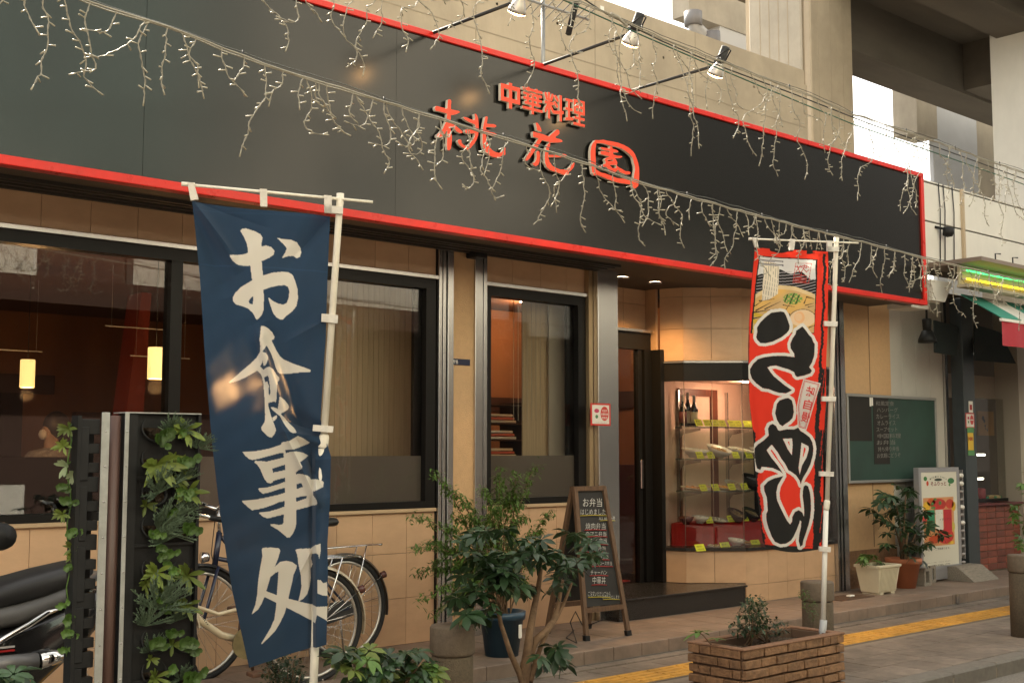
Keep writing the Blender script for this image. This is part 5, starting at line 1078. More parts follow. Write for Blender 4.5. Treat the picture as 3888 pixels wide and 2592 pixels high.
# --- brick planter
px0, px1, py0, py1, PH = 5.74, 6.76, 4.45, 4.87, 0.36
pl = thing('brick_planter', 'rectangular brown brick planter box standing at the kerb', 'planter', (6.25,4.66,0))
MB().box((px0+0.02,py0+0.02,0.0),(px1-0.02,py0+0.07,PH-0.012)).box((px0+0.02,py1-0.07,0.0),(px1-0.02,py1-0.02,PH-0.012)).box((px0+0.021,py0+0.07,0.0),(px0+0.07,py1-0.07,PH-0.0125)).box((px1-0.07,py0+0.07,0.0),(px1-0.021,py1-0.07,PH-0.0125)).build('core', mat('dark brick joint', (0.12,0.072,0.046), 0.95), pl)
rnd = random.Random(5)
CH = 0.058
def bricks(p, d, length, nrm, rows):
    for r in range(rows):
        s_ = 0.0; z = 0.004 + r*CH
        while s_ < length - 0.001:
            L_ = rnd.choice((0.085,0.14,0.17,0.20,0.23))*rnd.uniform(0.92,1.08)
            if length - s_ - L_ < 0.06: L_ = length - s_
            g = 0.0045; jut = rnd.uniform(0.0,0.011)
            a = p + d*(s_+g); c = p + d*(s_+L_-g); q = [a - nrm*0.022, c - nrm*0.022, c + nrm*jut, a + nrm*jut]
            b = MB(); bm = bmesh.new()
            vs = [bm.verts.new(v + Vector((rnd.uniform(-0.003,0.003),rnd.uniform(-0.002,0.002),z+0.003+rnd.uniform(0,0.005)))) for v in q] + [bm.verts.new(v + Vector((rnd.uniform(-0.003,0.003),rnd.uniform(-0.002,0.002),z+CH-0.003-rnd.uniform(0,0.006)))) for v in q]
            for f in ((0,3,2,1),(4,5,6,7),(0,1,5,4),(1,2,6,5),(2,3,7,6),(3,0,4,7)): bm.faces.new([vs[i] for i in f])
            bmesh.ops.recalc_face_normals(bm, faces=bm.faces[:]); bmesh.ops.bevel(bm, geom=bm.edges[:], offset=0.0035, segments=1, affect='EDGES'); bm.verts.index_update()
            b.add([v.co for v in bm.verts], [[v.index for v in f.verts] for f in bm.faces]); bm.free(); b.build('brick', m_('brick'), pl); s_ += L_
bricks(Vector((px0,py0,0)), Vector((1,0,0)), px1-px0, Vector((0,-1,0)), 6)
bricks(Vector((px0,py1,0)), Vector((0,-1,0)), py1-py0-0.026, Vector((-1,0,0)), 6)
bricks(Vector((px1,py0+0.026,0)), Vector((0,1,0)), py1-py0-0.026, Vector((1,0,0)), 6)
for a, c in (((px0-0.006,py0-0.008),(px1+0.006,py0+0.05)),((px0-0.006,py1-0.05),(px1+0.006,py1+0.004)),((px0-0.006,py0+0.051),(px0+0.05,py1-0.051)),((px1-0.05,py0+0.051),(px1+0.006,py1-0.051))):
    MB().box((a[0],a[1],PH-0.014),(c[0],c[1],PH), bev=0.005).build('rim', mat('brown planter rim', (0.22,0.115,0.065), 0.85, var=0.25, scale=20, bump=0.5), pl)
s = MB(); n = 24
for j in range(n+1):
    for i in range(n+1): s.v.append((px0+0.04+(px1-px0-0.08)*i/n, py0+0.045+(py1-py0-0.09)*j/n, PH-0.05+rnd.uniform(-0.008,0.012)+0.02*math.sin(i*0.5)))
for j in range(n):
    for i in range(n): s.f.append([j*(n+1)+i, j*(n+1)+i+1, (j+1)*(n+1)+i+1, (j+1)*(n+1)+i]); s.mi.append(0); s.sm.append(False)
s.build('soil', m_('soil'), pl)

# ================================================================== PLANTS
def blade(b, p, d, up, L, W, droop=0.25, fold=0.12, mi=0, tip=0.25):
    """one leaf blade from p along d"""
    d = d.normalized(); sd_ = d.cross(up); sd_ = sd_.normalized() if sd_.length > 1e-4 else d.orthogonal().normalized(); n = sd_.cross(d)
    ts = ((0,0.06),(0.3,0.38),(0.65,0.5),(0.88,tip),(1.0,0.02)); vs = []
    for t, wf in ts:
        c = p + d*L*t - Vector((0,0,1))*droop*L*t*t
        vs += [c - sd_*W*wf + n*fold*W*wf*2, c, c + sd_*W*wf + n*fold*W*wf*2]
    fs = []
    for i in range(4): k = i*3; fs += [(k,k+1,k+4,k+3),(k+1,k+2,k+5,k+4)]
    b.add(vs, fs, mi, True)
def palmate(nl=7, L=0.085, W=0.036, droop=0.35, seed=1):
    r = random.Random(seed); b = MB()
    b.tube([(0,0,-0.07),(0.0,0.0,0.0)], 0.0018, 4, cap=False)
    for k in range(nl):
        a = 2*math.pi*k/nl + r.uniform(-0.15,0.15); d = Vector((math.cos(a), math.sin(a), r.uniform(-0.05,0.25)))
        blade(b, Vector((0,0,0)) + d*0.008, d, Vector((0,0,1)), L*r.uniform(0.75,1.1), W*r.uniform(0.85,1.1), droop)
    return b
PALM = {}
def palm_mesh(kind, mt):
    if (kind, mt) not in PALM: PALM[(kind, mt)] = [palmate(7, 0.085, 0.036, 0.3+0.1*k, 40+k).mesh('leaf', m_(mt)) for k in range(4)]
    return PALM[(kind, mt)]
def leafy(parent, ells, count, Y, mt, rnd, size=1.0, dy=0.22, lo=0.35):
    out = []
    for (cx_, cy_, rx_, ry_), n in zip(ells, count):
        for _ in range(n):
            a = rnd.uniform(0, 2*math.pi); r = math.sqrt(rnd.uniform(lo,1)); y = Y + rnd.uniform(-dy,dy)
            p = onY(cx_+rx_*r*math.cos(a), cy_+ry_*r*math.sin(a), y)
            out.append(place(rnd.choice(palm_mesh('s', mt)), 'leaf', parent, p, (rnd.uniform(-0.7,0.5), rnd.uniform(-0.6,0.6), rnd.uniform(0,6.3)), (size*rnd.uniform(0.7,1.15),)*3))
    return out
def pot(parent, c, r0, r1, h, matl, rim=True, wall=0.012, n=32, name='pot'):
    pr = [(0.0,0.0),(r0,0.0),(r0+(r1-r0)*0.85,h*0.82)]
    pr += [(r1+0.008,h*0.82),(r1+0.012,h),(r1-wall,h)] if rim else [(r1,h),(r1-wall,h)]
    pr += [(r1-wall-0.01,h*0.86),(0.0,h*0.86)]
    return MB().lathe(pr, c, n).build(name, matl, parent)
rnd = random.Random(9)
# --- trained schefflera in the foreground
z4 = lambda x, y: (1500+x/1.758, 1700+y/1.758)
YC = 4.62
c = onY(2035, 2700, YC)
sch = thing('umbrella_tree', 'dark green umbrella tree with bare twisted trunks in the foreground', 'tree', (c.x,YC,0))
pot(sch, (c.x,YC,0.0), 0.16, 0.21, 0.28, mat('brown glazed pot', (0.08,0.045,0.03), 0.4))
MB().lathe([(0.0,0.0),(0.19,0.0)], (c.x,YC,0.25), 20).build('soil', m_('soil'), sch)
trunk = MB()
for pts, rs in (([(870,1660),(860,1500),(880,1380),(900,1220),(925,1080),(955,940),(975,800)],[0.03,0.028,0.024,0.02,0.017,0.014,0.01]),
                ([(872,1620),(880,1440),(930,1290),(1000,1225),(1060,1150),(1090,1040),(1120,880)],[0.022,0.022,0.022,0.017,0.015,0.012,0.008]),
                ([(860,1600),(830,1500),(770,1370),(735,1260),(705,1170),(690,1090),(640,960)],[0.018,0.017,0.014,0.012,0.011,0.010,0.007]),
                ([(900,1560),(940,1420),(970,1330),(1010,1240),(1080,1130),(1130,1030),(1180,900)],[0.016,0.014,0.012,0.011,0.010,0.009,0.006])):
    trunk.tube([onY(*z4(x,y), YC+0.03*math.sin(i*1.7)) for i, (x, y) in enumerate(pts)], rs, 9)
trunk.build('trunk', m_('bark'), sch)
leafy(sch, [(2150,2090,125,80),(1900,2070,140,70),(2010,2160,190,95),(1795,2300,95,55),(2090,2500,55,50),(1840,2180,110,70)], [24,22,36,18,8,14], YC, 'leafdark', rnd, 1.05)
# --- variegated shrub low in front
c = onY(1450, 2750, 4.45)
va = thing('variegated_shrub', 'low shrub with green and yellow hand-shaped leaves at the bottom edge', 'plant', (c.x,4.45,0))
pot(va, (c.x,4.45,0.0), 0.17, 0.22, 0.26, mat('brown glazed pot', (0.08,0.045,0.03)))
stem = MB()
for k in range(9):
    e = onY(1290+rnd.uniform(0,380), 2510+rnd.uniform(-40,40), 4.45+rnd.uniform(-0.1,0.1)); stem.tube([(c.x+rnd.uniform(-0.08,0.08),4.45,0.22), Vector((c.x,4.45,0.35)).lerp(e,0.5), e], [0.006,0.005,0.003], 5)
stem.build('stem', m_('bark'), va)
leafy(va, [(1370,2520,110,60),(1590,2530,110,60),(1480,2560,150,50)], [14,12,10], 4.45, 'leafdark', rnd, 1.05, 0.12, 0.1)
leafy(va, [(1400,2510,120,60),(1570,2540,120,60)], [7,5], 4.45, 'leaflime', rnd, 0.95, 0.12, 0.1)
leafy(va, [(1480,2540,200,50)], [8], 4.45, 'leafmid', rnd, 1.0, 0.12, 0.1)
# --- small dark shrub under the blue flag, bottom left leaves
def small_leaf_crown(parent, ells, n, Y, dy, mt, rnd, L=0.03, W=0.014, name='foliage', lo=0.0):
    b = MB()
    for (cx_, cy_, rx_, ry_), k in zip(ells, n):
        for _ in range(k):
            a = rnd.uniform(0,6.283); r = math.sqrt(rnd.uniform(lo,1)); p = onY(cx_+rx_*r*math.cos(a), cy_+ry_*r*math.sin(a), Y+rnd.uniform(-dy,dy))
            d = Vector((rnd.gauss(0,1), rnd.gauss(0,1), rnd.gauss(0.1,0.6))); d = d if d.length > 0.1 else Vector((1,0,0))
            blade(b, p, d, Vector((0,0,1)), L*rnd.uniform(0.6,1.2), W*rnd.uniform(0.7,1.2), 0.25)
    o = b.build(name, m_(mt), parent); o['kind'] = 'stuff'; return o
c = onY(1085, 2760, 4.9)
ds = thing('dark_shrub', 'small dark leaved shrub below the hem of the blue flag', 'plant', (c.x,4.9,0))
st = MB()
for k in range(10): e = onY(1010+rnd.uniform(0,150), 2490+rnd.uniform(0,60), 4.9+rnd.uniform(-0.08,0.08)); st.tube([(c.x+rnd.uniform(-0.03,0.03),4.9,0.0), Vector((c.x,4.9,0.2)).lerp(e,0.5), e], [0.006,0.004,0.002], 5)
st.build('stem', m_('bark'), ds)
small_leaf_crown(ds, [(1075,2540,85,60),(1100,2610,110,70)], [420,300], 4.9, 0.12, 'leafdark', rnd, 0.022, 0.015)
c = onY(60, 2760, 4.2)
bl_ = thing('ground_plant', 'dark leafy plant in the bottom left corner', 'plant', (c.x,4.2,0))
st = MB()
for k in range(6): e = onY(20+rnd.uniform(-60,120), 2560+rnd.uniform(-20,40), 4.2); st.tube([(c.x,4.2,0.0), e], [0.006,0.003], 5)
st.build('stem', m_('bark'), bl_)
leafy(bl_, [(40,2580,120,40)], [12], 4.2, 'leafdark', rnd, 1.0, 0.1, 0.0)

# --- nandina in the blue pot on the terrace
pc = onZ(1898, 2470, ZT); pc.y = 6.42; pc.x = onY(1905,2400,6.42).x
na = thing('nandina_shrub', 'tall airy nandina shrub in a dark blue plastic pot beside the pillar', 'plant', (pc.x,pc.y,ZT))
pot(na, (pc.x,pc.y,ZT+0.001), 0.115, 0.155, 0.30, mat('dark blue plastic pot', (0.018,0.052,0.088), 0.35, var=0.15, scale=3))
MB().lathe([(0.0,0.0),(0.135,0.0)], (pc.x,pc.y,ZT+0.27), 20).build('soil', m_('soil'), na)
MB().box((pc.x+0.02,pc.y-0.158,ZT+0.13),(pc.x+0.045,pc.y-0.150,ZT+0.22)).build('pot_tag', m_('white'), na)
st = MB(); fo = MB(); r2 = random.Random(31)
tips = [(1560,1960),(1580,2180),(1640,1790),(1700,1850),(1760,1900),(1830,1850),(1900,1775),(1960,1800),(2040,1760),(2090,1950),(2050,2020),(1990,1960),(1930,1880),(1850,1960),(1760,2040),(1690,2000),(1620,2060),(1600,2280),(1660,2180),(1730,2150),(1820,2120),(1900,2060),(1970,2100),(2020,2150),(2000,2230),(1930,2250),(1650,2330),(1780,1960),(1880,1920),(1950,1870),(1720,1960),(1800,2010),(1690,2090),(1640,2140),(1570,2080),(1860,2020),(1940,2010),(1980,1880),(1900,1830),(1760,2250),(1700,2270)]
for (tx, ty) in tips:
    e = onY(tx, ty, pc.y + r2.uniform(-0.28,0.28)); s0 = Vector((pc.x+r2.uniform(-0.06,0.06), pc.y+r2.uniform(-0.06,0.06), ZT+0.26))
    m1 = s0.lerp(e, 0.55) + Vector((r2.uniform(-0.04,0.04), 0, 0.16))
    path = [s0, s0.lerp(m1,0.5)+Vector((0,0,0.05)), m1, m1.lerp(e,0.5)+Vector((0,0,0.04)), e]
    st.tube(path, [0.006,0.005,0.0035,0.0025,0.001], 5, cap=False)
    for k in range(15):
        t = 0.42 + 0.58*k/14; seg = t*4; i = min(3, int(seg)); p = path[i].lerp(path[i+1], seg-i)
        for _ in range(6):
            d = Vector((r2.gauss(0,1), r2.gauss(0,1), r2.gauss(0,0.6))).normalized(); q = p + d*r2.uniform(0.005,0.05)
            for _ in range(2): blade(fo, q, Vector((r2.gauss(0,1), r2.gauss(0,1), r2.gauss(-0.1,0.5))), Vector((0,0,1)), r2.uniform(0.026,0.044), r2.uniform(0.010,0.016), 0.3)
st.build('stem', m_('bark'), na); f_ = fo.build('foliage', mat('fresh green leaf', (0.10,0.185,0.034), 0.5, var=0.35, scale=7, trans=0.3), na); f_['kind'] = 'stuff'

# --- plants in the brick planter
bp = thing('planter_seedling', 'broad leaved seedling at the left corner of the brick planter', 'plant', tuple(onY(2660,2430,4.62)))
b = MB(); c = onY(2655,2400,4.62); r2 = random.Random(3)
b.tube([onY(2700,2445,4.65), onY(2670,2410,4.63), c], [0.004,0.0035,0.003], 6); b.build('stem', m_('bark'), bp)
for k in range(9): b = MB(); a = k*0.9; blade(b, c, Vector((math.cos(a), math.sin(a), r2.uniform(-0.15,0.5))), Vector((0,0,1)), r2.uniform(0.07,0.11), 0.032, 0.3); b.build('leaf', m_('leafmid'), bp)
for k in range(5): b = MB(); a = k*1.3; blade(b, onY(2720,2425,4.66), Vector((math.cos(a), math.sin(a), 0.2)), Vector((0,0,1)), 0.06, 0.024, 0.3); b.build('leaf', m_('leafmid'), bp)
for (lb, px, py, ells, nn, mt) in (('leafy upright shrub growing in the middle of the brick planter',2840,2440,[(2860,2300,50,40),(2850,2360,70,50),(2880,2330,40,70)],[160,200,120],'leafdark'),
                               ('spreading low bush on the right side of the planter soil',2920,2430,[(2920,2380,80,35),(2800,2385,40,25)],[200,70],'leafdark')):
    o = thing('planter_shrub', lb, 'plant', tuple(onY(px,py,4.68))); st = MB()
    for k in range(7): e = ells[k % len(ells)]; st.tube([onY(px+r2.uniform(-15,15),py+10,4.68), onY(e[0]+r2.uniform(-0.7,0.7)*e[2], e[1]+r2.uniform(-0.8,0.8)*e[3], 4.68+r2.uniform(-0.1,0.1))], [0.004,0.002], 5)
    st.build('stem', m_('bark'), o); small_leaf_crown(o, ells, nn, 4.68, 0.11, mt, r2, 0.034, 0.017)
o = thing('trailing_weed', 'yellowish weed trailing down the bollard behind the planter', 'plant', tuple(onY(3070,2250,4.80)))
st = MB().tube([onY(3055,2250,4.80), onY(3075,2290,4.80), onY(3090,2345,4.80)], 0.002, 4); st.build('stem', m_('bark'), o)
small_leaf_crown(o, [(3055,2255,25,20),(3072,2295,30,25),(3085,2335,22,22)], [60,60,40], 4.80, 0.02, 'leafmid', r2, 0.02, 0.009)

# --- two pots at the right: white trough and terracotta pot
a = onY(3335, 2246, 6.70); zb_ = ZT + 0.001
wt = thing('white_planter_trough', 'cream ribbed plastic planter trough with a small green plant', 'planter', (a.x,6.70,ZT))
cr = mat('cream plastic', (0.66,0.60,0.44), 0.45, var=0.08, scale=5)
x0_, x1_ = a.x-0.19, a.x+0.19
b = MB()
lo_ = [(x0_+0.04,6.60,zb_+0.02),(x1_-0.04,6.60,zb_+0.02),(x1_-0.04,6.80,zb_+0.02),(x0_+0.04,6.80,zb_+0.02)]; hi = [(x0_,6.57,zb_+0.26),(x1_,6.57,zb_+0.26),(x1_,6.83,zb_+0.26),(x0_,6.83,zb_+0.26)]
b.add(lo_+hi, [(0,3,2,1),(0,1,5,4),(1,2,6,5),(2,3,7,6),(3,0,4,7)])
b.box((x0_-0.012,6.555,zb_+0.26),(x1_+0.012,6.59,zb_+0.285), bev=0.004).box((x0_-0.012,6.81,zb_+0.26),(x1_+0.012,6.845,zb_+0.285), bev=0.004).box((x0_-0.012,6.591,zb_+0.26),(x0_+0.02,6.809,zb_+0.285)).box((x1_-0.02,6.591,zb_+0.26),(x1_+0.012,6.809,zb_+0.285))
b.box((x0_+0.06,6.60,zb_),(x0_+0.12,6.80,zb_+0.02)).box((x1_-0.12,6.60,zb_),(x1_-0.06,6.80,zb_+0.02)); b.build('trough', cr, wt)
for k in range(13): xx = x0_+0.05+k*(x1_-x0_-0.10)/12; MB().prism([(xx-0.005,6.596,zb_+0.03),(xx+0.005,6.596,zb_+0.03),(xx+0.005,6.567,zb_+0.25),(xx-0.005,6.567,zb_+0.25)], (0,-0.006,0)).build('rib', cr, wt)
MB().box((x0_+0.021,6.591,zb_+0.22),(x1_-0.021,6.809,zb_+0.24)).build('soil', m_('soil'), wt)
leafy(wt, [(3310,2125,50,22),(3340,2140,40,15)], [9,6], 6.70, 'leafmid', r2, 0.75, 0.08, 0.0)
a = onY(3433, 2233, 6.80)
tp = thing('terracotta_pot', 'large terracotta pot with a bushy dark umbrella plant by the shop corner', 'plant', (a.x,6.80,ZT))
pot(tp, (a.x,6.80,zb_), 0.115, 0.175, 0.30, mat('terracotta', (0.46,0.16,0.075), 0.7, var=0.15, scale=4, bump=0.1))
MB().lathe([(0.0,0.0),(0.15,0.0)], (a.x,6.80,ZT+0.265), 20).build('soil', m_('soil'), tp)
st = MB()
for (tx, ty) in ((3360,1950),(3400,1900),(3440,1870),(3480,1980),(3540,2010),(3420,2030),(3500,2080)): e = onY(tx,ty,6.8+r2.uniform(-0.15,0.15)); st.tube([(a.x+r2.uniform(-0.05,0.05),6.8,ZT+0.26), Vector((a.x,6.8,0.6)).lerp(e,0.4), e], [0.014,0.010,0.005], 7)
st.build('trunk', m_('bark'), tp)
leafy(tp, [(3420,1880,70,45),(3370,1950,70,50),(3460,1960,90,60),(3540,2030,55,40),(3430,2050,90,50),(3500,2090,60,40)], [14,12,22,10,16,9], 6.80, 'leafdark', r2, 1.2, 0.22, 0.15)
# trees/plant at the right edge, behind the third bollard
o = thing('edge_shrub', 'leafy shrub cut by the right edge above the bollard', 'plant', tuple(onY(3900,2100,5.4)))
c = onY(3900,2100,5.4); pot(o, (c.x+0.05,5.4,0.004), 0.13, 0.17, 0.35, mat('brown glazed pot', (0.08,0.045,0.03)))
MB().tube([(c.x+0.05,5.4,0.3), onY(3890,2000,5.4), onY(3890,1850,5.4)], [0.012,0.01,0.004], 6).build('stem', m_('bark'), o)
leafy(o, [(3895,1850,40,50),(3890,1950,50,60),(3880,2060,50,40)], [8,10,8], 5.4, 'leafmid', r2, 0.9, 0.12, 0.0)

# ================================================================== GREEN WALL STAND
YGW = 4.55
c = onY(440, 2500, YGW)
gw = thing('green_wall_stand', 'black modular green wall stand with two panels of succulents and a brown post', 'planter', (c.x,YGW,0))
ztop = onY(440, 1568, YGW).z
pm = mat('brown steel post', (0.085,0.045,0.035), 0.45, var=0.2, scale=8, stretch=(8,8,0.6))
a = onY(418,1700,YGW); b_ = onY(467,1700,YGW); pr = (b_.x-a.x)/2; pcx = (a.x+b_.x)/2
MB().lathe([(0.0,0.0),(pr*1.0,0.0),(pr*1.0,ztop-0.01),(0.0,ztop-0.008)], (pcx,YGW+0.028,0.0), 20).build('post', pm, gw)
MB().box((pcx-0.2,YGW-0.1,0.0),(pcx+0.2,YGW+0.3,0.02), bev=0.004).build('base_plate', pm, gw)
galv = mat('galvanised strip', (0.40,0.41,0.39), 0.5, metal=0.5, var=0.15, scale=20)
for (p0, p1) in ((382,412),(470,486)):
    a = onY(p0,1600,YGW); b_ = onY(p1,1600,YGW)
    so_ = MB().box((a.x,YGW-0.014,0.03),(b_.x,YGW-0.009,ztop+0.002), bev=0.001).build('edge_strip', galv, gw)
    for k in range(11): MB().lathe([(0.004,0.0),(0.003,0.003),(0.0,0.0035)], ((a.x+b_.x)/2,YGW-0.0142,ztop-0.07-k*0.135), 8, axis=(0,-1,0)).build('screw', m_('chrome'), so_)
# right panel facing the street
x0r = onY(487,1700,YGW).x; x1r = onY(757,1700,YGW).x; bp_ = m_('blackplastic')
rp_ = MB().box((x0r,YGW+0.012,0.03),(x1r,YGW+0.10,ztop)).box((x0r,YGW-0.004,0.03),(x0r+0.035,YGW+0.0119,ztop)).box((x1r-0.012,YGW-0.012,0.03),(x1r,YGW+0.0119,ztop)).build('panel', bp_, gw)
MB().box((x0r-0.02,YGW-0.012,ztop+0.0015),(x1r,YGW+0.10,ztop+0.006)).build('top_strip', galv, gw)
for k in range(6): z = ztop - 0.262*k; MB().box((x0r+0.036,YGW-0.002,z-0.262+0.004),(x1r-0.013,YGW+0.0118,z-0.262+0.016)).build('module_ledge', bp_, rp_)
r2 = random.Random(77)
PL = {}
def rosette(kind, seed):
    r = random.Random(seed); b = MB()
    if kind == 'lime':
        for k in range(15): a_ = r.uniform(0,6.28); d = Vector((math.cos(a_), -0.55-0.5*r.random(), math.sin(a_)*0.9)); blade(b, Vector((0,0,0)), d, Vector((0,-1,0.3)), r.uniform(0.035,0.062), r.uniform(0.011,0.016), 0.15)
    elif kind == 'jade':
        for g in range(6):
            a0 = r.uniform(0,6.28); tip_ = Vector((math.cos(a0)*0.03*r.random(), -r.uniform(0.02,0.045), math.sin(a0)*0.03*r.random()-0.004)); b.tube([Vector((0,0,-0.005)), tip_], 0.0016, 4, cap=False)
            for k in range(8):
                a_ = k*0.85 + a0; blade(b, tip_ - Vector((0,-0.004,0))*(k//4), Vector((math.cos(a_), -0.35-0.25*(k//4), math.sin(a_))), Vector((0,-1,0)), r.uniform(0.015,0.024), r.uniform(0.011,0.016), 0.1, tip=0.42)
    else:
        for k in range(46):
            a_ = r.uniform(-0.3,3.44); d = Vector((math.cos(a_)*0.9, -0.4-0.4*r.random(), math.sin(a_)*0.9+0.35)).normalized(); L_ = r.uniform(0.05,0.10)
            for j in range(12):
                p = d*L_*(0.25+0.75*j/11); a2 = r.uniform(0,6.28); e = (d*0.9 + Vector((math.cos(a2),math.sin(a2),0.2))*0.7); blade(b, p, e, Vector((0,-1,0)), 0.011, 0.0030, 0.0)
            b.tube([Vector((0,0,0)), d*L_], 0.0012, 4, cap=False)
    return b.mesh('plant_tuft', m_({'lime':'leaflime','jade':'leafmid','needle':'leafgrey'}[kind]))
for k in ('lime','jade','needle'): PL[k] = [rosette(k, 10+j) for j in range(3)]
rowsG = [(1629,'jade','lime'),(1748,'lime','jade'),(1872,'needle','lime'),(2000,'needle','jade'),(2165,'lime','lime'),(2292,'needle','lime'),(2431,'jade','jade'),(2555,'lime','jade'),(2690,'jade','lime')]
soilm = m_('soil')
for (py, k1, k2) in rowsG:
    for px, kd in ((588,k1),(706,k2)):
        q = onY(px, py, YGW); ok_ = MB().lathe([(0.050,0.0),(0.056,0.006),(0.052,0.014),(0.046,0.004),(0.044,-0.012)], (q.x,YGW+0.011,q.z), 22, axis=(0,-1,0.35)).build('pocket', bp_, gw)
        MB().lathe([(0.0,0.0),(0.045,0.0)], (q.x,YGW+0.010,q.z), 14, axis=(0,-1,0.35)).build('soil', soilm, ok_)
        sc_ = r2.uniform(1.2,1.6) * (1.25 if kd == 'lime' and py == 1748 else 1)
        place(r2.choice(PL[kd]), 'plant_tuft', gw, (q.x+r2.uniform(-0.008,0.008), YGW-0.012, q.z+r2.uniform(-0.02,0.01)), (r2.uniform(-0.2,0.2), r2.uniform(-0.6,0.6), r2.uniform(-0.3,0.3)), (sc_,)*3)
for k in range(38):
    px = 545 + r2.uniform(0,205); py = 1610 + k*27 + r2.uniform(-20,20); q = onY(px, py, YGW)
    place(r2.choice(PL[r2.choice(('jade','jade','lime','needle'))]), 'plant_tuft', gw, (q.x, YGW-0.004, q.z), (r2.uniform(-0.2,0.2), r2.uniform(-0.8,0.8), 0), (r2.uniform(0.7,1.1),)*3)
# left panel seen from its side: slatted crate with plants on its far face
ax0 = onY(292,1700,YGW).x; ax1 = onY(380,1700,YGW).x
lp = MB().box((ax0,YGW-0.005,0.03),(ax0+0.014,YGW+0.06,ztop-0.012)).box((ax0+0.015,YGW+0.06,0.03),(ax1,YGW+0.10,ztop-0.03)).build('side_panel', bp_, gw)
n_sl = 22; st_ = (ztop-0.04)/n_sl
for k in range(n_sl):
    z = 0.03 + k*st_
    MB().box((ax0+0.0141,YGW+0.0,z),(ax1-0.001,YGW+0.035,z+st_*(0.52 if k % 3 else 0.8)), bev=0.002).build('slat', bp_, gw)
for k in range(7): z = 0.03 + k*st_*3.1; MB().box((ax0+0.0141,YGW-0.006,z),(ax0+0.045,YGW-0.001,z+st_*2.8), bev=0.002).build('crate_rib', bp_, gw)
for k, py in enumerate((1625,1690,1770,1800,1850,1900,1950,2020,2080,2110,2150,2290,2340,2400,2460)):
    q = onY(268+r2.uniform(-32,18), py, YGW+0.03)
    me_ = PL['lime' if k in (0,1,6,8,9) else 'jade'][k % 3] if k not in (2,3) else None
    if me_ is None:
        bb = MB()
        for j in range(10): a_ = r2.uniform(0,6.28); blade(bb, Vector((0,0,0)), Vector((math.cos(a_)-0.4, -0.6, math.sin(a_))), Vector((0,-1,0)), 0.05, 0.02, 0.3)
        me_ = bb.mesh('plant_tuft', m_('leafpale'))
    place(me_, 'plant_tuft', gw, q, (0, r2.uniform(-0.5,0.5), R(-35)+r2.uniform(-0.3,0.3)), (r2.uniform(0.65,0.95),)*3)
    MB().tube([q, (ax0+0.005, YGW+0.06, q.z+0.02)], 0.003, 5).build('stem', m_('leafmid'), gw)

vp = [onY(262+10*math.sin(k*1.7), 1610+k*62, YGW+0.035) for k in range(16)]
MB().tube(vp, 0.003, 5).build('vine_stem', m_('leafmid'), gw)

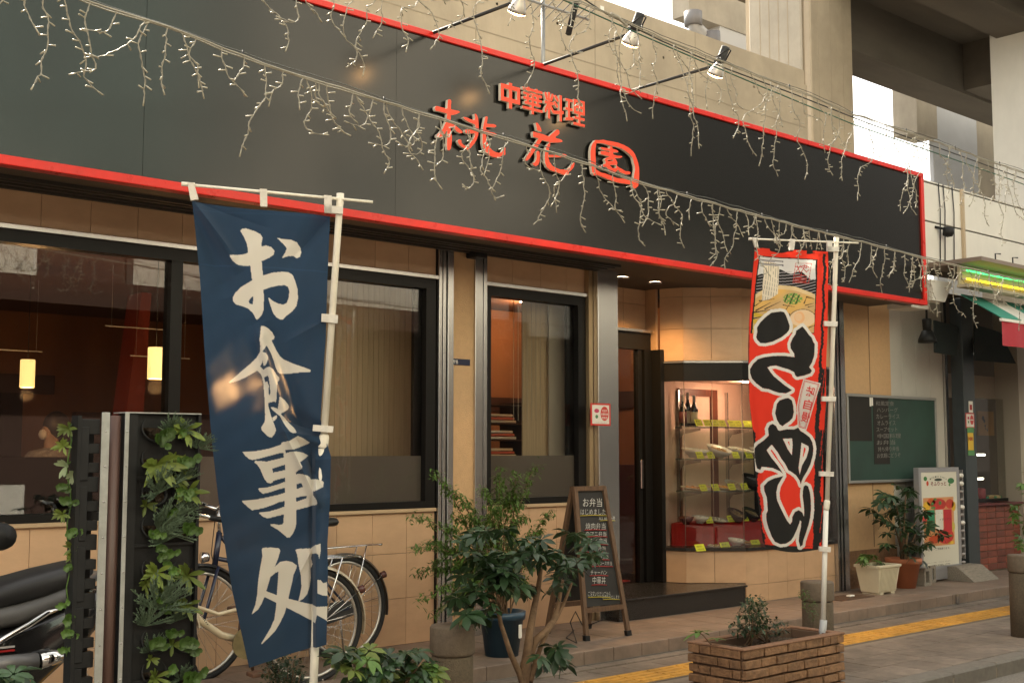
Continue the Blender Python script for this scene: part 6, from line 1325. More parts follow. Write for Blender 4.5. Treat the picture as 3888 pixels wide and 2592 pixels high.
# ================================================================== BICYCLES
def bike(loc, cfg, label):
    """city bicycle, rear hub to the right at local x=0, front hub at x=-1.1, wheels in the xz plane"""
    o = thing('bicycle', label, 'bicycle', (0,0,0))
    fr = mat(cfg['frame'][0], cfg['frame'][1], 0.35, coat=0.4); mg = mat(cfg['guard'][0], cfg['guard'][1], 0.35, coat=0.3, metal=cfg.get('gmetal',0))
    Rw = 0.335; al = mat('alloy rim', (0.62,0.60,0.55), 0.35, metal=0.8); rub = mat('black tyre rubber', (0.018,0.018,0.018), 0.85)
    def wheel(x):
        t = MB()
        t.tube([(x+Rw*math.cos(i*2*math.pi/48),0,Rw+Rw*math.sin(i*2*math.pi/48)) for i in range(49)], 0.019, 8, cap=False)
        wo_ = t.build('wheel', rub, o, world=False)
        r_ = MB(); 
        r_.tube([(x+(Rw-0.026)*math.cos(i*2*math.pi/48),0,Rw+(Rw-0.026)*math.sin(i*2*math.pi/48)) for i in range(49)], 0.011, 6, cap=False)
        r_.tube([(x,-0.045,Rw),(x,0.045,Rw)], 0.022, 10); ob = r_.build('rim', al, wo_, world=False)
        s_ = MB()
        for k in range(32):
            a_ = k*2*math.pi/32; e = a_ + (0.9 if k % 2 else -0.9); sy = 0.03 if (k//2) % 2 else -0.03
            s_.tube([(x+0.02*math.cos(e),sy,Rw+0.02*math.sin(e)),(x+(Rw-0.03)*math.cos(a_),0,Rw+(Rw-0.03)*math.sin(a_))], 0.0012, 4, cap=False)
        so2 = s_.build('spokes', m_('chrome'), wo_, world=False); so2['kind'] = 'stuff'
    wheel(0.0); wheel(-1.10)
    BB = Vector((-0.45,0,0.29)); seat = Vector((-0.27,0,0.78)); head = Vector((-0.93,0,0.86)); fork = Vector((-0.985,0,0.68))
    f = MB()
    if cfg['style'] == 'loop':
        f.tube([head+Vector((0.01,0,-0.08)), Vector((-0.86,0,0.62)), Vector((-0.74,0,0.44)), Vector((-0.60,0,0.34)), BB], 0.021, 10)
        f.tube([fork, Vector((-0.80,0,0.53)), Vector((-0.62,0,0.46)), Vector((-0.37,0,0.5))], 0.012, 8)
    else:
        f.tube([head, BB], 0.017, 10); f.tube([fork+Vector((0.01,0,0.05)), Vector((-0.34,0,0.58))], 0.014, 10)
    f.tube([BB, seat], 0.016, 10); f.tube([fork, head+Vector((-0.02,0,0.03))], 0.019, 10)
    for s_ in (-1, 1):
        f.tube([BB+Vector((0,0.03*s_,0)), Vector((0,0.055*s_,Rw))], 0.010, 8); f.tube([Vector((-0.31,0.02*s_,0.68)), Vector((0,0.055*s_,Rw))], 0.008, 8)
        f.tube([fork+Vector((0,0.045*s_,-0.0)), Vector((-1.06,0.05*s_,0.45)), Vector((-1.10,0.05*s_,Rw))], 0.011, 8)
    f.build('frame', fr, o, world=False)
    for x, a0, a1 in ((0.0, -12, 150), (-1.10, 10, 165)):
        g = MB(); n = 22; vs = []
        for i in range(n+1):
            a_ = R(a0 + (a1-a0)*i/n); r_ = Rw + 0.032
            for y, dr in ((-0.032,-0.012),(-0.018,0.004),(0.018,0.004),(0.032,-0.012)): vs.append((x+(r_+dr)*math.cos(a_), y, Rw+(r_+dr)*math.sin(a_)))
        g.add(vs, [(i*4+j, i*4+j+1, (i+1)*4+j+1, (i+1)*4+j) for i in range(n) for j in range(3)], 0, True)
        g.build('mudguard', mg, o, world=False)
    MB().tube([(0.03,0.045,Rw),(0.37,0.036,Rw+0.05)], 0.0028, 5).tube([(0.0,-0.06,Rw),(0.30,-0.036,Rw+0.20)], 0.0028, 5).tube([(0.0,0.06,Rw),(0.30,0.036,Rw+0.20)], 0.0028, 5).build('stay', m_('chrome'), o, world=False)
    r_ = MB()
    for y in (-0.05,-0.018,0.018,0.05): r_.tube([(-0.26,y,0.745),(0.30,y,0.752)], 0.005, 6)
    for x in (-0.24,0.02,0.29): r_.tube([(x,-0.055,0.747),(x,0.055,0.747)], 0.005, 6)
    for s_ in (-1,1): r_.tube([(0.16,0.055*s_,0.747),(0.03,0.065*s_,Rw)], 0.005, 6)
    r_.build('rack', m_('chrome'), o, world=False)
    MB().lathe([(0.0,-0.02),(0.022,-0.015),(0.026,0.02),(0.0,0.024)], (0.335,0,Rw+0.20), 12, axis=(0.9,0,0.25)).build('rear_reflector', mat('dark reflector', (0.10,0.035,0.03), 0.25), o, world=False)
    cg = MB(); n = 20; path = [(-0.45-0.10*math.cos(a_), -0.06, 0.29+0.095*math.sin(a_)) for a_ in [R(-90+180*i/10) for i in range(11)]]; path += [(0.02+0.05*math.sin(R(180*i/8)), -0.06, Rw+0.05*math.cos(R(180*i/8))-0.0) for i in range(9)]
    cg.prism(path, (0,0.012,0)); cg.build('chain_guard', mat(cfg['chain'][0], cfg['chain'][1], 0.5, var=0.4, scale=8), o, world=False)
    for s_, dz in ((-1,-1),(1,1)):
        pd = MB(); e = BB+Vector((0.06*s_*0+0.02, 0.09*s_, 0.165*dz)); pd.tube([BB+Vector((0,0.075*s_,0)), e], 0.010, 6)
        pd.box(e+Vector((-0.05,0.01*s_-0.0,-0.012)), e+Vector((0.05,0.095*s_,0.012)), bev=0.004)
        pd.build('pedal', mat('rusty crank', (0.12,0.06,0.035), 0.6, var=0.5, scale=14), o, world=False)
    MB().tube([seat, seat+Vector((0.02,0,0.10))], 0.013, 8).build('seat_post', m_('chrome'), o, world=False)
    sd = MB(); vs = []
    for i, (x, w_) in enumerate(((-0.40,0.02),(-0.32,0.03),(-0.24,0.06),(-0.16,0.10),(-0.10,0.105),(-0.07,0.06))):
        for j in range(8): a_ = 2*math.pi*j/8; vs.append((x, w_*math.cos(a_), 0.905+0.03*math.sin(a_)+(0.015 if i > 2 else 0)))
    sd.add(vs, [(i*8+j, i*8+(j+1)%8, (i+1)*8+(j+1)%8, (i+1)*8+j) for i in range(5) for j in range(8)] + [tuple(range(8))[::-1], tuple(range(40,48))], 0, True); sd.build('saddle', mat('black saddle', (0.02,0.02,0.02), 0.6), o, world=False)
    hb = MB().tube([head+Vector((-0.02,0,0.02)), head+Vector((-0.03,0,0.17))], 0.013, 8)
    hp = head+Vector((-0.03,0,0.17))
    for s_ in (-1,1): hb.tube([hp, hp+Vector((-0.04,0.10*s_,0.04)), hp+Vector((-0.01,0.22*s_,0.05)), hp+Vector((0.14,0.28*s_,0.02)), hp+Vector((0.22,0.29*s_,0.0))], 0.011, 8)
    hb.build('handlebar', m_('chrome'), o, world=False)
    for s_ in (-1,1): MB().tube([hp+Vector((0.13,0.278*s_,0.022)), hp+Vector((0.25,0.292*s_,-0.004))], 0.016, 8).build('grip', m_('blackplastic'), o, world=False)
    MB().tube([hp+Vector((0.02,-0.24,0.03)), hp+Vector((-0.10,-0.15,0.0)), head+Vector((-0.09,-0.02,-0.1)), fork], 0.003, 5, cap=False).build('brake_cable', m_('blackwire'), o, world=False)
    MB().lathe([(0.0,-0.03),(0.03,-0.02),(0.035,0.02),(0.0,0.03)], tuple(fork+Vector((-0.07,0,0.06))), 12, axis=(-1,0,0)).build('headlamp', m_('chrome'), o, world=False)
    MB().tube([(0.0,0.06,Rw),(0.08,0.12,0.01)], 0.008, 6).tube([(0.08,0.12,0.01),(0.08,-0.02,0.006)], 0.008, 6).build('stand', m_('chrome'), o, world=False)
    if cfg.get('word'):
        text_on(cfg['word'], 'lettering', o, (-0.855,-0.022,0.60), (0.62,0,-0.78), (0.78,0,0.62), 0.26, 0.018, m_('blackplastic'), nudge=0.001)
    o.location = loc[:3]; o.rotation_euler = (loc[4], 0, loc[3])
    return o
ra = onY(1180, 2360, 6.46); rb = onY(1318, 2285, 7.0)
bike((ra.x, 6.46, ZT, R(-3), R(3)), dict(frame=('cream bike enamel',(0.62,0.52,0.36)), guard=('cream mudguard',(0.62,0.54,0.40)), chain=('brass chain guard',(0.24,0.19,0.09)), style='loop', word='pompadour'), 'cream city bicycle parked in front of the navy one')
bike((rb.x, 7.02, ZT, R(2), R(-3)), dict(frame=('navy bike enamel',(0.012,0.018,0.045)), guard=('black mudguard',(0.03,0.03,0.032)), chain=('black chain guard',(0.03,0.03,0.03)), style='step'), 'navy city bicycle with chrome rack against the tiled wall')

# ================================================================== SCOOTER (only its tail is in the picture)
sx = onY(120, 2400, 5.35)
scq = thing('motor_scooter', 'black motor scooter with long black and grey seat at the left edge', 'scooter', (sx.x,5.35,0))
Y0 = 5.35
def loft(b, secs, n=14, mi=0):
    vs = []
    for (x, zc, hw, hh, e) in secs:
        for j in range(n):
            a_ = 2*math.pi*j/n; cy, cz = math.cos(a_), math.sin(a_)
            vs.append((x, Y0 + hw*math.copysign(abs(cy)**e, cy), zc + hh*math.copysign(abs(cz)**e, cz)))
    k = len(secs); b.add(vs, [(i*n+j, (i+1)*n+j, (i+1)*n+(j+1)%n, i*n+(j+1)%n) for i in range(k-1) for j in range(n)] + [tuple(range(n)), tuple(range((k-1)*n,k*n))[::-1]], mi, True); return b
X = sx.x
seatz = onY(120, 2215, Y0).z
loft(MB(), [(X-0.75,seatz-0.09,0.08,0.02,0.7),(X-0.65,seatz-0.06,0.13,0.045,0.7),(X-0.4,seatz-0.06,0.15,0.055,0.7),(X-0.2,seatz-0.04,0.15,0.06,0.7),(X+0.0,seatz+0.0,0.145,0.065,0.7),(X+0.15,seatz+0.035,0.12,0.055,0.7),(X+0.24,seatz+0.05,0.06,0.03,0.7)]).build('seat', mat('black vinyl seat', (0.02,0.02,0.021), 0.45), scq)
loft(MB(), [(X-0.72,seatz-0.15,0.10,0.03,0.7),(X-0.4,seatz-0.14,0.165,0.05,0.7),(X-0.1,seatz-0.11,0.165,0.055,0.7),(X+0.12,seatz-0.05,0.14,0.05,0.7),(X+0.27,seatz+0.02,0.06,0.02,0.7)]).build('seat_side', mat('grey seat side', (0.10,0.10,0.10), 0.5), scq)
loft(MB(), [(X-0.75,seatz-0.32,0.10,0.14,0.6),(X-0.4,seatz-0.36,0.16,0.18,0.6),(X-0.05,seatz-0.30,0.16,0.17,0.6),(X+0.2,seatz-0.17,0.11,0.11,0.6),(X+0.36,seatz-0.06,0.05,0.05,0.6)]).build('body', mat('black scooter paint', (0.012,0.012,0.013), 0.2, coat=0.6), scq)
loft(MB(), [(X-1.35,0.24,0.14,0.05,0.6),(X-0.75,0.24,0.15,0.06,0.6),(X-0.45,0.30,0.12,0.08,0.6)]).build('floorboard', m_('blackplastic'), scq)
MB().prism([(X-1.28,Y0-0.15,0.28),(X-1.35,Y0-0.15,0.28),(X-1.55,Y0-0.15,0.98),(X-1.48,Y0-0.15,1.0)], (0,0.30,0)).build('leg_shield', mat('black scooter paint', (0.012,0.012,0.013)), scq)
for wx in (X-0.05, X-1.52):
    w_ = MB().tube([(wx+0.19*math.cos(i*math.pi/16),Y0,0.235+0.19*math.sin(i*math.pi/16)) for i in range(33)], 0.048, 10, cap=False).build('wheel', mat('black tyre rubber', (0.018,0.018,0.018)), scq)
    MB().lathe([(0.0,-0.04),(0.15,-0.04),(0.15,0.04),(0.0,0.04)], (wx,Y0,0.235), 20, axis=(0,1,0)).build('rim', mat('alloy rim', (0.62,0.60,0.55)), w_)
pts = [onY(x,y,Y0-0.17) for x, y in ((-60,2470),(20,2420),(110,2370),(180,2325),(225,2310))]
MB().tube(pts, [0.012,0.014,0.014,0.012,0.006], 8).build('chrome_trim', m_('chrome'), scq)
mf = [onY(-40,2525,Y0-0.2), onY(140,2508,Y0-0.2), onY(150,2506,Y0-0.2), onY(235,2488,Y0-0.2)]
MB().tube(mf[:2], 0.035, 12).build('muffler', mat('grey heat shield', (0.16,0.16,0.16), 0.5, metal=0.5), scq); MB().tube(mf[2:], [0.036,0.030], 12).build('muffler_tip', m_('chrome'), scq)
q = onY(-10, 2030, Y0); MB().lathe([(0.0,-0.06),(0.05,-0.05),(0.06,0.0),(0.05,0.04),(0.0,0.05)], (q.x-0.02,Y0-0.1,q.z), 14, axis=(0.2,-1,0)).tube([(q.x-0.02,Y0-0.1,q.z),(q.x-0.15,Y0,q.z-0.15),(X-1.45,Y0,0.95)], 0.007, 6).build('mirror', m_('blackplastic'), scq)
MB().tube([(X-1.52,Y0,0.235),(X-1.45,Y0,0.95),(X-1.42,Y0-0.28,1.02)], 0.018, 8).tube([(X-1.45,Y0,0.95),(X-1.42,Y0+0.28,1.02)], 0.018, 8).build('handlebar', m_('blackplastic'), scq)
for k, cc in ((0,(0.5,0.5,0.5)),(1,(0.4,0.02,0.02))): q = onY(0,2462+14*k,Y0-0.166); MB().box((q.x-0.05,q.y,q.z),(q.x+0.06,q.y+0.002,q.z+0.008)).build('decal', mat('scooter decal %d' % k, cc, 0.4), scq)

# ================================================================== A-BOARD
def zA(x, y): return (2130+x/3.41, 1840+y/3.41)
fl_ = onZ(2222, 2432, ZT); fr_ = onZ(2391, 2410, ZT)
ang = math.atan2(fr_.y-fl_.y, fr_.x-fl_.x); A0 = Vector((fl_.x, fl_.y, 0)); ux = Vector((math.cos(ang), math.sin(ang), 0)); nb_ = Vector((-math.sin(ang), math.cos(ang), 0))
W_ = (fr_-fl_).length; Hh = 1.13; lean = 0.20
ab = thing('menu_a_board', 'wooden framed chalkboard A-board with handwritten lunch menu by the entrance', 'signboard', (fl_.x+W_/2,fl_.y,ZT))
def ap_(s_, t_, off=0.0, back=False):                  # s across 0..1, t up the leg 0..1
    taper = 0.07*t_
    base = A0 + ux*(taper + s_*(W_-2*taper)) + Vector((0,0,ZT+Hh*t_))
    return base + nb_*(lean*t_ if not back else 0.46-0.24*t_) + nb_*off*(1 if not back else -1)
def bar(p, q, w_, th, name, back=False):
    d = (q-p).normalized(); s_ = d.cross(nb_).normalized()
    MB().prism([p-s_*w_/2-nb_*th/2, p+s_*w_/2-nb_*th/2, p+s_*w_/2+nb_*th/2, p-s_*w_/2+nb_*th/2], q-p).build(name, m_('wood'), ab)
for bk in (False, True):
    for s_ in (0.03, 0.97): bar(ap_(s_,0.035,0,bk), ap_(s_,1.0,0,bk), 0.034, 0.03, 'leg', bk)
    for s_ in (0.03, 0.97): bar(ap_(s_,0.0,0,bk), ap_(s_,0.034,0,bk), 0.046, 0.034, 'foot', bk)
    bar(ap_(0.0,0.985,0.002,bk), ap_(1.0,0.985,0.002,bk), 0.034, 0.034, 'rail', bk); bar(ap_(0.04,0.19,0.002,bk), ap_(0.96,0.19,0.002,bk), 0.034, 0.034, 'rail', bk)
for o in list(ab.children):
    if o.name.startswith('foot'): o.data.materials[0] = m_('blackplastic')
for bk in (False, True):
    v = [ap_(0.06,0.21,0.006,bk), ap_(0.94,0.21,0.006,bk), ap_(0.94,0.97,0.006,bk), ap_(0.06,0.97,0.006,bk)]
    MB().prism(v, nb_*0.006).build('board', m_('slate'), ab)
def chalk(body, x0, x1, yb, yt, mt='chalk', name='chalk_line', bold=-0.011):
    def toP(x, y):
        px, py = zA(x, y); d = ray(px, py); t_ = 0.6
        p1, p2, p3 = ap_(0,0.2,-0.001), ap_(1,0.2,-0.001), ap_(0,0.9,-0.001); nn = (p2-p1).cross(p3-p1)
        k = nn.dot(p1-Vector((0,0,EYE)))/nn.dot(d); return Vector((0,0,EYE)) + d*k
    a_ = toP(x0, yb); b_ = toP(x1, yb); c_ = toP(x0, yt)
    if body is None: MB().tube([a_, a_.lerp(b_,0.5)+Vector((0,0,0.004)), b_], 0.0035, 5).build(name, m_(mt), ab); return
    text_on(body, name, ab, a_, b_-a_, c_-a_, (b_-a_).length, (c_-a_).length, m_(mt), bold=bold)
chalk('お弁当', 285,530,282,170, bold=-0.006); chalk('はじめました!!', 255,610,385,312); chalk(None, 250,612,398,0,'chalkyel'); chalk('ALL 680円+税', 492,700,455,405); chalk(None, 505,700,463,0,'chalkyel')
for tx, x0, x1, yb, yt, ul in (('焼肉弁当',318,575,575,490,585),('ウマニ弁当',325,585,662,600,672),('カニ玉弁当',330,592,752,688,775),('スブタ弁当',325,575,845,790,870),('ホイコーロー弁当',330,612,958,900,970),('チンジャオロース弁当',325,658,1040,985,1058),('チャーハン',385,595,1165,1105,1175),('中華丼',410,578,1280,1185,1295)):
    chalk(tx, x0, x1, yb, yt); chalk(None, x0-10, x1+15, ul, 0, 'chalkred')
chalk('ご注文いただいてから', 352,640,1440,1375); chalk(None, 355,640,1455,0,'chalkyel'); chalk('お作りいたします', 540,760,1470,1425); chalk(None, 545,760,1482,0,'chalkyel')
p = [onZ(2180,2390,ZT), onZ(2150,2420,ZT+0.02), onZ(2190,2440,ZT+0.01), onZ(2165,2360,ZT+0.1), onZ(2185,2320,ZT+0.3), onZ(2215,2380,ZT+0.05), onZ(2290,2350,ZT+0.15)]
tag(MB().tube(p, 0.004, 6).build('loose_cable', m_('blackwire')), 'black cable looped under the A-board', 'cable')

# ================================================================== LIGHT BOX SIGN AT THE NEXT SHOP
YX = 6.86
q0 = onY(3487,1775,YX); q1 = onY(3640,1782,YX); zb0 = onY(3500,2170,YX).z
lb = thing('light_box_sign', 'standing white light box sign with peppers and a tricolour flag panel', 'sign', ((q0.x+q1.x)/2,YX,ZT))
xa, xb, za, zc = q0.x, q1.x, zb0, q0.z
MB().box((xa,YX+0.012,za),(xb,YX+0.06,zc)).box((xa,YX,za),(xa+0.05,YX+0.0119,zc)).box((xb-0.05,YX,za),(xb,YX+0.0119,zc)).box((xa+0.05,YX,zc-0.05),(xb-0.05,YX+0.0119,zc)).box((xa+0.05,YX,za),(xb-0.05,YX+0.0119,za+0.04)).build('case', mat('silver sign case', (0.40,0.40,0.42), 0.45, metal=0.6), lb)
face = MB().box((xa+0.05,YX+0.004,za+0.04),(xb-0.05,YX+0.0115,zc-0.05)).build('face', mat('white sign face', (0.70,0.68,0.58), 0.4), lb)
def fx(x, y): q = onY(3460+x/3.267, 1740+y/3.267, YX); return q.x, q.z
def blob(x, y, rx, ry, col, nm, dz=0.0):
    cx_, cz_ = fx(x, y); ex, _ = fx(x+rx, y); _, ez = fx(x, y+ry); n = 18
    MB().add([(cx_+(ex-cx_)*math.cos(2*math.pi*i/n), YX+0.0035-dz, cz_+(cz_-ez)*math.sin(2*math.pi*i/n)) for i in range(n)], [tuple(range(n))]).build(nm, mat(nm+' print %.2f %.2f' % (col[0], col[1]), col, 0.5, var=0.25, scale=9), face)
def rect(x0, y0, x1, y1, col, nm, dz=0.0):
    a_, c_ = fx(x0,y0); b_, d_ = fx(x1,y1); MB().add([(a_,YX+0.0035-dz,d_),(b_,YX+0.0035-dz,d_),(b_,YX+0.0035-dz,c_),(a_,YX+0.0035-dz,c_)], [(0,1,2,3)]).build(nm, mat(nm+' print %.2f' % col[0], col, 0.5, var=0.12, scale=6), face)
rect(150,490,545,1060,(0.66,0.30,0.12),'picture_field')
for (x, y, rx, ry, c_) in ((340,570,95,75,(0.55,0.03,0.02)),(195,590,45,55,(0.72,0.42,0.02)),(480,560,50,60,(0.58,0.05,0.02)),(530,590,24,60,(0.70,0.40,0.02)),(250,540,50,50,(0.60,0.12,0.02)),(430,960,100,95,(0.55,0.025,0.02)),(300,1000,80,50,(0.58,0.08,0.02)),(500,1040,40,20,(0.7,0.45,0.05)),(170,760,30,50,(0.55,0.05,0.03)),(525,840,22,60,(0.62,0.48,0.1))): blob(x, y, rx, ry, c_, 'pepper', 0.0003)
for (x, y, rx, ry) in ((360,550,18,26),(275,610,28,20),(300,505,20,14),(490,955,26,16),(265,560,18,18)): blob(x, y, rx, ry, (0.10,0.20,0.04), 'pepper_stalk', 0.0007)
rect(195,640,300,885,(0.02,0.22,0.10),'flag_green',0.001); rect(300,636,402,882,(0.72,0.70,0.62),'flag_white',0.001); rect(402,632,510,890,(0.50,0.02,0.03),'flag_red',0.001)
blob(338,262,48,17,(0.03,0.05,0.03),'oval_emblem'); blob(178,250,22,28,(0.04,0.20,0.05),'carrot_leaf'); blob(205,308,14,32,(0.60,0.06,0.02),'carrot'); blob(495,275,40,36,(0.03,0.16,0.05),'broccoli'); blob(478,325,12,16,(0.10,0.26,0.06),'broccoli_stalk')
def ltext(body, x0, x1, yb, yt, col, bold=0.0):
    a_ = fx(x0,yb); b_ = fx(x1,yb); c_ = fx(x0,yt)
    text_on(body, 'lettering', face, (a_[0],YX+0.003,a_[1]), (1,0,0), (0,0,1), b_[0]-a_[0], c_[1]-a_[1], mat('ink %.2f %.2f' % (col[0], col[1]), col, 0.6), bold=bold, nudge=0.0012)
ltext('そふりっと', 243,435,340,288,(0.22,0.02,0.02),0.02)
for k, ch in enumerate('ITALIAN PASTA'):
    if ch != ' ': t_ = (k-6)/6; ltext(ch, 336+t_*98-6, 336+t_*98+7, 232+30*t_*t_, 214+30*t_*t_, (0.05,0.08,0.06))
ltext('イタリアン', 350,500,770,742,(0.06,0.02,0.02)); ltext('パーティーご予約承ります。', 172,485,1150,1122,(0.04,0.03,0.03)); ltext('Open 11:00   Close 22:00', 172,485,1310,1296,(0.25,0.2,0.18)); ltext('Phone. 03-5390-1772', 170,487,1360,1330,(0.08,0.07,0.06))
MB().box((xa-0.02,YX+0.0,ZT+0.02),(xb+0.05,YX+0.14,za-0.001)).build('foot_rail', mat('silver sign case', (0.40,0.40,0.42)), lb)
MB().box((xb+0.001,YX+0.0,za+0.10),(xb+0.015,YX+0.05,zc-0.03)).box((xb+0.118,YX+0.02,za+0.08),(xb+0.13,YX+0.05,zc-0.03)).build('bulb_rail', mat('clear acrylic rail', (0.35,0.33,0.33), 0.15, metal=0.3), lb)
for k, y in enumerate((212,312,410,510,605,700,800,900,1000,1090,1190,1290)):
    _, z = fx(600, y)
    wht_ = k in (0,1,4,6)
    MB().lathe([(0.0,0.0),(0.010,0.002),(0.014,0.02),(0.027 if wht_ else 0.018,0.05),(0.026 if wht_ else 0.017,0.068),(0.0,0.085 if wht_ else 0.075)], (xb+0.012,YX+0.012,z), 12, axis=(1,0,0)).build('bulb', m_('white') if wht_ else mat('clear dead bulb', (0.30,0.28,0.27), 0.2), lb)
# concrete weights at its foot
q = onY(3690, 2215, 6.70)
cbm = mat('weathered wood weight', (0.24,0.21,0.17), 0.9, var=0.3, scale=14, stretch=(1,6,6), bump=0.4)
tag(MB().prism([(q.x-0.22,6.55,ZT+0.001),(q.x-0.22,6.95,ZT+0.001),(q.x-0.22,6.90,ZT+0.15),(q.x-0.22,6.75,ZT+0.15)], (0.55,0,0)).build('concrete_ramp_block', cbm), 'wedge shaped grey weight at the right foot of the light box sign', 'block')
for k, (px, w_) in enumerate(((3497,0.13),(3525,0.11))):
    q = onY(px, 2215, 6.80 + 0.1*k); nm = ('hollow grey concrete block beside the terracotta pot','smaller grey concrete block under the sign foot')[k]
    b = MB(); x_, y_ = q.x, 6.72 + 0.12*k; t_ = 0.03
    b.box((x_-w_/2,y_,ZT),(x_+w_/2,y_+0.2,ZT+t_)).box((x_-w_/2,y_,ZT+0.15),(x_+w_/2,y_+0.2,ZT+0.15+t_)).box((x_-w_/2,y_,ZT+t_),(x_-w_/2+t_,y_+0.2,ZT+0.15)).box((x_+w_/2-t_,y_,ZT+t_),(x_+w_/2,y_+0.2,ZT+0.15))
    tag(b.build('concrete_block', mat('grey concrete block', (0.27,0.24,0.2), 0.95, var=0.2, scale=30, bump=0.5)), nm, 'block', 'concrete blocks by the sign')
# ---- speaker-like floodlight hanging at the sign end
q = onY(3520, 1255, 6.8)
sp_ = thing('hanging_floodlight', 'dark cone floodlight hanging under the end of the sign', 'lamp', (q.x,6.8,q.z+0.25))
MB().tube([(q.x,6.8,3.03),(q.x,6.8,q.z+0.12)], 0.012, 6).build('bracket', m_('blackplastic'), sp_)
MB().lathe([(0.0,0.0),(0.045,0.0),(0.05,0.12),(0.04,0.13),(0.0,0.13)][::-1], (q.x,6.8,q.z), 16).lathe([(0.10,-0.13),(0.095,-0.09),(0.055,0.0),(0.0,0.01)], (q.x,6.8,q.z), 18).build('lamp_head', m_('blackplastic'), sp_)

# ================================================================== STICKERS
def sticker(px0, py0, px1, py1, Y, label, big):
    a_ = onY(px0,py0,Y); b_ = onY(px1,py1,Y); x0, x1, z1, z0 = a_.x, b_.x, a_.z, b_.z; w_, h_ = x1-x0, z1-z0
    o = tag(MB().box((x0,Y-0.002,z0),(x1,Y,z1), bev=0.0008).build('shop_sticker', mat('red sticker', (0.55,0.035,0.025), 0.4)), label, 'sticker')
    MB().box((x0+w_*0.08,Y-0.0035,z0+h_*0.08),(x1-w_*0.08,Y-0.0021,z1-h_*0.08)).build('white_field', mat('sticker white', (0.72,0.70,0.64), 0.4), o)
    n = 24; cx_, cz_ = x0+w_*0.69, z0+h_*0.54
    MB().add([(cx_+w_*0.2*math.cos(2*math.pi*i/n), Y-0.004, cz_+h_*0.32*math.sin(2*math.pi*i/n)) for i in range(n)], [tuple(range(n))]).build('red_oval', mat('red sticker', (0.55,0.035,0.025)), o)
    if big:
        for tx, k in (('北区内',0.62),('共通商品券',0.46),('取扱店',0.30)):
            ww = w_*(0.36 if len(tx) == 5 else 0.26); text_on(tx, 'lettering', o, (cx_-ww/2,Y-0.0045,z0+h_*k), (1,0,0), (0,0,1), ww, h_*0.11, mat('sticker white', (0.72,0.70,0.64)), bold=0.015)
        text_on('この店で使えます', 'lettering', o, (x0+w_*0.18,Y-0.0045,z0+h_*0.12), (1,0,0), (0,0,1), w_*0.62, h_*0.03, m_('blackplastic'))
    else:
        MB().box((cx_-w_*0.18,Y-0.0045,cz_-h_*0.03),(cx_+w_*0.18,Y-0.0041,cz_+h_*0.03)).build('white_bar', mat('sticker white', (0.72,0.70,0.64)), o)
    for zz, rr_, cc, nm in ((0.66,0.12,(0.50,0.05,0.12),'pink_patch'),(0.40,0.07,(0.06,0.20,0.08),'green_patch')):
        MB().add([(x0+w_*0.30+w_*rr_*math.cos(2*math.pi*i/16), Y-0.004, z0+h_*zz+h_*rr_*(0.8+0.4*(nm == 'green_patch'))*math.sin(2*math.pi*i/16)) for i in range(16)], [tuple(range(16))]).build(nm, mat(nm, cc, 0.5), o)
    return o
sticker(2241,1529,2318,1616,7.138,'red bordered voucher sticker on the steel column',True)
sticker(3665,1566,3700,1625,6.898,'red bordered voucher sticker on the dark shop post',False)
a_ = onY(3677,1522,6.898); b_ = onY(3694,1566,6.898)
o = tag(MB().box((a_.x,6.896,b_.z),(b_.x,6.898,a_.z)).build('white_label', m_('white')), 'narrow white label at the top of the dark shop post', 'label'); MB().box((a_.x+0.02,6.8952,b_.z+0.03),(b_.x-0.02,6.8959,a_.z-0.04)).build('print', mat('red lettering', (0.4,0.02,0.02)), o)
a_ = onY(3674,1642,6.898); b_ = onY(3697,1708,6.898)
o = tag(MB().box((a_.x,6.896,b_.z),(b_.x,6.898,a_.z)).build('yellow_notice', mat('yellow notice', (0.66,0.44,0.03), 0.5)), 'yellow notice taped with green tape to the dark shop post', 'notice')
text_on('100', 'lettering', o, (a_.x+0.012,6.8955,a_.z-0.09), (1,0,0), (0,0,1), b_.x-a_.x-0.03, 0.045, mat('red lettering', (0.4,0.02,0.02)), nudge=0.001, bold=0.03)
for z in (a_.z+0.001, b_.z-0.061): MB().box((a_.x-0.01,6.894,z),(b_.x+0.01,6.8959,z+0.06)).build('tape', mat('green tape', (0.10,0.28,0.10), 0.6), o)

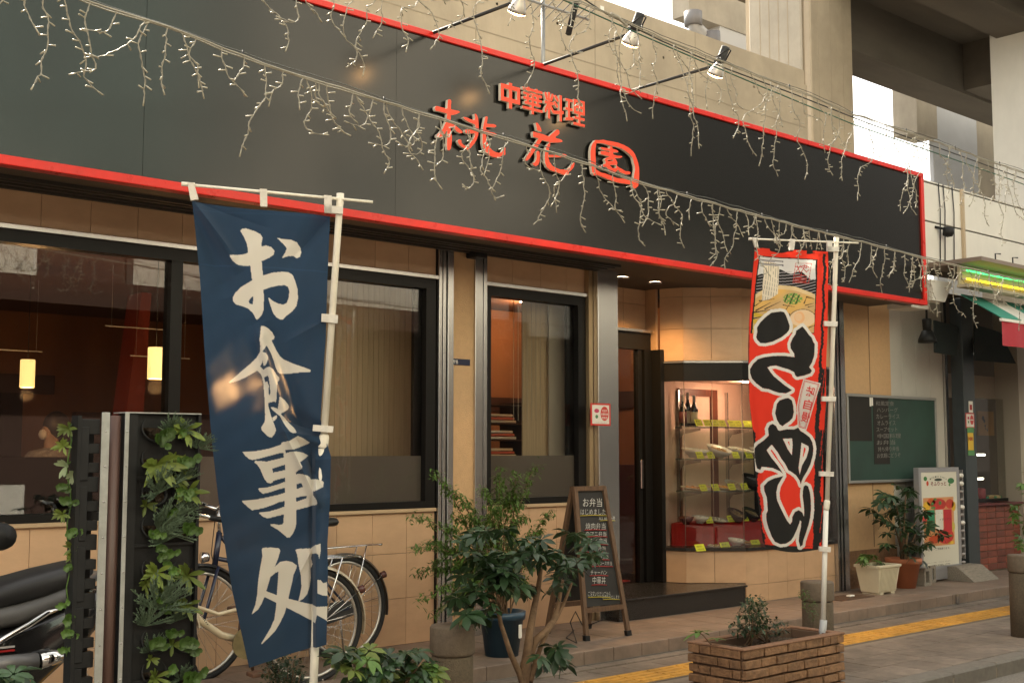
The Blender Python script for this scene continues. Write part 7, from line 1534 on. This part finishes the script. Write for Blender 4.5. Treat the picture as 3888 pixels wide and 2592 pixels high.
# ================================================================== DISPLAY FOOD
rowz = {'top':1.735,'second':1.43,'third':1.125,'red riser':ZC+0.237,'bottom':ZC+0.012}
YD = 7.55
def dish(kind, px, row, label, col=(0.62,0.6,0.52), r=0.085, h=0.06, food=(0.45,0.26,0.10), tilt=0.0, cat='bowl'):
    z = rowz[row]; q = onY(px, 1800, YD if row != 'bottom' else 7.38)
    o = thing({'bowl':'noodle_bowl','plate':'food_plate','cup':'black_bowl','box':'black_dish'}[kind], label, cat, (0,0,0))
    r *= 1.22; h *= 1.12
    cm = mat('dish %.2f %.2f' % (col[0], col[2]), col, 0.25)
    if kind in ('bowl','cup'): pr = [(0.0,0.0),(r*0.42,0.0),(r*0.45,0.012),(r*0.8,h*0.55),(r,h),(r*0.95,h),(r*0.75,h*0.6),(r*0.5,h*0.35),(0.0,h*0.3)]
    elif kind == 'plate': pr = [(0.0,0.0),(r*0.55,0.0),(r*0.6,0.006),(r,0.022),(r*0.98,0.026),(r*0.55,0.012),(0.0,0.011)]
    else: pr = [(0.0,0.0),(r*0.7,0.0),(r,h*0.9),(r*0.97,h),(r*0.6,h*0.5),(0.0,h*0.45)]
    MB().lathe(pr, (0,0,0), 28).build('dish', cm, o, world=False)
    b = MB(); rr = random.Random(px); top = {'bowl':h*0.78,'cup':h*0.75,'box':h*0.72,'plate':0.02}[kind]
    b.lathe([(0.0,top),(r*0.7,top),(r*0.72,top-0.012)][::-1], (0,0,0), 18)
    for k in range(16): a2 = rr.uniform(0,6.28); r3 = r*0.6*math.sqrt(rr.random()); b.sphere((r3*math.cos(a2), r3*math.sin(a2), top+0.004), rr.uniform(0.010,0.02), 0, 7, 5, (1,1,0.7))
    b.build('food', mat('food %.2f %.2f' % (food[0], food[1]), food, 0.5, var=0.5, scale=30), o, world=False)
    o.location = (q.x, YD if row != 'bottom' else 7.38, z + (r*0.42*math.sin(abs(tilt)) if tilt else 0.0)); o.rotation_euler = (tilt, 0.12*tilt, 0)
wh = (0.62,0.60,0.53); bk_ = (0.02,0.02,0.02)
dish('bowl',2640,'second','white noodle bowl at the left of the second display shelf',wh,0.115,0.075,(0.45,0.42,0.30),0.12)
dish('bowl',2725,'second','white bowl tilted towards the street on the second display shelf',wh,0.11,0.075,(0.50,0.28,0.10),0.35)
dish('bowl',2808,'second','white bowl third from the left on the second display shelf',wh,0.11,0.07,(0.40,0.30,0.18),0.22)
dish('bowl',2885,'second','white bowl half hidden by the red flag on the second shelf',wh,0.10,0.07,(0.40,0.30,0.18),0.22)
dish('plate',2640,'third','white plate of fried chicken at the left of the third shelf',wh,0.12,0.03,(0.42,0.20,0.06),0.1,'plate')
dish('plate',2735,'third','white plate of orange food on the third shelf',wh,0.10,0.03,(0.60,0.28,0.05),0.15,'plate')
dish('plate',2790,'third','white plate tilted up on the third shelf',wh,0.10,0.03,(0.35,0.25,0.14),0.45,'plate')
dish('box',2850,'third','dark tilted serving dish on the third shelf',bk_,0.10,0.09,(0.10,0.10,0.12),0.4,'dish')
dish('cup',2603,'red riser','small black and red soup bowl on the red riser',(0.10,0.015,0.015),0.062,0.065,(0.30,0.22,0.12),0.0)
dish('bowl',2655,'red riser','white rice bowl beside the soup bowl on the riser',wh,0.07,0.06,(0.62,0.60,0.55),0.1)
dish('plate',2720,'red riser','plate of vegetables in the middle of the riser',wh,0.09,0.03,(0.45,0.42,0.14),0.2,'plate')
dish('box',2785,'red riser','black tilted dish left of two on the riser',bk_,0.085,0.07,(0.20,0.14,0.06),0.5,'dish')
dish('box',2842,'red riser','black tilted dish right of two on the riser',bk_,0.085,0.07,(0.20,0.14,0.06),0.5,'dish')
dish('plate',2708,'bottom','small plate of dumplings at the front of the display floor',wh,0.055,0.03,(0.52,0.40,0.22),0.1,'plate')
dish('bowl',2790,'bottom','white rice bowl on the display floor',wh,0.07,0.06,(0.62,0.60,0.55),0.15)
dish('plate',2832,'bottom','plate of fried meat and greens on the display floor',wh,0.075,0.03,(0.30,0.18,0.08),0.2,'plate')
yel = mat('yellow green price card', (0.56,0.60,0.03), 0.7)
def card(px, py, row, lb, wpx=34, tilt=-0.25):
    Yc = 7.40 if row not in ('bottom',) else 7.25
    if row == 'red riser': Yc = 7.50
    q = onY(px, py, Yc); w_ = wpx/4600*11.2*1.25; h_ = 0.062; z = rowz[row] + 0.002
    ps = [(q.x-w_/2,Yc,z),(q.x+w_/2,Yc,z),(q.x+w_/2-0.012,Yc+0.02,z+h_),(q.x-w_/2-0.012,Yc+0.02,z+h_)]
    o = tag(MB().prism(ps, (0,0.0015,0)).build('price_card', yel), lb, 'price card', 'yellow price cards in the food display')
    up = Vector((-0.012,0.02,h_)); k_ = mat('pen ink', (0.08,0.08,0.02), 0.9)
    text_on(random.Random(px).choice(('酢豚','炒飯','餃子','拉麺','焼売')), 'lettering', o, Vector(ps[0])+up*0.55+Vector((w_*0.15,-0.001,0)), (1,0,0), up, w_*0.55, h_*0.28, k_, nudge=0.001)
    text_on('¥%d+税' % random.Random(px+1).choice((450,600,750,850,950)), 'lettering', o, Vector(ps[0])+up*0.15+Vector((w_*0.15,-0.001,0)), (1,0,0), up, w_*0.7, h_*0.26, k_, nudge=0.001)
ords = ('first','second','third','fourth','fifth','sixth','seventh','eighth')
for row, py, xs_ in (('top',1600,(2658,2690,2720,2747,2783,2808,2840,2866)),('second',1725,(2662,2703,2798,2848)),('third',1850,(2675,2721,2783,2831)),('red riser',1980,(2697,2780,2833,2873)),('bottom',2060,(2663,2758,2874))):
    for k, px in enumerate(xs_): card(px, py, row, f'yellow price card, {ords[k]} from the left on the {row if row in ("bottom","red riser") else row + " shelf"} of the food display', 34 if row != 'bottom' else 44)
for k, (px, h_, lbl) in enumerate(((2593,0.30,'left'),(2612,0.33,'rear middle'),(2636,0.30,'right'))):
    q = onY(px, 1600, 7.60); y = 7.60 if k != 1 else 7.70; x = onY(px,1600,y).x; z = 1.737
    o = thing('sake_bottle', f'dark glass sake bottle, {lbl} one of three on the top display shelf', 'bottle', (x,y,z), 'bottles in the food display')
    MB().lathe([(0.0,0.0),(0.036,0.0),(0.038,0.01),(0.038,h_*0.52),(0.030,h_*0.62),(0.015,h_*0.74),(0.013,h_*0.95),(0.0,h_*0.955)], (x,y,z), 20).build('glass_body', mat('dark bottle glass', (0.012,0.014,0.008), 0.12), o)
    MB().lathe([(0.0146,h_*0.78),(0.0146,h_*0.95),(0.016,h_*0.955),(0.016,h_),(0.0,h_)], (x,y,z), 16).build('foil', mat('silver foil', (0.55,0.52,0.48), 0.35, metal=0.6), o)
    MB().lathe([(0.0385,h_*0.10),(0.0385,h_*0.46)], (x,y,z), 20).build('label', mat('bottle label %d' % k, ((0.12,0.02,0.02),(0.6,0.57,0.48),(0.5,0.44,0.28))[k], 0.7), o)

# ================================================================== PERSON SEEN THROUGH THE WINDOW
pq = onY(200, 1650, 10.6); PX, PY = pq.x, 10.6
zc_ = onY(190, 1640, 10.6).z
per = thing('person', 'person with dark tied hair and white face mask standing inside the dining room', 'person', (PX,PY,0.13))
def skin_body(segs, name, matl, parent):
    me_ = bpy.data.meshes.new(name); vs, es, rs, ids = [], [], [], {}
    def vid(p, r):
        k = tuple(round(c_, 4) for c_ in p)
        if k not in ids: ids[k] = len(vs); vs.append(p); rs.append(r)
        return ids[k]
    for pts in segs:
        pr_ = None
        for (p, r) in pts:
            i = vid(p, r)
            if pr_ is not None: es.append((pr_, i))
            pr_ = i
    me_.from_pydata(vs, es, []); ob = bpy.data.objects.new(name, me_); COL.objects.link(ob); ob.parent = parent
    md = ob.modifiers.new('skin', 'SKIN'); 
    for i, r in enumerate(rs): me_.skin_vertices[0].data[i].radius = (r, r*0.85)
    me_.skin_vertices[0].data[0].use_root = True
    sb_ = ob.modifiers.new('sub', 'SUBSURF'); sb_.levels = 2; sb_.render_levels = 2
    me_.materials.append(matl); md.use_smooth_shade = True
    return ob
hz = zc_ - 0.13
pel = (0,0,0.92)
skin_body([[(pel,0.14),((0,0,1.12),0.13),((0,0,1.32),0.15),((0,0,hz-0.13-0.05),0.08),((-0.01,0,hz-0.06),0.055),((-0.02,0,hz),0.085),((-0.02,0,hz+0.08),0.08)],
 [((0,0,1.32),0.15),((-0.02,-0.19,1.30),0.06),((-0.05,-0.24,1.05),0.045),((-0.2,-0.2,0.95),0.035),((-0.28,-0.18,0.96),0.03)],
 [((0,0,1.32),0.15),((-0.02,0.19,1.30),0.06),((-0.05,0.24,1.05),0.045),((-0.2,0.2,0.95),0.035)],
 [(pel,0.14),((0,-0.10,0.80),0.095),((0,-0.10,0.45),0.065),((0,-0.10,0.08),0.045),((-0.12,-0.10,0.03),0.035)],
 [(pel,0.14),((0,0.10,0.80),0.095),((0,0.10,0.45),0.065),((0,0.10,0.08),0.045),((-0.12,0.10,0.03),0.035)]], 'body', mat('person skin and shirt', (0.34,0.22,0.16), 0.6), per)
hz -= 0.0
MB().sphere((0.03,0,hz+0.06), 0.12, 0, 16, 12, (0.95,0.82,1.05)).sphere((0.13,0,hz+0.0), 0.07, 0, 12, 8).sphere((0.10,0,hz-0.09), 0.06, 0, 12, 8, (0.8,0.8,1.4)).build('hair', mat('black hair', (0.012,0.010,0.010), 0.5), per, world=False)
MB().sphere((-0.085,0,hz-0.02), 0.055, 0, 12, 8, (0.6,1.0,0.85)).build('mask', mat('white mask', (0.6,0.56,0.5), 0.8), per, world=False)
MB().lathe([(0.065,0.30),(0.19,0.27),(0.26,0.18),(0.25,-0.1),(0.2,-0.3),(0.19,-0.45)], (0,0,1.10), 16).build('shirt', mat('grey patterned shirt', (0.22,0.20,0.19), 0.8, var=0.6, scale=18), per, world=False)

bpy.data.scenes.remove(TMP)
